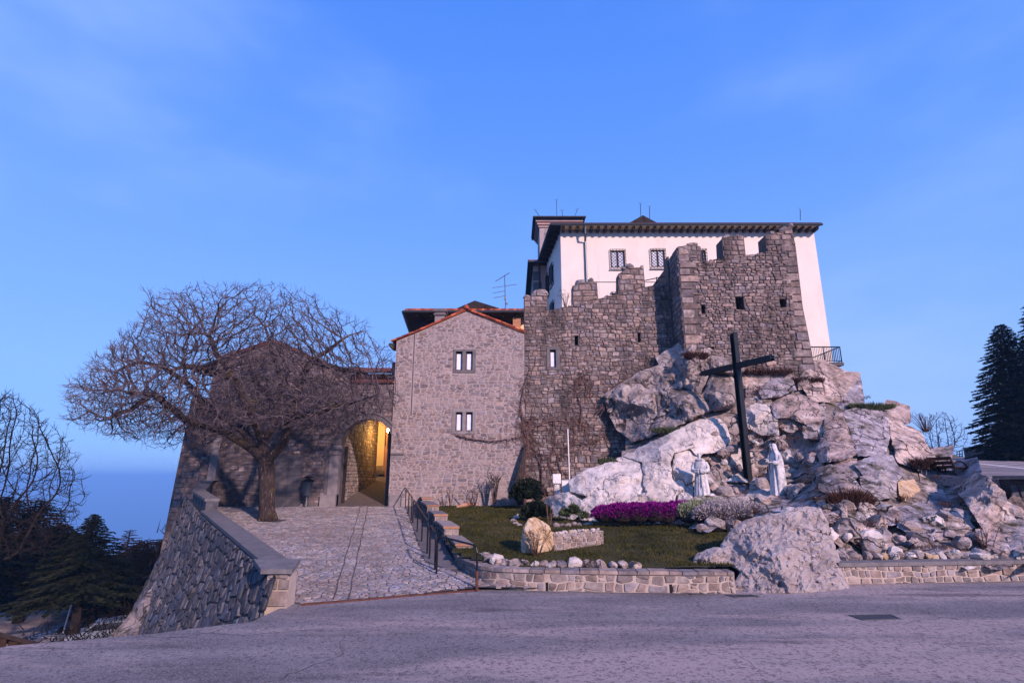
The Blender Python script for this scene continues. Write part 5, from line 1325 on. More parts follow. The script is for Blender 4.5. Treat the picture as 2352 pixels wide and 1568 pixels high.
d1 = min(range(200), key=lambda k: abs(proj(lw_frame(PL * k / 200, .1, 0))[0] - 1255)) * PL / 200; d2 = min(range(200), key=lambda k: abs(proj(lw_frame(PL * k / 200, .1, 0))[0] - 1543)) * PL / 200
masonry(lw, [rect(0, .0, PL, CAPZ - .09)], [(d1 - .04, .0, d1 + .04, .22), (d2 - .04, .0, d2 + .04, .22)], .30, .2, lw_frame, M['stone_low'], 61, jit=.7, gap=.016, prot=.035, drop=.12)
m = MB()
for dd in (d1, d2): m.hexa([lw_frame(dd - .035, .0, .006), lw_frame(dd + .035, .0, .006), lw_frame(dd + .035, .0, -.02), lw_frame(dd - .035, .0, -.02)], [lw_frame(dd - .035, .2, .006), lw_frame(dd + .035, .2, .006), lw_frame(dd + .035, .2, -.02), lw_frame(dd - .035, .2, -.02)])
m.build('drain_hole', M['shade_black'], lw)
u = 0.0; rng = random.Random(8)
while u < PL - .1:
    w = rng.uniform(.28, .5); u1 = min(u + w, PL); jz = rng.uniform(-.006, .008); jd = rng.uniform(-.012, .012)
    mm = MB(); mm.hexa([lw_frame(u + .006, CAPZ - .078, .05 + jd), lw_frame(u1 - .006, CAPZ - .078, .05 + jd), lw_frame(u1 - .006, CAPZ - .078, -.43), lw_frame(u + .006, CAPZ - .078, -.43)],
       [lw_frame(u + .012, CAPZ + jz, .044 + jd), lw_frame(u1 - .012, CAPZ + jz, .044 + jd), lw_frame(u1 - .012, CAPZ + jz, -.43), lw_frame(u + .012, CAPZ + jz, -.43)])
    mm.build('coping_slab', M['stone_low'], lw); u = u1
# stones bordering the lawn behind the coping
bd_ = thing('lawn_border', 'row of rough upright stones bordering the lawn behind the low wall coping', 'stone border')
u = .5
while u < PL - 2.3:
    r = rng.uniform(.11, .24); u += r * .75; p = lw_frame(u, CAPZ + .03, -.55 - rng.uniform(0, .1))
    rock_at(p, r, rng.uniform(.55, .95) * r, r * .8, rng.uniform(-.2, .2), rng.choice(LOW['rock' if rng.random() < .85 else 'rock_white']), bd_, 'stone', rng=rng); u += r * .8
# right hand wall along the road
rw = thing('roadside_wall', 'straight low rubble wall with concrete coping below the boulder slope', 'wall')
ra, rb = PZ(1930, 1341, 0), PZ(2352, 1333, 0); rb = rb + (rb - ra) * .6
fr_r = lambda u, v, d: ra + (rb - ra).normalized() * u + Vector(((rb - ra).normalized().y, -(rb - ra).normalized().x, 0)) * d + Vector((0, 0, v))
RL = (rb - ra).length
m = MB(); m.hexa([fr_r(0, -.2, 0), fr_r(RL, -.2, 0), fr_r(RL, -.2, -.4), fr_r(0, -.2, -.4)], [fr_r(0, .44, 0), fr_r(RL, .44, 0), fr_r(RL, .44, -.4), fr_r(0, .44, -.4)]); m.build('wall_core', M['mortar_low'], rw)
masonry(rw, [rect(0, 0, RL, .44)], [], .26, .19, fr_r, M['stone_low'], 62, jit=.6, gap=.014, prot=.03, drop=.1)
for i in range(5):
    m = MB(); u0, u1 = RL * i / 5 + .004, RL * (i + 1) / 5 - .004
    m.hexa([fr_r(u0, .442, .05), fr_r(u1, .442, .05), fr_r(u1, .442, -.45), fr_r(u0, .442, -.45)], [fr_r(u0, .54, .045), fr_r(u1, .54, .045), fr_r(u1, .54, -.45), fr_r(u0, .54, -.45)]); m.build('coping_slab', M['coping'], rw)
sb = thing('boulder_border', 'row of small fitted stones along the coping of the straight roadside wall', 'stone border')
u = .1
while u < RL * .66:
    r = rng.uniform(.10, .17); u += r; p = fr_r(u, .54 + r * .5, -.5)
    rock_at(p, r * 1.1, r * 1.1, r, rng.uniform(-.2, .2), rng.choice(LOW[rng.choice(['rock', 'rock', 'rock_white', 'rock_yellow'])]), sb, 'stone', rng=rng); u += r * .8
# stepped wall between ramp and lawn
sp = thing('stepped_wall', 'stone wall stepping down in five orange-edged slabs beside the paved ramp', 'wall')
steps = [(969, 993.5, 1142, 29.6), (979.8, 1009.8, 1158.6, 25.6), (997, 1029.5, 1180, 23.3), (1018.7, 1055.6, 1208, 20.6), (1046, 1087.6, 1247.5, 18.1)]
sd = (stepline[1] - stepline[0]); sd.z = 0; sd.normalize(); sn = Vector((sd.y, -sd.x, 0))      # sn points to the lawn
for i, (xa, xb, yt, Yc) in enumerate(steps):
    a = P(xa, yt, Yc); b = P(xb, yt, Yc); z = a.z; wv = (b - a); Yn = steps[i - 1][3] if i else 31.0
    t = (Yn - Yc) / sd.y; a2 = a + sd * t; b2 = b + sd * t; a2.z = b2.z = z
    zbm = ramp_z(Yc) - .2
    m = MB(); ins = wv * .06
    q = [a + ins, b - ins, b2 - ins, a2 + ins]
    m.hexa([Vector((p.x, p.y + .03, zbm)) for p in q], [Vector((p.x, p.y + .03, z - .085)) for p in q]); m.build('wall_core', M['mortar_low'], sp)
    m = MB(); m.hexa([p - Vector((0, 0, .08)) for p in (a, b, b2, a2)], [Vector(p) for p in (a, b, b2, a2)]); m.build('slab', M['stone_low'], sp)
    m = MB(); m.hexa([a + Vector((0, -.012, -.078)), b + Vector((0, -.012, -.078)), b + Vector((0, -.001, -.078)), a + Vector((0, -.001, -.078))], [a + Vector((0, -.012, -.006)), b + Vector((0, -.012, -.006)), b + Vector((0, -.001, -.006)), a + Vector((0, -.001, -.006))]); m.build('slab_edge', M['brick_cap'], sp)
    za = (P(xa, {0: 1170, 1: 1175.3, 2: 1201, 3: 1230.4, 4: 1272.4}[i], Yc).z)
    xm = a.x + wv.x * (.5 if i != 2 else .96)
    for (l, r_) in ((a.x + ins.x + .008, xm - .008), (xm + .008, b.x - ins.x - .008)):
        if r_ - l < .06: continue
        v, f = stone_geo(rect(l, za, r_, z - .10), ((l + r_) / 2, (za + z - .1) / 2), frontal(Yc + .03), .006, .02, rng, round_=False); new_obj('block', v, f, M['stone_low'], sp)
    fl = lambda u, v, d, a2=a2, ins=ins: a2 + ins - sd * u - sn * d + Vector((0, 0, v - a2.z))
    masonry(sp, [rect(0, zbm + .1, t, z - .1)], [], .4, .2, fl, M['stone_retain'], 70 + i, jit=.2, gap=.012, prot=.02, maxp=30, name='side_stone', rest='side_stones')
# ================================================================== PARAPET AND RETAINING WALL
pw = thing('ramp_parapet', 'tall battered retaining wall of dark slaty stone with sloping coping along the ramp', 'wall')
PT = [(Vector((-5.42, 13.25, .80))), Vector((-12.6, 23.2, 1.47))]
q1, q2, q3 = P(441, 1131, 26), P(467, 1104, 31.0), P(470, 1151, 23.2)
top2 = [Vector((q3.x, 23.2, q3.z)), q1, q2]
dpar = (PT[1] - PT[0]); dpar.z = 0; Lp = dpar.length; dpar.normalize(); npar = Vector((-dpar.y, dpar.x, 0))     # outwards
if npar.x > 0: npar = -npar
def ztop(u): return PT[0].z + (PT[1].z - PT[0].z) * u / Lp - .09
def bot(u): return -6.2
def rfr(u, v, d):              # v in 0..1 from top to bottom
    p = PT[0] + dpar * u; zt_ = ztop(min(u, Lp)) if u <= Lp else ztop(Lp) + (u - Lp) * .09; zb_ = bot(u); z = zt_ + (zb_ - zt_) * v; h = zt_ - z
    o = .05 + .24 * h + .012 * h * h
    return Vector((p.x, p.y, 0)) + npar * (o + d) + Vector((0, 0, z))
LE = Lp + 6.0
m = MB(); nu, nv = 30, 10
m.add([rfr(-.5 + (LE + .5) * i / nu, j / nv, 0) for j in range(nv + 1) for i in range(nu + 1)], [(j * (nu + 1) + i, j * (nu + 1) + i + 1, (j + 1) * (nu + 1) + i + 1, (j + 1) * (nu + 1) + i) for j in range(nv) for i in range(nu)])
m.build('retaining_core', M['mortar_retain'], pw)
rr_ = lambda u, v, d: rfr(u, 1 - v / 6.4, d) if v > 0 else rfr(u, 1.0, d)
masonry(pw, [rect(-.48, .0, LE, 6.38)], [], .33, .25, rr_, M['stone_retain'], 81, jit=.42, gap=.020, prot=.06, drop=.28, rowvar=.3, coursed=False)
# parapet body on the ramp side, coping
m = MB(); w_ = .46
for k in range(12):
    u0, u1 = Lp * k / 12, Lp * (k + 1) / 12; a, b = PT[0] + dpar * u0, PT[0] + dpar * u1
    m.hexa([Vector((a.x, a.y, -.6)), Vector((b.x, b.y, -.6)), Vector((b.x, b.y, -.6)) - npar * w_, Vector((a.x, a.y, -.6)) - npar * w_], [Vector((a.x, a.y, ztop(u0))), Vector((b.x, b.y, ztop(u1))), Vector((b.x, b.y, ztop(u1))) - npar * w_, Vector((a.x, a.y, ztop(u0))) - npar * w_])
m.build('parapet_core', M['mortar_low'], pw)
k = 0; u = .0
while u < Lp - .05:
    u1 = min(Lp, u + rng.uniform(1.1, 1.6)); a, b = PT[0] + dpar * (u + .005), PT[0] + dpar * (u1 - .005)
    for q in (a, b): pass
    a.z = ztop(u) + .005; b.z = ztop(u1) + .005; o1, o2 = npar * .09, -npar * (w_ + .06)
    m = MB(); m.hexa([a + o1, b + o1, b + o2, a + o2], [p + Vector((0, 0, .095)) for p in (a + o1, b + o1, b + o2, a + o2)]); m.build('coping_slab', M['coping'], pw); u = u1
for a, b in ((top2[0], top2[1]), (top2[1], top2[2])):
    d = (b - a); d.z = 0; d.normalize(); n2 = Vector((-d.y, d.x, 0)); n2 = n2 if n2.x < 0 else -n2
    n2 = npar
    m = MB(); m.hexa([a - npar * (w_ + .08), a, b, b - npar * (w_ + .08)], [p + Vector((0, 0, .1)) for p in (a - npar * (w_ + .08), a, b, b - npar * (w_ + .08))]); m.build('coping_slab', M['coping'], pw)
    m = MB(); a_, b_ = a - npar * .06, b - npar * .06; lo = lambda p: Vector((p.x, p.y, -.5))
    m.hexa([lo(a_ - npar * w_), lo(a_), lo(b_), lo(b_ - npar * w_)], [a_ - npar * w_ - Vector((0, 0, .003)), a_ - Vector((0, 0, .003)), b_ - Vector((0, 0, .003)), b_ - npar * w_ - Vector((0, 0, .003))]); m.build('parapet_core', M['stone_retain'], pw)
# end pillar
pil_a = Vector((-5.47, 13.02, 0)); W_p = .52
def pbox(nm, z0, z1, e, mt):
    m = MB(); m.box((pil_a.x - e, pil_a.y - e, z0), (pil_a.x + W_p + e, pil_a.y + .5 + e, z1)); m.build(nm, mt, pw)
pbox('pillar_core', -1.5, .70, -.02, M['mortar_low'])
for z0, z1, xs_ in ((.02, .36, (0, 1)), (.37, .60, (0, .52, 1)), (.61, .70, (0, 1))):
    for l, r_ in zip(xs_, xs_[1:]):
        v, f = stone_geo(rect(pil_a.x + W_p * l, z0, pil_a.x + W_p * r_, z1), (pil_a.x + W_p * (l + r_) / 2, (z0 + z1) / 2), frontal(pil_a.y), .012, .03, rng, round_=False); new_obj('block', v, f, M['stone_low'], pw)
m = MB(); m.hexa([Vector((pil_a.x - .1, 12.93, .72)), Vector((pil_a.x + W_p + .08, 12.93, .72)), Vector((pil_a.x + W_p - .12, 13.9, .80)), Vector((pil_a.x - .72, 13.9, .80))], [Vector((pil_a.x - .1, 12.93, .82)), Vector((pil_a.x + W_p + .08, 12.93, .82)), Vector((pil_a.x + W_p - .12, 13.9, .90)), Vector((pil_a.x - .72, 13.9, .90))]); m.build('pillar_cap', M['coping'], pw)
# natural rock at the foot of the retaining wall
rf = thing('wall_foot_rock', 'rough rock outcrop at the foot of the battered retaining wall', 'rock')
for i, p in enumerate(([(235,1490),(262,1450),(290,1420),(318,1400),(330,1430),(318,1480),(300,1510)], [(290,1420),(312,1388),(345,1352),(372,1335),(372,1380),(345,1420),(322,1440)], [(345,1352),(368,1318),(395,1296),(410,1310),(398,1350),(370,1380)], [(205,1500),(235,1465),(262,1450),(262,1500)])):
    rock_patch(p, 950 + i, M['rock_dark'], rf, depth_fn=lambda x, y: 24.5 - (y - 1400) * .012 + 0 * x, bulge=.7, res=5, nfac=8, thick=2.5)

# ================================================================== UPPER PARKING, RIGHT
def PK(x, y):
    Y = 1.215 / (.055 - slope(y)); return P(x, y, Y)
def pkz(Y): return 2.85 + .055 * (Y - 23)
q = [Vector((18.05, 20.7, 0)), Vector((90, 20.7, 0)), Vector((130, 62, 0)), Vector((35, 62, 0)), Vector((22, 30, 0)), Vector((17.3, 24.2, 0)), Vector((17.9, 22.6, 0))]
for p in q: p.z = pkz(p.y)
pk_ = MB(); pk_.hexa([p - Vector((0, 0, .4)) for p in q], q); pk_.build('parking_ground', M['asphalt'])['kind'] = 'structure'
def pline(a, b, w):
    A_, B_ = PK(*a), PK(*b); d = (B_ - A_).normalized(); nn = Vector((-d.y, d.x, 0)) * w
    if nn.length < 1e-6: return
    m = MB(); u = Vector((0, 0, .006)); m.add([A_ - nn + u, B_ - nn + u, B_ + nn + u, A_ + nn + u], [(0, 1, 2, 3)]); m.build('parking_line', M['paint_white'])['kind'] = 'structure'
pline((2196, 1058.5), (2352, 1075.5), .09); pline((2200, 1059), (2420, 1083), .09)
for a, b in (((2224, 1061), (2297, 1055)), ((2243, 1063), (2330, 1054.5)), ((2266, 1066), (2345, 1059.5)), ((2292, 1069), (2360, 1063)), ((2322, 1072), (2370, 1069))): pline(a, b, .06)
pwall = thing('parking_wall', 'long plain dark concrete wall closing the upper car park under the spruces', 'wall')
m = MB(); a = P(2212, 1030, 57); b = P(2352, 1028, 50); b = a + (b - a) * 1.6
def wbox(a, b, th, zt, zb0, cap=True, mt=M['concrete'], parent=pwall):
    d = (b - a); d.z = 0; d.normalize(); nn = Vector((-d.y, d.x, 0)) * th
    m = MB(); m.hexa([Vector((p.x, p.y, zb0)) for p in (a, b, b + nn, a + nn)], [Vector((p.x, p.y, zt)) for p in (a, b, b + nn, a + nn)]); m.build('wall_body', mt, parent)
    if cap:
        e = nn * .2; m = MB(); m.hexa([Vector((p.x, p.y, zt + .002)) for p in (a - e, b - e, b + nn + e, a + nn + e)], [Vector((p.x, p.y, zt + .11)) for p in (a - e, b - e, b + nn + e, a + nn + e)]); m.build('coping_slab', M['coping'], parent)
wbox(a, b, .35, a.z, 3.0)
a2 = P(2166, 1043, 52); b2 = P(2197, 1039, 56); wbox(a2, b2, .35, a2.z + .1, 2.4, False)
ra_ = thing('parking_railing', 'short metal railing between the two dark walls of the upper car park', 'railing')
m = MB()
for x in (2198, 2204, 2210): m.tube([P(x, 1049, 56.5), P(x, 1037 - (x - 2198) * .3, 56.5)], .04, 5)
m.build('post', M['black_metal'], ra_)
m = MB()
for y0 in (1037, 1043, 1048): m.tube([P(2197, y0, 56.5), P(2212, y0 - 4 * (y0 < 1040) - 1, 56.5)], .04, 5)
m.build('rail', M['black_metal'], ra_)
dw = thing('parking_edge_wall', 'dark capped stone retaining wall at the right frame edge below the car park', 'wall')
a = P(2316, 1098, 20.2); m = MB(); b = Vector((a.x + 9, 19.5, 0)); wbox(Vector((a.x, 20.2, 0)), b, .45, a.z - .02, .3, False, M['mortar_retain'], dw)
fw = lambda u, v, d: Vector((a.x, 20.2, 0)) + (b - Vector((a.x, 20.2, 0))).normalized() * u + Vector((0, -d, 0)) + Vector((0, 0, v))
masonry(dw, [rect(0, .4, 4.5, a.z - .05)], [], .55, .45, fw, M['stone_retain'], 88, jit=.3, gap=.02, prot=.05, maxp=60)
m = MB(); m.box((a.x - .1, 19.3, a.z - .01), (a.x + 9, 20.75, a.z + .09)); m.build('coping_slab', M['coping'], dw)
# bench
bn = thing('park_bench', 'brown slatted bench with round black metal arm loops on the rock rim', 'bench')
bo = P(2192, 1097, 22.9); Lx = Vector((.15, .989, 0)); Fx = Vector((.989, -.15, 0)); bo.z += .0
def bp(l, f, z): return bo + Lx * l + Fx * f + Vector((0, 0, z))
for k, (f0, z0, f1, z1) in enumerate(((-.07, .86, -.03, .72), (-.02, .68, .02, .54), (.03, .50, .07, .38))):
    m = MB(); m.hexa([bp(-.08, f1, z1), bp(1.6, f1, z1), bp(1.6, f1 + .04, z1), bp(-.08, f1 + .04, z1)], [bp(-.08, f0, z0), bp(1.6, f0, z0), bp(1.6, f0 + .04, z0), bp(-.08, f0 + .04, z0)]); m.build('back_slat', M['wood'], bn)
for k in range(3):
    m = MB(); f0 = .12 + k * .16; m.hexa([bp(-.08, f0, .40), bp(1.6, f0, .40), bp(1.6, f0 + .13, .40), bp(-.08, f0 + .13, .40)], [bp(-.08, f0, .44), bp(1.6, f0, .44), bp(1.6, f0 + .13, .44), bp(-.08, f0 + .13, .44)]); m.build('seat_slat', M['wood'], bn)
for l in (.0, 1.5):
    m = MB(); m.tube([bp(l, .07, -.1), bp(l, .07, .42), bp(l, .10, .58), bp(l, .22, .66), bp(l, .36, .66), bp(l, .48, .58), bp(l, .56, .42), bp(l, .58, .38)], .035, 6); m.tube([bp(l, .07, .42), bp(l, -.03, .84)], .03, 6); m.tube([bp(l, .05, .38), bp(l, .60, .38)], .03, 6); m.tube([bp(l, .56, .38), bp(l, .56, -.1)], .035, 6)
    m.build('leg', M['black_metal'], bn)

# ================================================================== CROSS AND STATUES
cr_ = thing('steel_cross', 'tall dark steel beam cross standing among the rocks between two statues', 'cross')
cb = P(1720, 1113, 26); ct = P(1683, 764, 26); ch_ = ct.z - cb.z; ax = Vector((.41, -.91, 0)).normalized(); ay_ = Vector((.91, .41, 0)).normalized()
cc_ = P(1692, 840, 26)
def beam(name, o, along, wide, deep, L0, L1, W_, D_, tf=.03, parent=None):
    m = MB()
    def bx2(w0, w1, d0, d1):
        p = [o + wide * w + deep * d for w, d in ((w0, d0), (w1, d0), (w1, d1), (w0, d1))]
        m.hexa([q + along * L0 for q in p], [q + along * L1 for q in p])
    bx2(-W_ / 2, W_ / 2, -D_ / 2, -D_ / 2 + tf); bx2(-W_ / 2, W_ / 2, D_ / 2 - tf, D_ / 2); bx2(-tf / 2, tf / 2, -D_ / 2 + tf + .001, D_ / 2 - tf - .001)
    m.build(name, M['cross_metal'], parent)
UP = Vector((0, 0, 1))
beam('upright', Vector((cb.x, cb.y, cb.z)), UP, ay_, ax, -.6, ch_, .27, .27, parent=cr_)
l0 = (P(1612, 858, 28.05) - cc_).length; l1 = (P(1773, 820, 24.1) - cc_).length
beam('crossbeam', Vector((cb.x, cb.y, cc_.z)), ax, UP, ay_, -l0, -.14, .25, .27, parent=cr_)
beam('crossbeam', Vector((cb.x, cb.y, cc_.z)), ax, UP, ay_, .14, l1, .25, .27, parent=cr_)
def robe(rings, n=40, folds=13, seed=0, back=0):
    """closed draped body, rings = (z, rx, ry, cx, cy, fold)"""
    vs = []; fs = []
    for (z, rx, ry, cx, cy, fo) in rings:
        for k in range(n):
            t = 2 * PI * k / n; f = 1 + 1.8 * fo * (.6 * math.cos(folds * t + seed) + .4 * math.cos((folds - 4) * t + seed * 2 + z * 1.2))
            vs.append(Vector((cx + rx * f * math.cos(t), cy + ry * f * math.sin(t), z)))
    for i in range(len(rings) - 1):
        for k in range(n): k2 = (k + 1) % n; fs.append((i * n + k, i * n + k2, (i + 1) * n + k2, (i + 1) * n + k))
    fs.append(tuple(range(n))[::-1]); fs.append(tuple((len(rings) - 1) * n + k for k in range(n)))
    return vs, fs
def place(mb, T): mb.v = [T @ Vector(v) for v in mb.v]; return mb
def remesh(o, s=.014):
    md = o.modifiers.new('fuse', 'REMESH'); md.mode = 'VOXEL'; md.voxel_size = s; md.use_smooth_shade = True
    sm = o.modifiers.new('soften', 'SMOOTH'); sm.factor = .4; sm.iterations = 1
def ball(m, c, r, n=8):
    prof = [(r[0] * math.sin(PI * i / n), -r[2] * math.cos(PI * i / n)) for i in range(n + 1)]
    prof = [(max(a, .001), b) for a, b in prof]
    b0 = len(m.v); m.lathe(prof, (0, 0, 0), 12)
    for i in range(b0, len(m.v)): v = m.v[i]; m.v[i] = Vector((v.x + c[0], v.y * r[1] / r[0] + c[1], v.z + c[2]))
def hand(m, w, d, side, up=Vector((0, 0, 1)), s=1.0):
    """palm with four unequal fingers and a thumb, pointing along d"""
    d = d.normalized(); sd_ = d.cross(up).normalized()
    ball(m, w + d * .045 * s, (.042 * s, .038 * s, .03 * s))
    for k, ln in enumerate((.072, .085, .08, .062)):
        b = w + d * .075 * s + sd_ * (k - 1.5) * .021 * s; m.tube([b - d * .02, b + d * ln * .5 * s, b + d * ln * s - up * .022 * s], [.0115, .0105, .008], 6)
    b = w + d * .03 * s + sd_ * side * .036 * s; m.tube([b, b + (d * .6 + sd_ * side).normalized() * .04 * s, b + (d * 1.0 + sd_ * side * .6).normalized() * .07 * s], [.014, .012, .009], 6)
def face(m, c, tilt=0, beard=False):
    ball(m, c, (.082, .098, .118), 10)
    m.tube([c + Vector((0, -.088, .03)), c + Vector((0, -.122, -.018)), c + Vector((0, -.095, -.03))], [.012, .02, .012], 6)
    for s in (-1, 1):
        ball(m, c + Vector((s * .034, -.086, .022)), (.016, .012, .010), 5); ball(m, c + Vector((s * .084, .0, -.005)), (.014, .026, .036), 5)
        m.tube([c + Vector((s * .012, -.10, .042)), c + Vector((s * .055, -.082, .044))], .011, 5)
    m.tube([c + Vector((-.026, -.094, -.058)), c + Vector((0, -.104, -.056)), c + Vector((.026, -.094, -.058))], .010, 5)
    if beard: ball(m, c + Vector((0, -.062, -.105)), (.066, .052, .085), 7)
    else: ball(m, c + Vector((0, -.078, -.095)), (.03, .026, .024), 6)
# friar
fb = P(1614, 1141, 24.6); hF = (P(1608, 1038, 24.6).z - fb.z) / 1.86
fr_t = thing('friar_statue', 'weathered white statue of a bearded friar with crossed arms left of the cross', 'statue')
T = Matrix.Translation(fb + Vector((0, 0, -.02))) @ Matrix.Rotation(math.radians(-28), 4, 'Z') @ Matrix.Scale(hF, 4) @ Matrix.Diagonal((.9, .92, 1, 1))
m = MB(); v, f = robe([(0, .34, .27, .0, .02, .07), (.05, .35, .28, .0, .02, .07), (.3, .33, .26, .0, .02, .07), (.7, .29, .22, 0, .01, .06), (.98, .26, .19, 0, 0, .03), (1.05, .25, .18, 0, 0, .015), (1.25, .28, .19, 0, .01, .01), (1.42, .29, .165, 0, .02, 0), (1.50, .22, .13, 0, .02, 0), (1.56, .10, .09, 0, .01, 0), (1.64, .07, .07, 0, 0, 0)], folds=11, seed=1); m.add(v, f)
for s in (-1, 1):
    m.tube([Vector((s * .25, .02, 1.44)), Vector((s * .335, .0, 1.28)), Vector((s * .35, -.05, 1.12)), Vector((s * .20, -.22, 1.07)), Vector((s * .02, -.27, 1.08 + s * .03))], [.085, .09, .10, .095, .085], 10)
m.tube([Vector((.19 * math.cos(t), .02 + .15 * math.sin(t), 1.535 - .03 * math.sin(t))) for t in [2 * PI * k / 14 for k in range(15)]], .042, 8)
ball(m, (0, .16, 1.45), (.13, .07, .15)); m.tube([Vector((.05, -.2, 1.02)), Vector((.06, -.24, .7)), Vector((.07, -.29, .35))], .013, 6)
o = place(m, T).build('habit', M['statue'], fr_t); remesh(o)
m = MB(); face(m, Vector((0, -.01, 1.745)), beard=True); m.tube([Vector((.088 * math.cos(t), .0 + .1 * math.sin(t), 1.80)) for t in [2 * PI * k / 12 for k in range(13)]], .022, 6); o = place(m, T).build('head', M['statue'], fr_t); remesh(o, .011)
m = MB(); hand(m, Vector((-.03, -.30, 1.13)), Vector((-1, -.1, .15)), 1); o = place(m, T).build('hand', M['statue'], fr_t)
m = MB(); hand(m, Vector((.03, -.33, 1.03)), Vector((1, -.1, -.1)), -1); o = place(m, T).build('hand', M['statue'], fr_t)
m = MB()
for s in (-1, 1): ball(m, (s * .1, -.3, .035), (.05, .10, .04))
place(m, T).build('foot', M['statue'], fr_t)
m = MB()
for i in range(7): r = .13 + .05 * (i % 3); ball(m, (.27 + .07 * (i % 3), -.12 + .05 * i, .04 + .03 * (i % 2)), (r * .6, r * .6, r * .5), 5)
place(m, T).build('rocky_base', M['statue'], fr_t)
# veiled woman
nb_ = P(1788, 1137, 24.2); hN = (P(1774, 1016, 24.2).z - nb_.z) / 1.80
nu_t = thing('veiled_woman_statue', 'tall weathered white statue of a veiled woman right of the cross', 'statue')
T = Matrix.Translation(nb_ + Vector((0, 0, -.02))) @ Matrix.Rotation(math.radians(-62), 4, 'Z') @ Matrix.Scale(hN, 4) @ Matrix.Diagonal((.88, .92, 1, 1))
m = MB(); v, f = robe([(0, .27, .27, 0, .0, .06), (.04, .28, .28, 0, 0, .06), (.35, .25, .25, 0, .01, .08), (.8, .215, .21, 0, .02, .07), (1.1, .2, .17, 0, .02, .03), (1.3, .21, .16, 0, .02, .01), (1.42, .2, .13, 0, .03, 0), (1.5, .09, .09, 0, 0, 0), (1.6, .06, .06, 0, -.02, 0)], folds=12, seed=2); m.add(v, f)
# veil and mantle: open at the front, falling to the ground at the back
vn = 26; V2 = []; F2 = []
prof = [(1.79, .05, .06, -.01), (1.765, .10, .12, -.01), (1.70, .128, .145, .0), (1.58, .135, .15, .02), (1.47, .19, .17, .04), (1.38, .25, .2, .04), (1.15, .30, .24, .04), (.85, .30, .26, .05), (.5, .30, .28, .06), (.2, .31, .30, .06), (.03, .31, .31, .06)]
for shell in (0, 1):
    for (z, rx, ry, cy) in prof:
        op_ = 1.15 if z < 1.5 else .95; e = -.028 * shell
        for k in range(vn):
            t = -PI / 2 + op_ / 2 + (2 * PI - op_) * k / (vn - 1); fo = 1 + (.035 if z < 1.4 else .01) * math.cos(9 * t + z)
            V2.append(Vector(((rx + e) * fo * math.cos(t), cy + (ry + e) * fo * math.sin(t), z)))
nn_ = len(prof) * vn
for s in (0, 1):
    for i in range(len(prof) - 1):
        for k in range(vn - 1): a = s * nn_ + i * vn + k; q = (a, a + 1, a + vn + 1, a + vn); F2.append(q if s == 0 else q[::-1])
for i in range(len(prof) - 1):
    for k in (0, vn - 1): a = i * vn + k; F2.append((a, a + vn, a + vn + nn_, a + nn_))
for k in range(vn - 1):
    for i in (0, len(prof) - 1): a = i * vn + k; F2.append((a, a + 1, a + 1 + nn_, a + nn_))
F2.append(tuple(range(vn)))
for s in (-1, 1):
    m.tube([Vector((s * .2, .02, 1.38)), Vector((s * .26, -.02, 1.2)), Vector((s * .22, -.14, 1.10 if s > 0 else 1.14)), Vector((s * .12, -.28, 1.12 if s > 0 else 1.2))], [.075, .08, .08, .07], 10)
o = place(m, T).build('robe', M['statue'], nu_t); remesh(o)
m = MB(); m.add(V2, F2); o = place(m, T).build('veil', M['statue'], nu_t, smooth=True)
m = MB(); c = Vector((0, -.03, 1.665)); face(m, c); o = place(m, T).build('head', M['statue'], nu_t); remesh(o, .011)
m = MB(); hand(m, Vector((.12, -.29, 1.12)), Vector((-.2, -1, .1)), -1); place(m, T).build('hand', M['statue'], nu_t)
m = MB(); hand(m, Vector((-.12, -.29, 1.2)), Vector((.1, -1, .45)), 1); place(m, T).build('hand', M['statue'], nu_t)
m = MB(); ball(m, (.0, -.02, -.06), (.42, .38, .09)); o = place(m, T).build('base_stone', M['statue'], nu_t)
# ledges the statues stand on
for i, (p, Yl) in enumerate((([(1560,1150),(1600,1138),(1640,1136),(1720,1140),(1760,1150),(1740,1165),(1600,1170)], 24.3), ([(1745,1150),(1775,1134),(1815,1134),(1855,1145),(1850,1165),(1760,1170)], 24.0))):
    rock_patch(p, 900 + i, M['rock'], hill, depth_fn=lambda x, y, Yl=Yl: Yl - (y - 1136) / 34 * 1.1 + 0 * x, bulge=.2, res=4, rough=.5, name='rock_ledge')
# yellow flowers behind the friar
yf = thing('yellow_bouquet', 'few yellow flowers laid behind the foot of the friar statue', 'flowers')
for i in range(6):
    m = MB(); p = P(1625 + 2 * (i % 3), 1120 + 4 * i, 24.5); ball(m, p, (.035, .035, .03), 5); m.build('blossom', M['leaf_yellow'], yf)
m = MB(); m.tube([P(1627, 1140, 24.5), P(1626, 1118, 24.5)], .01, 4); m.build('stem', M['leaf_green'], yf)
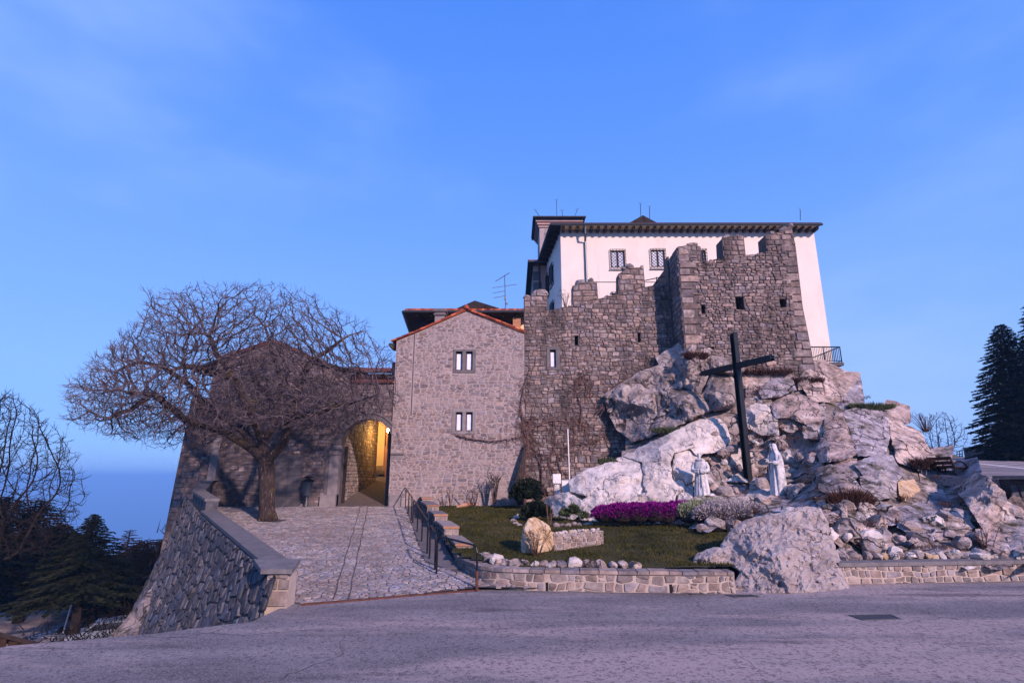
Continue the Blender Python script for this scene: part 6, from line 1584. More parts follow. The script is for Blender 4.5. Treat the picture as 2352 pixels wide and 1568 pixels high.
# ================================================================== RAMP FURNITURE
hr_t = thing('ramp_handrail', 'black tubular handrail in four bent sections along the right of the paved ramp', 'handrail')
def Z1(zx, zy): return ((1550 + zx * .2979) / 1.7415, (1900 + zy * .2979) / 1.7415)
segs = [[(222, 420), (238, 443), (277, 525), (318, 612)], [(338, 648), (397, 765), (458, 897), (530, 1060)], [(562, 1128), (655, 1325)], [(657, 1330), (1198, 1522)]]
for si, sg in enumerate(segs):
    B = [R(*Z1(*p)) for p in sg]
    if si == 2: B[1] = B[0] + (B[1] - B[0]) * .8
    T_ = [b + Vector((0, 0, 1.02)) for b in B]
    m = MB(); a, b = T_[0], T_[-1]; d = (b - a); L = d.length; d = d / L; r = .028; e = .16
    m.tube([B[0] - Vector((0, 0, .05)), a - Vector((0, 0, e)), a - Vector((0, 0, e * .35)) + d * e * .3, a + d * e] + [p for p in []] + [b - d * e, b - Vector((0, 0, e * .35)) - d * e * .3, b - Vector((0, 0, e)), B[-1] - Vector((0, 0, .05))], r, 8); m.build('rail', M['black_metal'], hr_t)
    for i in range(1, len(B) - 1): m = MB(); m.tube([B[i] - Vector((0, 0, .05)), T_[i] - Vector((0, 0, .01))], r * .9, 7); m.build('post', M['black_metal'], hr_t)
    if si == 3: m = MB(); m.tube([B[1] - Vector((0, 0, .05)), B[1] + Vector((0, 0, .42))], .04, 8); m.build('post_sleeve', M['rust'], hr_t)
m = MB(); q = R(*Z1(222, 420)) + Vector((0, 0, 1.0)); m.tube([q, q + Vector((-.5, .5, -.25))], .022, 6); m.build('wall_bracket', M['black_metal'], hr_t)
# litter bin
bn2 = thing('litter_bin', 'dark green litter bin with domed lid on a short post beside the gate', 'litter bin')
Yb = 30.6; b = P(703, 1160, Yb); s = (P(703, 1092, Yb).z - b.z) / 1.62
m = MB(); m.tube([b - Vector((0, 0, .1)), b + Vector((0, 0, .5 * s))], .05, 8); m.build('post', M['galv'], bn2)
m = MB(); m.lathe([(.17, .50 * s), (.19, .53 * s), (.26, 1.25 * s), (.27, 1.27 * s)], b, 18); m.build('container', M['grey_box'] if False else M['downpipe'], bn2)
m = MB(); m.lathe([(.27, 1.28 * s), (.33, 1.29 * s), (.33, 1.33 * s), (.24, 1.40 * s), (.12, 1.44 * s), (.11, 1.52 * s)], b, 18); m.build('collar', M['black_metal'], bn2)
m = MB(); m.lathe([(.24, 1.52 * s), (.25, 1.55 * s), (.15, 1.60 * s), (.03, 1.62 * s)], b, 18); m.build('lid', M['black_metal'], bn2)
m = MB()
for k in range(10): t = 2 * PI * k / 10; m.tube([b + Vector((.195 * math.cos(t), .195 * math.sin(t), .56 * s)), b + Vector((.262 * math.cos(t), .262 * math.sin(t), 1.22 * s))], .007, 4)
m.build('ribs', M['galv'], bn2, kind='stuff')
# ================================================================== GARDEN
def leaf_blob(name, parent, ells, n, size, mat, seed, up=.5, aspect=.35, kind='stuff', inner=None, shell=.25):
    """many small leaf faces spread through the shell of a clump, ells = [(centre, rx, ry, rz)]"""
    rg = np.random.RandomState(seed); V = []; Fs = []; wts = np.array([e[1] * e[3] + e[2] * e[3] + e[1] * e[2] for e in ells]); wts = wts / wts.sum()
    for i in range(n):
        c, rx, ry, rz = ells[rg.choice(len(ells), p=wts)]
        d = rg.normal(size=3); d /= np.linalg.norm(d)
        if d[2] < -.25: d[2] = -d[2]
        k = 1 - shell * rg.uniform() ** 1.6 + .10 * noise.noise(Vector(d * 3) + Vector((seed, 0, 0)))
        p = Vector((c[0] + d[0] * rx * k, c[1] + d[1] * ry * k, c[2] + d[2] * rz * k))
        g = Vector((d[0] / rx, d[1] / ry, d[2] / rz)).normalized(); g = (g + Vector((0, 0, up)) + Vector(rg.normal(size=3) * .35)).normalized()
        s = size * rg.uniform(.6, 1.3); t = g.cross(Vector(rg.normal(size=3))).normalized() * s * aspect
        b = len(V); V += [p - t, p + t, p + g * s + t * .15]; Fs.append((b, b + 1, b + 2))
    o = new_obj(name, V, Fs, mat, parent)
    if kind: o['kind'] = kind
    return o
def core(parent, ells, mat, k=.86, name='stem_mass'):
    m = MB()
    for (c, rx, ry, rz) in ells:
        ball(m, c, (rx * k, ry * k, rz * k), 9)
    return m.build(name, mat, parent, smooth=True, kind='stuff')
def ell(x, y, Y, rx, rz, ry=None): p = P(x, y, Y); s = Y / F * 1.02; return (tuple(p), rx * s, ry or rx * s * .8, rz * s)
hp = thing('purple_heather', 'dense low magenta heather cushion at the foot of the pale slab', 'heather')
E1 = [ell(1392, 1182, 22.9, 32, 19), ell(1425, 1180, 22.8, 36, 22), ell(1462, 1179, 22.8, 36, 22), ell(1500, 1178, 22.8, 34, 22), ell(1530, 1180, 22.9, 32, 23), ell(1552, 1172, 23.2, 22, 19)]
core(hp, E1, M['stem']); leaf_blob('bloom', hp, E1, 16000, .075, M['heather'], 1)
hl = thing('lilac_heather', 'small paler lilac heather patch at the right end of the magenta cushion', 'heather')
E2 = [ell(1572, 1160, 23.8, 18, 10), ell(1590, 1157, 24.0, 14, 7)]; core(hl, E2, M['stem']); leaf_blob('bloom', hl, E2, 3000, .07, M['heather_lilac'], 2)
sg_ = thing('green_grey_heather', 'small grey-green heather mound between the magenta and silver cushions', 'heather')
E3 = [ell(1578, 1180, 22.6, 24, 22), ell(1600, 1166, 23.0, 26, 16), ell(1640, 1158, 23.2, 30, 12)]; core(sg_, E3, M['stem']); leaf_blob('foliage', sg_, E3, 6000, .07, M['lavender_green'], 3)
sv_ = thing('silver_heather', 'wide silvery pink heather cushion under the two statues', 'heather')
E4 = [ell(1625, 1186, 22.1, 34, 22), ell(1655, 1184, 22.0, 36, 24), ell(1690, 1178, 22.0, 34, 20), ell(1715, 1168, 22.2, 34, 14), ell(1735, 1166, 22.4, 24, 9), ell(1660, 1170, 22.6, 50, 20)]
core(sv_, E4, M['stem']); leaf_blob('foliage', sv_, E4, 15000, .07, M['lavender'], 4)
# boulder on the lawn
yb = thing('ochre_boulder', 'upright ochre and grey boulder standing on the lawn beside the small stone planter', 'rock')
rock_patch([(1197,1272),(1196,1240),(1202,1212),(1215,1190),(1228,1187),(1245,1195),(1262,1207),(1270,1228),(1273,1250),(1266,1262),(1245,1270),(1220,1278)], 777, M['rock_yellow'], yb, depth_fn=lambda x, y: 17.3 + (1270 - y) / 90 * .25 + 0 * x, bulge=.42, res=3.6, nfac=8, rough=1.0, thick=.7, edge=.5, name='rock_block')
plt = thing('stone_planter', 'small low rubble wall topped with white pebbles on the lawn', 'planter wall')
pa, pb = P(1274, 1260, 17.6), P(1386, 1247, 18.9)
pd = (pb - pa); pd.z = 0; PLn = pd.length; pd.normalize(); pn = Vector((pd.y, -pd.x, 0)); zt_ = P(1330, 1223, 18.2).z
fp = lambda u, v, d: Vector((pa.x, pa.y, 0)) + pd * u + pn * d + Vector((0, 0, v))
m = MB(); m.hexa([fp(0, .4, 0), fp(PLn, .4, 0), fp(PLn, .4, -.3), fp(0, .4, -.3)], [fp(0, zt_, 0), fp(PLn, zt_, 0), fp(PLn, zt_, -.3), fp(0, zt_, -.3)]); m.build('wall_core', M['mortar_low'], plt)
masonry(plt, [rect(0, lawn_z(17.6) - .05, PLn, zt_)], [], .24, .12, fp, M['stone_low'], 95, jit=.3, gap=.008, prot=.04, drop=.1, maxp=60)
rng = random.Random(12)
for i in range(15):
    rock_at(fp(.05 + i * PLn / 15.2, zt_ + .035, -.1 - rng.uniform(0, .08)), .075, .05, .06, rng.uniform(-.2, .2), rng.choice(LOW['rock_white' if i % 5 else 'rock_yellow']), plt, 'pebble', rng=rng)
# stone edging of the bed
ed = thing('bed_edging', 'winding row of small grey stones edging the shrub bed', 'stone border')
for (x, y) in [(1212,1172),(1203,1178),(1192,1184),(1184,1190),(1180,1197),(1185,1203),(1196,1206),(1208,1208),(1221,1209),(1234,1208),(1278,1208),(1292,1206),(1306,1208),(1318,1206),(1332,1207),(1345,1205),(1356,1203),(1576,1203),(1590,1204)]:
    p = PZ(x, y, 0.9); Yq = (CAMZ + .275 - 0) ; s = slope(y); Yq = (2.8 - .5 + .775) / (.05 - s); p = P(x, y, Yq)
    rock_at(p, .17, .12, .13, 0, rng.choice(LOW['stone_low' if rng.random() < .7 else 'rock_white']), ed, 'stone', rng=rng)
lg = thing('fallen_log', 'short weathered reddish log lying on the lawn near the stone house', 'log')
def LW(x, y): return P(x, y, 3.075 / (.05 - slope(y)))
a, b = LW(1048, 1166), LW(1096, 1161)
m = MB(); m.tube([a + Vector((0, 0, .03)), a.lerp(b, .3) + Vector((0, 0, .10)), a.lerp(b, .7) + Vector((0, .05, .11)), b + Vector((0, 0, .07))], [.05, .11, .12, .08], 9); m.build('wood', M['brick_cap'], lg)
rock_at(a.lerp(b, .8) + Vector((0, .1, .05)), .3, .12, .2, 0, LOW['rock'][0], lg, 'stone', rng=rng)
# shrubs
def twigs(name, label, cat, base, h, spread_, n, mat, seed, group=None, r=.012, droop=0, parts=3, kind=None, sub=4):
    t = thing(name, label, cat, group); rg = random.Random(seed); m = MB()
    for i in range(n):
        a = rg.uniform(0, 6.28); l = rg.uniform(.2, 1) * spread_; hh = h * rg.uniform(.65, 1.0)
        p0 = base + Vector((math.cos(a) * .15 * l, math.sin(a) * .15 * l, -.03)); p3 = base + Vector((math.cos(a) * l, math.sin(a) * l, hh - droop * l))
        mid = p0.lerp(p3, .5) + Vector((rg.uniform(-.1, .1) * l, rg.uniform(-.1, .1) * l, .12 * h)); m.tube([p0, mid, p3], [r, r * .8, r * .35], 4, False)
        for k in range(sub):
            s = rg.uniform(.35, .95); q = mid.lerp(p3, s); dd = Vector((rg.uniform(-1, 1), rg.uniform(-1, 1), rg.uniform(.2, 1.2))).normalized() * h * rg.uniform(.12, .28); m.tube([q, q + dd], [r * .5, r * .25], 3, False)
    m.build('stems', mat, t, kind='stuff'); return t
t = twigs('bare_rose_bush', 'leafless thin-stemmed bush in front of the ochre boulder', 'bush', LW(1232, 1278), .75, .55, 22, M['dry_brown'], 5, r=.011)
t = twigs('bare_sapling', 'thin bare sapling in the shrub bed before the pale rock tip', 'sapling', LW(1262, 1204) , 1.7, .55, 5, M['vine'], 6, r=.018, sub=7)
t = twigs('pruned_shrub', 'small dark pruned shrub against the foot of the stone house', 'shrub', P(1136, 1155, 30.2), 1.7, .5, 9, M['bark'], 7, r=.035, sub=5)
t = twigs('pruned_stalks', 'short reddish pruned stalks on the lawn below the lower windows', 'shrub', P(1090, 1160, 30.3), 1.0, .9, 9, M['dry_brown'], 8, r=.02, sub=3)
t = twigs('thin_stalks', 'two short bare stalks at the wall foot near the top step', 'shrub', P(1035, 1160, 30.3), 1.0, .35, 4, M['dry_brown'], 9, r=.02, sub=3)
for i, (x, y, Y, rx, rz, lab) in enumerate(((1232, 1175, 24.4, 30, 20, 'low dark evergreen shrub beside the tip of the pale rock'), (1308, 1180, 24.2, 26, 22, 'loose upright green shrub in front of the pale rock slab'), (1213, 1130, 28.8, 36, 30, 'big dark bush in the corner between house and crenellated wall'))):
    t = thing('evergreen_shrub', lab, 'shrub', 'evergreen shrubs round the garden bed'); E = [ell(x, y, Y, rx, rz), ell(x - rx * .6, y + rz * .3, Y, rx * .6, rz * .7), ell(x + rx * .6, y + rz * .3, Y, rx * .6, rz * .7)]
    if i == 1: E = [ell(x - 12, y + 4, Y, 12, 14), ell(x + 10, y - 2, Y, 14, 18), ell(x + 34, y + 8, Y, 9, 12)]
    if i != 1: core(t, E, M['leaf_dark'], .5)
    leaf_blob('foliage', t, E, 2600 if i != 1 else 900, .10, M['leaf_dark' if i != 1 else 'leaf_green'], 20 + i, aspect=.45, shell=.5 if i != 1 else .9)
# reddish dry grass clumps on the hill
def tuft(x, y, Y, rx, rz, n, mat, seed, label, name='dry_grass_clump', cat='grass clump', L=.4):
    t = thing(name, label, cat, 'dry clumps growing on the rocks'); rg = np.random.RandomState(seed); V = []; Fs = []; c = P(x, y, Y); s = Y / F
    for i in range(n):
        u = rg.uniform(-1, 1); b = c + Vector((u * rx * s, rg.uniform(-.4, .4) * rx * s * .6, rg.uniform(-1, 1) * rz * s * math.sqrt(1 - u * u))); dd = Vector((u * .7 + rg.uniform(-.5, .5), rg.uniform(-.7, .3), 1.0)).normalized() * L * rg.uniform(.5, 1.2)
        sd_ = Vector((rg.uniform(-1, 1), rg.uniform(-1, 1), 0)).normalized() * .012; k = len(V); V += [b - sd_, b + sd_, b + dd * .6 + sd_ * .7 + Vector((dd.x * .1, 0, 0)), b + dd]; Fs += [(k, k + 1, k + 2), (k, k + 2, k + 3)]
    new_obj('blades', V, Fs, mat, t)['kind'] = 'stuff'
tuft(1955, 1170, 18.9, 34, 20, 2600, M['dry_brown'], 1, 'big reddish brown dry grass clump low on the boulder slope', L=.5)
tuft(1760, 858, 28.9, 55, 5, 1400, M['dry_brown'], 2, 'long strip of reddish dry growth at the foot of the tower', L=.3)
tuft(1600, 822, 28.7, 24, 7, 900, M['dry_brown'], 3, 'reddish dry tuft on the rock under the tower corner', L=.35)
tuft(2000, 938, 27.6, 48, 5, 1500, M['leaf_green'], 4, 'green and brown tuft on the upper ledge near the skyline', L=.3)
tuft(2118, 1070, 23.6, 24, 8, 800, M['dry_brown'], 5, 'brown dry scrub hanging beside the park bench', L=.3)
tuft(1855, 878, 28.5, 34, 6, 900, M['dry_brown'], 6, 'dark dry scrub between the rocks below the balcony', L=.3)
tuft(1545, 990, 27.5, 45, 7, 1500, M['leaf_green'], 7, 'sloping green mossy tuft along the top of the pale slab', L=.16)
tuft(1395, 1062, 27.2, 20, 9, 700, M['leaf_green'], 8, 'small green mossy tuft behind the left part of the pale slab', L=.16)
tuft(2235, 1135, 21.2, 26, 9, 500, M['dry_brown'], 9, 'thin brown scrub in the gap left of the tall leaning boulder', L=.3)
twigs('dead_flower_stalks', 'thin dead flower stalks between the small boulders near the right wall', 'stalks', P(2265, 1282, 16.9), .9, .5, 9, M['dry_brown'], 31, r=.01)
twigs('skyline_scrub', 'bare twiggy scrub on the skyline of the rocky hill', 'shrub', P(2128, 990, 27.4), .9, .9, 26, M['dry_brown'], 32, r=.014)
twigs('wall_top_scrub', 'bare reddish twigs growing behind the second merlon', 'shrub', P(1300, 705, 32.0), 1.1, .7, 16, M['dry_brown'], 33, r=.012)
# meter boxes and white pole
mbx = thing('meter_box', 'white enamel meter box on a short post beside the wall', 'meter box')
Ym = 27.6; a = P(1270, 1110, Ym); b = P(1288, 1088, Ym)
m = MB(); m.box((a.x, Ym, a.z), (b.x, Ym + .3, b.z)); m.build('cabinet', M['white_box'], mbx)
m = MB(); m.box((a.x + .02, Ym - .012, a.z + .03), (b.x - .02, Ym - .001, b.z - .03)); m.build('door', M['white_box'], mbx)
m = MB(); c = P(1280, 1130, Ym); m.box((c.x - .12, Ym + .08, c.z - .6), (c.x + .12, Ym + .25, a.z - .002)); m.build('post', M['white_box'], mbx)
mb2 = thing('utility_cabinet', 'low pale grey utility cabinet between meter box and pole', 'cabinet')
a = P(1291, 1150, Ym + .2); b = P(1308, 1102, Ym + .2)
m = MB(); m.box((a.x, Ym + .2, a.z), (b.x, Ym + .6, b.z)); m.build('cabinet', M['grey_box'], mb2)
m = MB(); m.box((a.x + .02, Ym + .185, a.z + .1), (b.x - .02, Ym + .199, b.z - .05)); m.build('door', M['white_box'], mb2)
pol = MB(); pol.tube([P(1309, 1125, 28.4), P(1304, 985, 28.9)], .028, 7); tag(pol.build('white_pole', M['white_box']), 'thin white pole leaning slightly against the vine covered wall', 'pole')

# ================================================================== VINES
def vine(pts, Y, name_parent, r0=.035, seed=0, side=26, mat=None):
    rg = random.Random(seed); P_ = [P(x, y, Y) for x, y in pts]; S_ = smooth_pts(P_, len(P_) * 5)
    S_ = [p + Vector((rg.uniform(-.04, .04), rg.uniform(-.05, .02), rg.uniform(-.04, .04))) for p in S_]
    m = MB(); n = len(S_); m.tube(S_, [r0 * (1 - .6 * i / n) for i in range(n)], 5, False)
    for k in range(side):
        q = rg.choice(S_); a = rg.uniform(0, 6.28); L = rg.uniform(.2, .9); d = Vector((math.cos(a), 0, math.sin(a))); pt = [q]; 
        for j in range(4): d = (d + Vector((rg.uniform(-.5, .5), 0, rg.uniform(-.6, .4)))).normalized(); pt.append(pt[-1] + d * L * .3 + Vector((0, rg.uniform(-.015, .01), 0)))
        m.tube(pt, [r0 * .32, r0 * .28, r0 * .22, r0 * .15, r0 * .08], 3, False)
    m.build('stem', mat or M['vine'], name_parent)
vt_ = thing('wall_vine', 'bare brown climbing vine spreading over the house corner and crenellated wall', 'vine')
VY = 30.9
for i, (pts, r, sd_) in enumerate((([(1205,1165),(1203,1100),(1210,1030),(1202,980),(1196,930),(1208,870)], .06, 60), ([(1050,1000),(1090,1008),(1130,1012),(1170,1008),(1205,1000)], .05, 20), ([(1205,995),(1240,975),(1270,965),(1310,970),(1345,980),(1350,1010)], .05, 60),
      ([(1240,1150),(1245,1090),(1230,1040),(1215,1015),(1205,1010)], .05, 34), ([(1275,1130),(1290,1090),(1280,1050),(1300,1025),(1340,1020),(1370,1015),(1395,990),(1400,950)], .045, 60), ([(1330,990),(1335,940),(1322,900),(1330,870),(1345,860)], .04, 60),
      ([(1385,940),(1400,900),(1440,870),(1490,850),(1540,830),(1560,800)], .07, 60), ([(1215,1050),(1212,1000),(1225,960)], .06, 70), ([(1560,800),(1562,740),(1556,700)], .03, 40), ([(1340,870),(1352,900),(1370,940)], .03, 50), ([(1280,1100),(1260,1060),(1275,1020),(1268,980)], .04, 40), ([(1300,1040),(1320,1000),(1316,960)], .03, 40))):
    vine(pts, VY if i != 6 else 30.6, vt_, r, 100 + i, int(sd_ * 1.5))
# the dark swollen trunk at the corner
m = MB(); m.tube([P(1195, 1160, 30.5), P(1190, 1110, 30.5), P(1198, 1070, 30.6), P(1208, 1020, 30.7)], [.16, .24, .18, .08], 9); m.build('trunk', M['bark'], vt_)
# ================================================================== TREES
def grow(base_paths, attract, step, infl, kill, seed, iters=90, wander=.12, grav=0.0):
    """space colonisation from hand placed limbs: returns nodes, parents"""
    rg = np.random.RandomState(seed); nodes = []; par = []
    for path in base_paths:                     # (points, index of the node it leaves from or -1)
        pts, src = path; prev = src
        if src == 'near':
            prev = min(range(len(nodes)), key=lambda i: (nodes[i] - pts[0]).length)
        S_ = []
        for a, b in zip(pts, pts[1:]):
            n = max(1, int((b - a).length / step)); S_ += [a.lerp(b, k / n) for k in range(n)]
        S_.append(pts[-1])
        for k, p in enumerate(S_):
            q = p + Vector(rg.normal(size=3) * step * .12) * (k > 0); nodes.append(q); par.append(prev); prev = len(nodes) - 1
    A = [Vector(a) for a in attract]; alive = list(range(len(A)))
    nchild = {}
    for it in range(iters):
        if not alive: break
        kd = kdtree.KDTree(len(nodes))
        for i, p in enumerate(nodes): kd.insert(p, i)
        kd.balance(); acc = {}; nxt = []
        for a in alive:
            co, i, d = kd.find(A[a])
            if d < kill: continue
            nxt.append(a)
            if d < infl:
                v = (A[a] - co) / d
                if i in acc: acc[i] += v
                else: acc[i] = v.copy()
        if not acc: break
        added = 0
        for i, v in acc.items():
            if nchild.get(i, 0) > 3 or v.length < 1e-4: continue
            d = (v.normalized() + Vector(rg.normal(size=3) * wander) + Vector((0, 0, grav))).normalized(); nodes.append(nodes[i] + d * step); par.append(i); nchild[i] = nchild.get(i, 0) + 1; added += 1
        alive = nxt
        if not added: break
    return nodes, par
def tree_mesh(root, nodes, par, tip, expo, rmax, limb_r, mats, seed, twig=(2, .35, .009), smooth_n=1):
    n = len(nodes); ch = [[] for _ in range(n)]
    for i, p in enumerate(par):
        if p is not None and p >= 0: ch[p].append(i)
    rad = [0.0] * n
    for i in range(n - 1, -1, -1): rad[i] = tip if not ch[i] else sum(rad[c] ** expo for c in ch[i]) ** (1 / expo)
    k = 1.0
    rt = max(rad); f = lambda r: tip + (r - tip) * ((rmax - tip) / (rt - tip))
    rad = [min(f(r), rmax) for r in rad]
    for _ in range(smooth_n):
        new = list(nodes)
        for i in range(n):
            if par[i] is not None and par[i] >= 0 and ch[i]:
                c = max(ch[i], key=lambda q: rad[q]); new[i] = nodes[i] * .5 + (nodes[par[i]] + nodes[c]) * .25
        nodes = new
    big, mid, small = MB(), MB(), MB(); rg = random.Random(seed)
    starts = [i for i in range(n) if par[i] is None or par[i] < 0]
    stack = [(s, None) for s in starts]
    while stack:
        s, fromp = stack.pop(); pts = []; rr = []
        if fromp is not None: pts.append(nodes[fromp]); rr.append(min(rad[fromp], rad[s] * 1.25))
        i = s
        while True:
            pts.append(nodes[i]); rr.append(rad[i])
            if not ch[i]: break
            cs = sorted(ch[i], key=lambda q: -rad[q])
            for c in cs[1:]: stack.append((c, i))
            i = cs[0]
        R0 = rr[min(1, len(rr) - 1)]
        if len(pts) < 2: continue
        if R0 > limb_r:
            # split a long limb into thick and thin
            kx = next((j for j, r in enumerate(rr) if r < limb_r), len(rr))
            big.tube(pts[:max(kx, 2)], rr[:max(kx, 2)], 9, False)
            if kx < len(pts): mid.tube(pts[max(kx - 1, 0):], rr[max(kx - 1, 0):], 4, False)
        else: (mid if R0 > tip * 2.2 else small).tube(pts, rr, 4 if R0 > tip * 2.2 else 3, False)
    for i in range(n):
        if rad[i] < tip * 2.6 and par[i] is not None and par[i] >= 0:
            d0 = (nodes[i] - nodes[par[i]]).normalized()
            for _ in range(twig[0] if not ch[i] else 1):
                if ch[i] and rg.random() < .35: continue
                d = (d0 + Vector((rg.uniform(-.9, .9), rg.uniform(-.9, .9), rg.uniform(-.5, .9)))).normalized(); L = twig[1] * rg.uniform(.4, 1.1)
                a = nodes[i]; b = a + d * L * .5; d2 = (d + Vector((rg.uniform(-.4, .4), rg.uniform(-.4, .4), rg.uniform(0, .6)))).normalized(); c = b + d2 * L * .5
                small.tube([a, b, c], [twig[2], twig[2] * .85, twig[2] * .45], 3, False)
    big.build('trunk', mats[0], root, smooth=True); mid.build('branches', mats[1], root, smooth=True, kind='stuff'); small.build('crown', mats[2], root, kind='stuff')
# the big bare tree on the ramp
bt_ = thing('bare_walnut_tree', 'wide spreading leafless tree growing from the paving at the top of the ramp', 'tree')
TYY = 26.0
def tp(x, y, dy=0.0): return P(x, y, TYY + dy)
base = tp(615, 1193)
paths = [([base - Vector((0, 0, .3)), tp(614, 1150), tp(613, 1100), tp(610, 1062)], -1),
 ([tp(610, 1062), tp(585, 1035, -.2), tp(548, 1012, -.5), tp(510, 990, -.8), tp(470, 975, -1.2), tp(430, 968, -1.5), tp(395, 935, -2), tp(350, 905, -2.4), tp(290, 900, -2.6)], 'near'),
 ([tp(585, 1035, -.2), tp(560, 990, .6), tp(520, 960, 1.2), tp(470, 930, 1.6), tp(430, 880, 2), tp(420, 830, 2)], 'near'),
 ([tp(610, 1062), tp(602, 1020), tp(590, 975, -.3), tp(565, 925, -.8), tp(540, 870, -1.2), tp(500, 820, -1.6), tp(480, 770, -2)], 'near'),
 ([tp(602, 1020), tp(625, 980, .5), tp(640, 930, 1.0), tp(645, 870, 1.5), tp(625, 810, 1.8), tp(610, 750, 2.0)], 'near'),
 ([tp(613, 1062), tp(635, 1035, -.3), tp(655, 1010, -.6), tp(660, 975, -.8), tp(675, 955, -1.0), tp(720, 950, -1.4), tp(770, 935, -1.8), tp(820, 920, -2.1), tp(870, 905, -2.4)], 'near'),
 ([tp(660, 975, -.8), tp(680, 920, -.5), tp(695, 860, -.2), tp(715, 830, 0), tp(745, 810, .3), tp(800, 770, .5), tp(840, 760, .6)], 'near'),
 ([tp(715, 830, 0), tp(770, 845, -.5), tp(830, 855, -.9), tp(880, 850, -1.0)], 'near'),
 ([tp(350, 905, -2.4), tp(300, 940, -2.5), tp(250, 960, -2.5)], 'near'), ([tp(430, 880, 2), tp(370, 840, 1.6), tp(320, 830, 1.3), tp(270, 850, 1)], 'near'),
 ([tp(540, 870, -1.2), tp(480, 850, -2.5), tp(420, 840, -3.6)], 'near'), ([tp(640, 930, 1.0), tp(590, 880, 2.2), tp(560, 820, 2.8)], 'near')]
rg = np.random.RandomState(9); att = []
C0 = tp(548, 925)
def crown_k(d):
    return 1 + .13 * noise.noise(Vector(d) * 2.3 + Vector((4, 1, 0))) + .06 * noise.noise(Vector(d) * 5)
while len(att) < 12000:
    d = rg.normal(size=3); d /= np.linalg.norm(d)
    k = (.12 + .88 * rg.uniform(0, 1)) ** .42; up = d[2] > 0
    rz = 5.35 if up else 2.7; q = Vector((C0.x + d[0] * k * 8.0, C0.y + d[1] * k * 5.9 - .6, C0.z + .35 + d[2] * k * rz)); kk = crown_k(d)
    if k > kk: continue
    if q.y > 30.6: continue
    # keep clear around the trunk, and shape the umbrella
    h = math.hypot(q.x - base.x, q.y - base.y)
    if h < 3.0 and q.z < 5.6 - h * .25: continue
    x_, y_ = proj(q)
    if x_ > 560 and y_ > 985 and x_ < 700: continue
    if 700 < x_ < 930 and y_ > 1000: continue
    if x_ < 330 and y_ > 1040 - (330 - x_) * .25: continue
    if x_ > 860 and y_ < 745 + (x_ - 860) * 1.3: continue
    if x_ > 955 or x_ < 150: continue
    if y_ < 648 + abs(x_ - 640) * .05: continue
    if x_ < 330 and y_ < 655 + (330 - x_) * .95 + 60: continue
    att.append(q)
nodes, par = grow(paths, att, .17, 1.6, .22, 5, iters=85, wander=.42)
tree_mesh(bt_, nodes, par, .010, 2.5, .355, .07, (M['bark'], M['twig'], M['twig']), 3, twig=(3, .42, .0085))
mo = MB()
for k in range(14):
    t = 2 * PI * k / 14; a = base + Vector((math.cos(t) * .28, math.sin(t) * .28, .35)); b = base + Vector((math.cos(t) * .40, math.sin(t) * .40, -.06)); mo.tube([a, b], [.04, .07], 5)
mo.build('root_flare', M['bark'], bt_, smooth=True)
# bare trees far left and right
def bare_tree(name, label, base, top, spread_, n_att, seed, step=.22, tip=.012, rmax=.16, twig=(2, .4, .010), low=.3, lean=0.0, kill=.33, mat=('bark', 'twig', 'twig')):
    t = thing(name, label, 'tree'); rg = np.random.RandomState(seed); H_ = top.z - base.z; att = []
    while len(att) < n_att:
        u = rg.uniform(low, 1); r = spread_ * math.sqrt(rg.uniform()) * math.sin(PI * min(1, (u - low) / (1 - low) * .78 + .2)) ** .8; a = rg.uniform(0, 6.28)
        att.append(base.lerp(top, u) + Vector((r * math.cos(a) + lean * u, r * math.sin(a), 0)))
    ps = [([base, base.lerp(top, low * .6)], -1)]
    for k in range(4): a = k * 1.6 + seed; ps.append(([base.lerp(top, low * .6), base.lerp(top, low) + Vector((math.cos(a), math.sin(a), 0)) * spread_ * .25, base.lerp(top, low + .2) + Vector((math.cos(a), math.sin(a), 0)) * spread_ * .45], 'near'))
    nd, pr = grow(ps, att, step, 2.2, kill, seed, iters=60, wander=.12, grav=.12); tree_mesh(t, nd, pr, tip, 2.3, rmax, .05, tuple(M[m_] for m_ in mat), seed, twig=twig); return t
bare_tree('bare_ash_tree', 'leafless budding tree rising at the left frame edge behind the dark conifers', P(-20, 1330, 33), P(15, 905, 33), 4.2, 2400, 4, step=.28, tip=.016, rmax=.16, twig=(3, .6, .014), low=.12, mat=('bark_dark', 'bark_dark', 'bark_dark'))
bare_tree('bare_slender_tree', 'small leafless tree silhouetted between rocky hill and spruces', P(2166, 1050, 44), P(2166, 945, 44), 1.7, 800, 6, step=.16, tip=.012, rmax=.07, twig=(1, .3, .010), low=.05, kill=.24, mat=('bark_dark', 'bark_dark', 'bark_dark'))
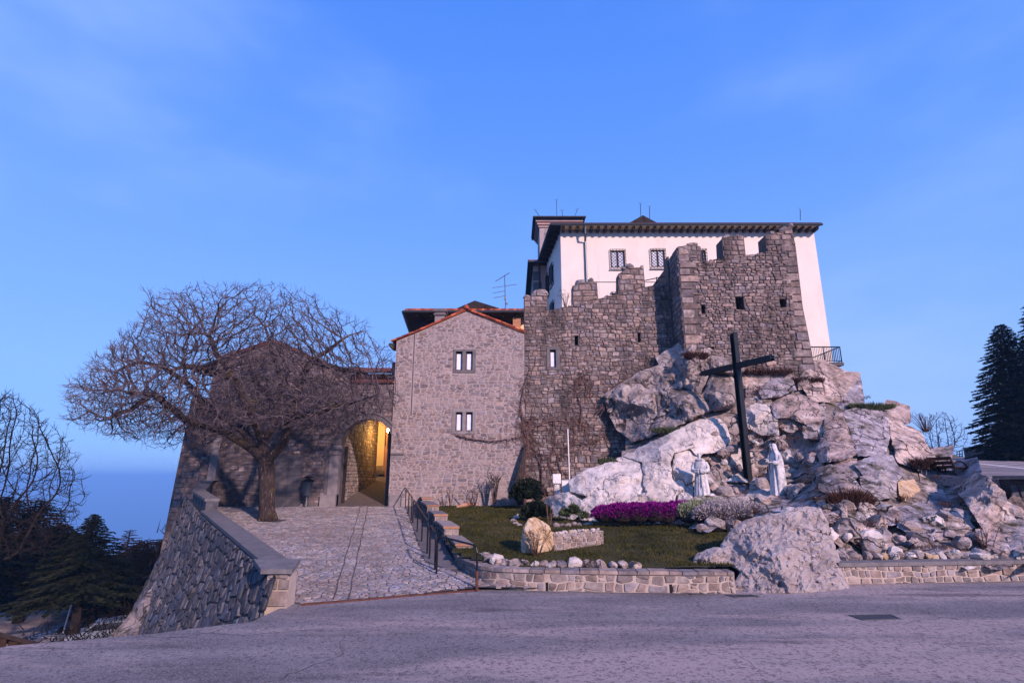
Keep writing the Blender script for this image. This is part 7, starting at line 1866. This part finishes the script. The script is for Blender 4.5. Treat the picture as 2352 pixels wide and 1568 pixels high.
# conifers
def conifer(name, label, apex, zbase, rad, n_br, seed, mat, droop=.25, spray=.55, power=.8, irregular=.25, skirt=.06, trunk_r=.22, dens=26, cat='conifer', group=None):
    t = thing(name, label, cat, group); rg = np.random.RandomState(seed); H_ = apex.z - zbase; base = Vector((apex.x + rg.uniform(-.2, .2), apex.y, zbase))
    m = MB(); m.tube([base - Vector((0, 0, .5)), base.lerp(apex, .5), apex], [trunk_r, trunk_r * .6, .03], 7); m.build('trunk', M['bark_dark'], t)
    br = MB(); V = []; Fs = []
    for i in range(n_br):
        u = skirt + (1 - skirt) * (i + rg.uniform()) / n_br; L = rad * (1 - u) ** power * (1 + rg.uniform(-irregular, irregular)) + .15; a = i * 2.399 + rg.uniform(-.3, .3); o_ = base.lerp(apex, u)
        d = Vector((math.cos(a), math.sin(a), 0)); pts = []; ns = 6
        for k in range(ns + 1):
            s = k / ns; pts.append(o_ + d * L * s + Vector((0, 0, .12 * L * s * (1.0) - droop * L * s * s + .10 * L * max(0, s - .7))))
        br.tube(pts, [.035 * (1 - k / ns) + .008 for k in range(ns + 1)], 3, False)
        side = Vector((-d.y, d.x, 0))
        for k in range(max(8, int(dens * L))):
            s = rg.uniform(.06, 1.0) ** .8; q = s * ns; j = min(int(q), ns - 1); p = pts[j].lerp(pts[j + 1], q - j); sg = 1 if rg.uniform() < .5 else -1
            wd = L * .30 * (1 - s * .75) * rg.uniform(.1, 1) + .06
            dd = (d * rg.uniform(.3, 1.0) + side * sg * rg.uniform(.3, 1.0) + Vector((0, 0, rg.uniform(-.45, .12)))).normalized(); st = p + side * sg * wd * .55
            ll = spray * rg.uniform(.45, 1.1) * (.5 + .6 * (1 - u)); w = dd.cross(Vector(rg.normal(size=3))).normalized() * ll * .14; b = len(V)
            V += [st - w * .6, st + w * .6, st + dd * ll * .6 + w * .8, st + dd * ll, st + dd * ll * .6 - w * .8]; Fs.append((b, b + 1, b + 2, b + 3, b + 4))
    br.build('branches', M['bark_dark'], t, kind='stuff'); new_obj('crown', V, Fs, mat, t)['kind'] = 'stuff'
    return t
GC = 'dark conifers on the slope below the ramp'
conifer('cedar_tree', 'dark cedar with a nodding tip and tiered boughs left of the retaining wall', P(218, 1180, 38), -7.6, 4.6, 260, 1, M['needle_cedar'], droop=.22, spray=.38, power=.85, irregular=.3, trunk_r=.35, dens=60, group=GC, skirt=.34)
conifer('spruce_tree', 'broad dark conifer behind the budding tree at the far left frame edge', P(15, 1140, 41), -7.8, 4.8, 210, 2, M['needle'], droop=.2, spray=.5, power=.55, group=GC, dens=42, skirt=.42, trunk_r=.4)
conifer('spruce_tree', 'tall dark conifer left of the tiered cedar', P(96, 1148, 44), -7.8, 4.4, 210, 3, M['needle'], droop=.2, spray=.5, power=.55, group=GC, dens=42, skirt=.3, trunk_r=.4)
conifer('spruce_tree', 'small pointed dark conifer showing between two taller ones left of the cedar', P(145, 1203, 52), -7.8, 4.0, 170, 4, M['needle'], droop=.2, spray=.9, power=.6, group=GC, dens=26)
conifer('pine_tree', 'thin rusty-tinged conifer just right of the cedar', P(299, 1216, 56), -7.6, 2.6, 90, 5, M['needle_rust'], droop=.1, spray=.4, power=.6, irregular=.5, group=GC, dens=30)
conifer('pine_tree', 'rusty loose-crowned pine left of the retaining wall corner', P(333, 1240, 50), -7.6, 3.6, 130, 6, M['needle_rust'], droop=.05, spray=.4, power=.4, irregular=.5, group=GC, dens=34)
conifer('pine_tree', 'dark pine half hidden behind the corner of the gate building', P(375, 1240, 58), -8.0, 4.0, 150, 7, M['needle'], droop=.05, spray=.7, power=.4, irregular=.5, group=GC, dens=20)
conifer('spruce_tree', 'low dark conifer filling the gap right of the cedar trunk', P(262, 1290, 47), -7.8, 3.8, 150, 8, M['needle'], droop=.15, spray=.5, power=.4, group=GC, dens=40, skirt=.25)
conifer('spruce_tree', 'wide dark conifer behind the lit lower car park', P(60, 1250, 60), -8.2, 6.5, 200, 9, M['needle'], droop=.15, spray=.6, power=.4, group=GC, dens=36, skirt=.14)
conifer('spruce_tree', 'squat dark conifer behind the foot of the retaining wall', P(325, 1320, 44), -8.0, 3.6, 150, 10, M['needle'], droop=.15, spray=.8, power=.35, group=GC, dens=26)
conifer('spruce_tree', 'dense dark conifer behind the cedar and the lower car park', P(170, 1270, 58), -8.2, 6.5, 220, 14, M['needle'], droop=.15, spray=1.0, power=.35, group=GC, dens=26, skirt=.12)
GD = 'tall spruces behind the upper car park'
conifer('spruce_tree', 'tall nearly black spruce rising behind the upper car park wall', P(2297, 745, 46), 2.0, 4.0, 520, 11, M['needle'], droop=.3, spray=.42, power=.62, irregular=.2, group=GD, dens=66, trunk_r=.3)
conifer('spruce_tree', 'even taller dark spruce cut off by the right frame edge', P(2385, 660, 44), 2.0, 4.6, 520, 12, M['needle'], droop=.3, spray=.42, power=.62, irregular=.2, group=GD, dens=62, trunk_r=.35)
wt = thing('weeping_branch', 'few thin hanging twigs beside the corner of the gate building', 'tree', GC); m = MB(); rgx = random.Random(3)
for k in range(14): a = P(395 + rgx.uniform(-10, 6), 1188, 45); m.tube([a, a + Vector((rgx.uniform(-.3, .3), 0, -.8)), a + Vector((rgx.uniform(-.4, .3), 0, -1.8))], .015, 3, False)
m.tube([P(402, 1300, 45), P(398, 1188, 45)], .08, 5); m.build('twigs', M['twig'], wt, kind='stuff')
# thicket on the slope
rgq = np.random.RandomState(6); V = []; Fs = []
for i in range(26000):
    X = rgq.uniform(-46, -19); Y = rgq.uniform(30, 60); z = ground_z(X, Y)
    if -52 < X < -27 and Y < 49: continue
    p = Vector((X, Y, z + rgq.uniform(0, 2.8))); d = Vector(rgq.normal(size=3)); d.z = abs(d.z) + .6; d = d.normalized() * rgq.uniform(.3, .8); w = d.cross(Vector(rgq.normal(size=3))).normalized() * .03; b = len(V); V += [p - w, p + w, p + d]; Fs.append((b, b + 1, b + 2))
tag(new_obj('undergrowth', V, Fs, M['under']), 'brown leafless undergrowth on the slope below the retaining wall', 'undergrowth', kind='stuff')
# ================================================================== LOWER CAR PARK, LEFT
cp = [Vector((-52, 34, 0)), Vector((-26, 34, 0)), Vector((-26, 48, 0)), Vector((-52, 48, 0))]; CZ = -7.62
m = MB(); m.hexa([p + Vector((0, 0, CZ - .5)) for p in cp], [p + Vector((0, 0, CZ)) for p in cp]); m.build('car_park', M['asphalt'])['kind'] = 'structure'
def cpl(a, b, w):
    A_, B_ = PZ(*a, CZ + .006), PZ(*b, CZ + .006); d = (B_ - A_).normalized(); nn = Vector((-d.y, d.x, 0)) * w; m = MB(); m.add([A_ - nn, B_ - nn, B_ + nn, A_ + nn], [(0, 1, 2, 3)]); m.build('car_park_line', M['paint_white'])['kind'] = 'structure'
cpl((70, 1462), (146, 1440), .06); cpl((36, 1440), (46, 1436), .05)
for k in range(6): cpl((75 + k * 12, 1463 - k * 4), (140, 1463 - k * 4.5), .04)
sgn = MB(); a = PZ(142, 1463, CZ); sgn.tube([a, a + Vector((.25, 0, 2.0))], .05, 6); tag(sgn.build('marker_post', M['white_box']), 'thin white and red marker post at the edge of the lower car park', 'post')
kb = MB(); kp = [PZ(x, y, CZ) for x, y in ((200, 1440), (165, 1446), (148, 1452), (141, 1459), (145, 1466), (170, 1470), (230, 1472))]; kb.tube([p + Vector((0, 0, .08)) for p in kp], .16, 6); tag(kb.build('kerb_ring', M['coping']), 'curved pale kerb round the trees at the lower car park', 'kerb')
# parked car
car = thing('parked_car', 'pale blue parked car mostly hidden below the road edge by the rocks', 'car')
cc = PZ(243, 1452, CZ + .6); cc.z = CZ; Tc = Matrix.Translation(cc) @ Matrix.Rotation(.5, 4, 'Z')
m = MB(); prof = [(-2.0, .35), (-2.0, .75), (-1.2, .9), (-.6, 1.35), (.9, 1.4), (1.6, .95), (2.05, .85), (2.05, .35)]
def ext(pr, w, z=0): b0 = len(m.v); m.v += [Vector((x, -w, z_)) for x, z_ in pr] + [Vector((x, w, z_)) for x, z_ in pr]; n = len(pr); m.f += [tuple(b0 + i for i in range(n)), tuple(b0 + n + i for i in range(n))[::-1]] + [(b0 + i, b0 + n + i, b0 + n + (i + 1) % n, b0 + (i + 1) % n) for i in range(n)]
ext(prof, .84); place(m, Tc).build('body', M['car_paint'], car)
m = MB(); ext([(-1.05, .93), (-.55, 1.3), (.85, 1.33), (1.4, .97)], .86); place(m, Tc).build('windows', M['glass'], car)
for x in (-1.3, 1.35):
    for y in (-.8, .8): m = MB(); m.tube([Vector((x, y - .1, .32)), Vector((x, y + .1, .32))], .32, 14); place(m, Tc).build('wheel', M['rubber'], car)
# timber shelter roof at the lower left
sh = thing('timber_shed', 'dark roofed shed with brown board wall at the bottom left corner', 'shed')
A_, B_ = P(-60, 1434, 13.0), P(92, 1476, 13.6)
m = MB(); m.hexa([A_ + Vector((0, 0, -.10)), B_ + Vector((0, 0, -.10)), B_ + Vector((-.4, .9, -.6)), A_ + Vector((0, .9, -.6))], [A_, B_, B_ + Vector((-.4, .9, -.5)), A_ + Vector((0, .9, -.5))]); m.build('roof', M['wood_dark'], sh)
d = (B_ - A_); Ld = d.length; d = d / Ld
for i in range(int(Ld / .2)):
    q = A_ + d * (i * .2); m = MB(); m.box((q.x, q.y + .12 + .03 * (i % 2), q.z - 2.2), (q.x + .185, q.y + .16 + .03 * (i % 2), q.z - .13)); m.build('board', M['brick_cap'] if False else M['wood'], sh)

# ------------------------------------------------------------------ far haze over the distant plain
hz = MB(); hz.box((-30000, -30000, -642), (30000, 30000, 34)); hzo = hz.build('haze', None)
hm = bpy.data.materials.new('haze_air'); hm.use_nodes = True; hn = hm.node_tree; hn.nodes.clear()
ho = hn.nodes.new('ShaderNodeOutputMaterial'); hp_ = hn.nodes.new('ShaderNodeVolumePrincipled'); hp_.inputs['Density'].default_value = 4.0e-4; hp_.inputs['Color'].default_value = (.24, .55, 1.0, 1)
hn.links.new(hp_.outputs[0], ho.inputs['Volume']); hzo.data.materials.append(hm); hzo['kind'] = 'stuff'; hzo['label'] = 'faint blue evening haze over the far plain'
finish_roots()
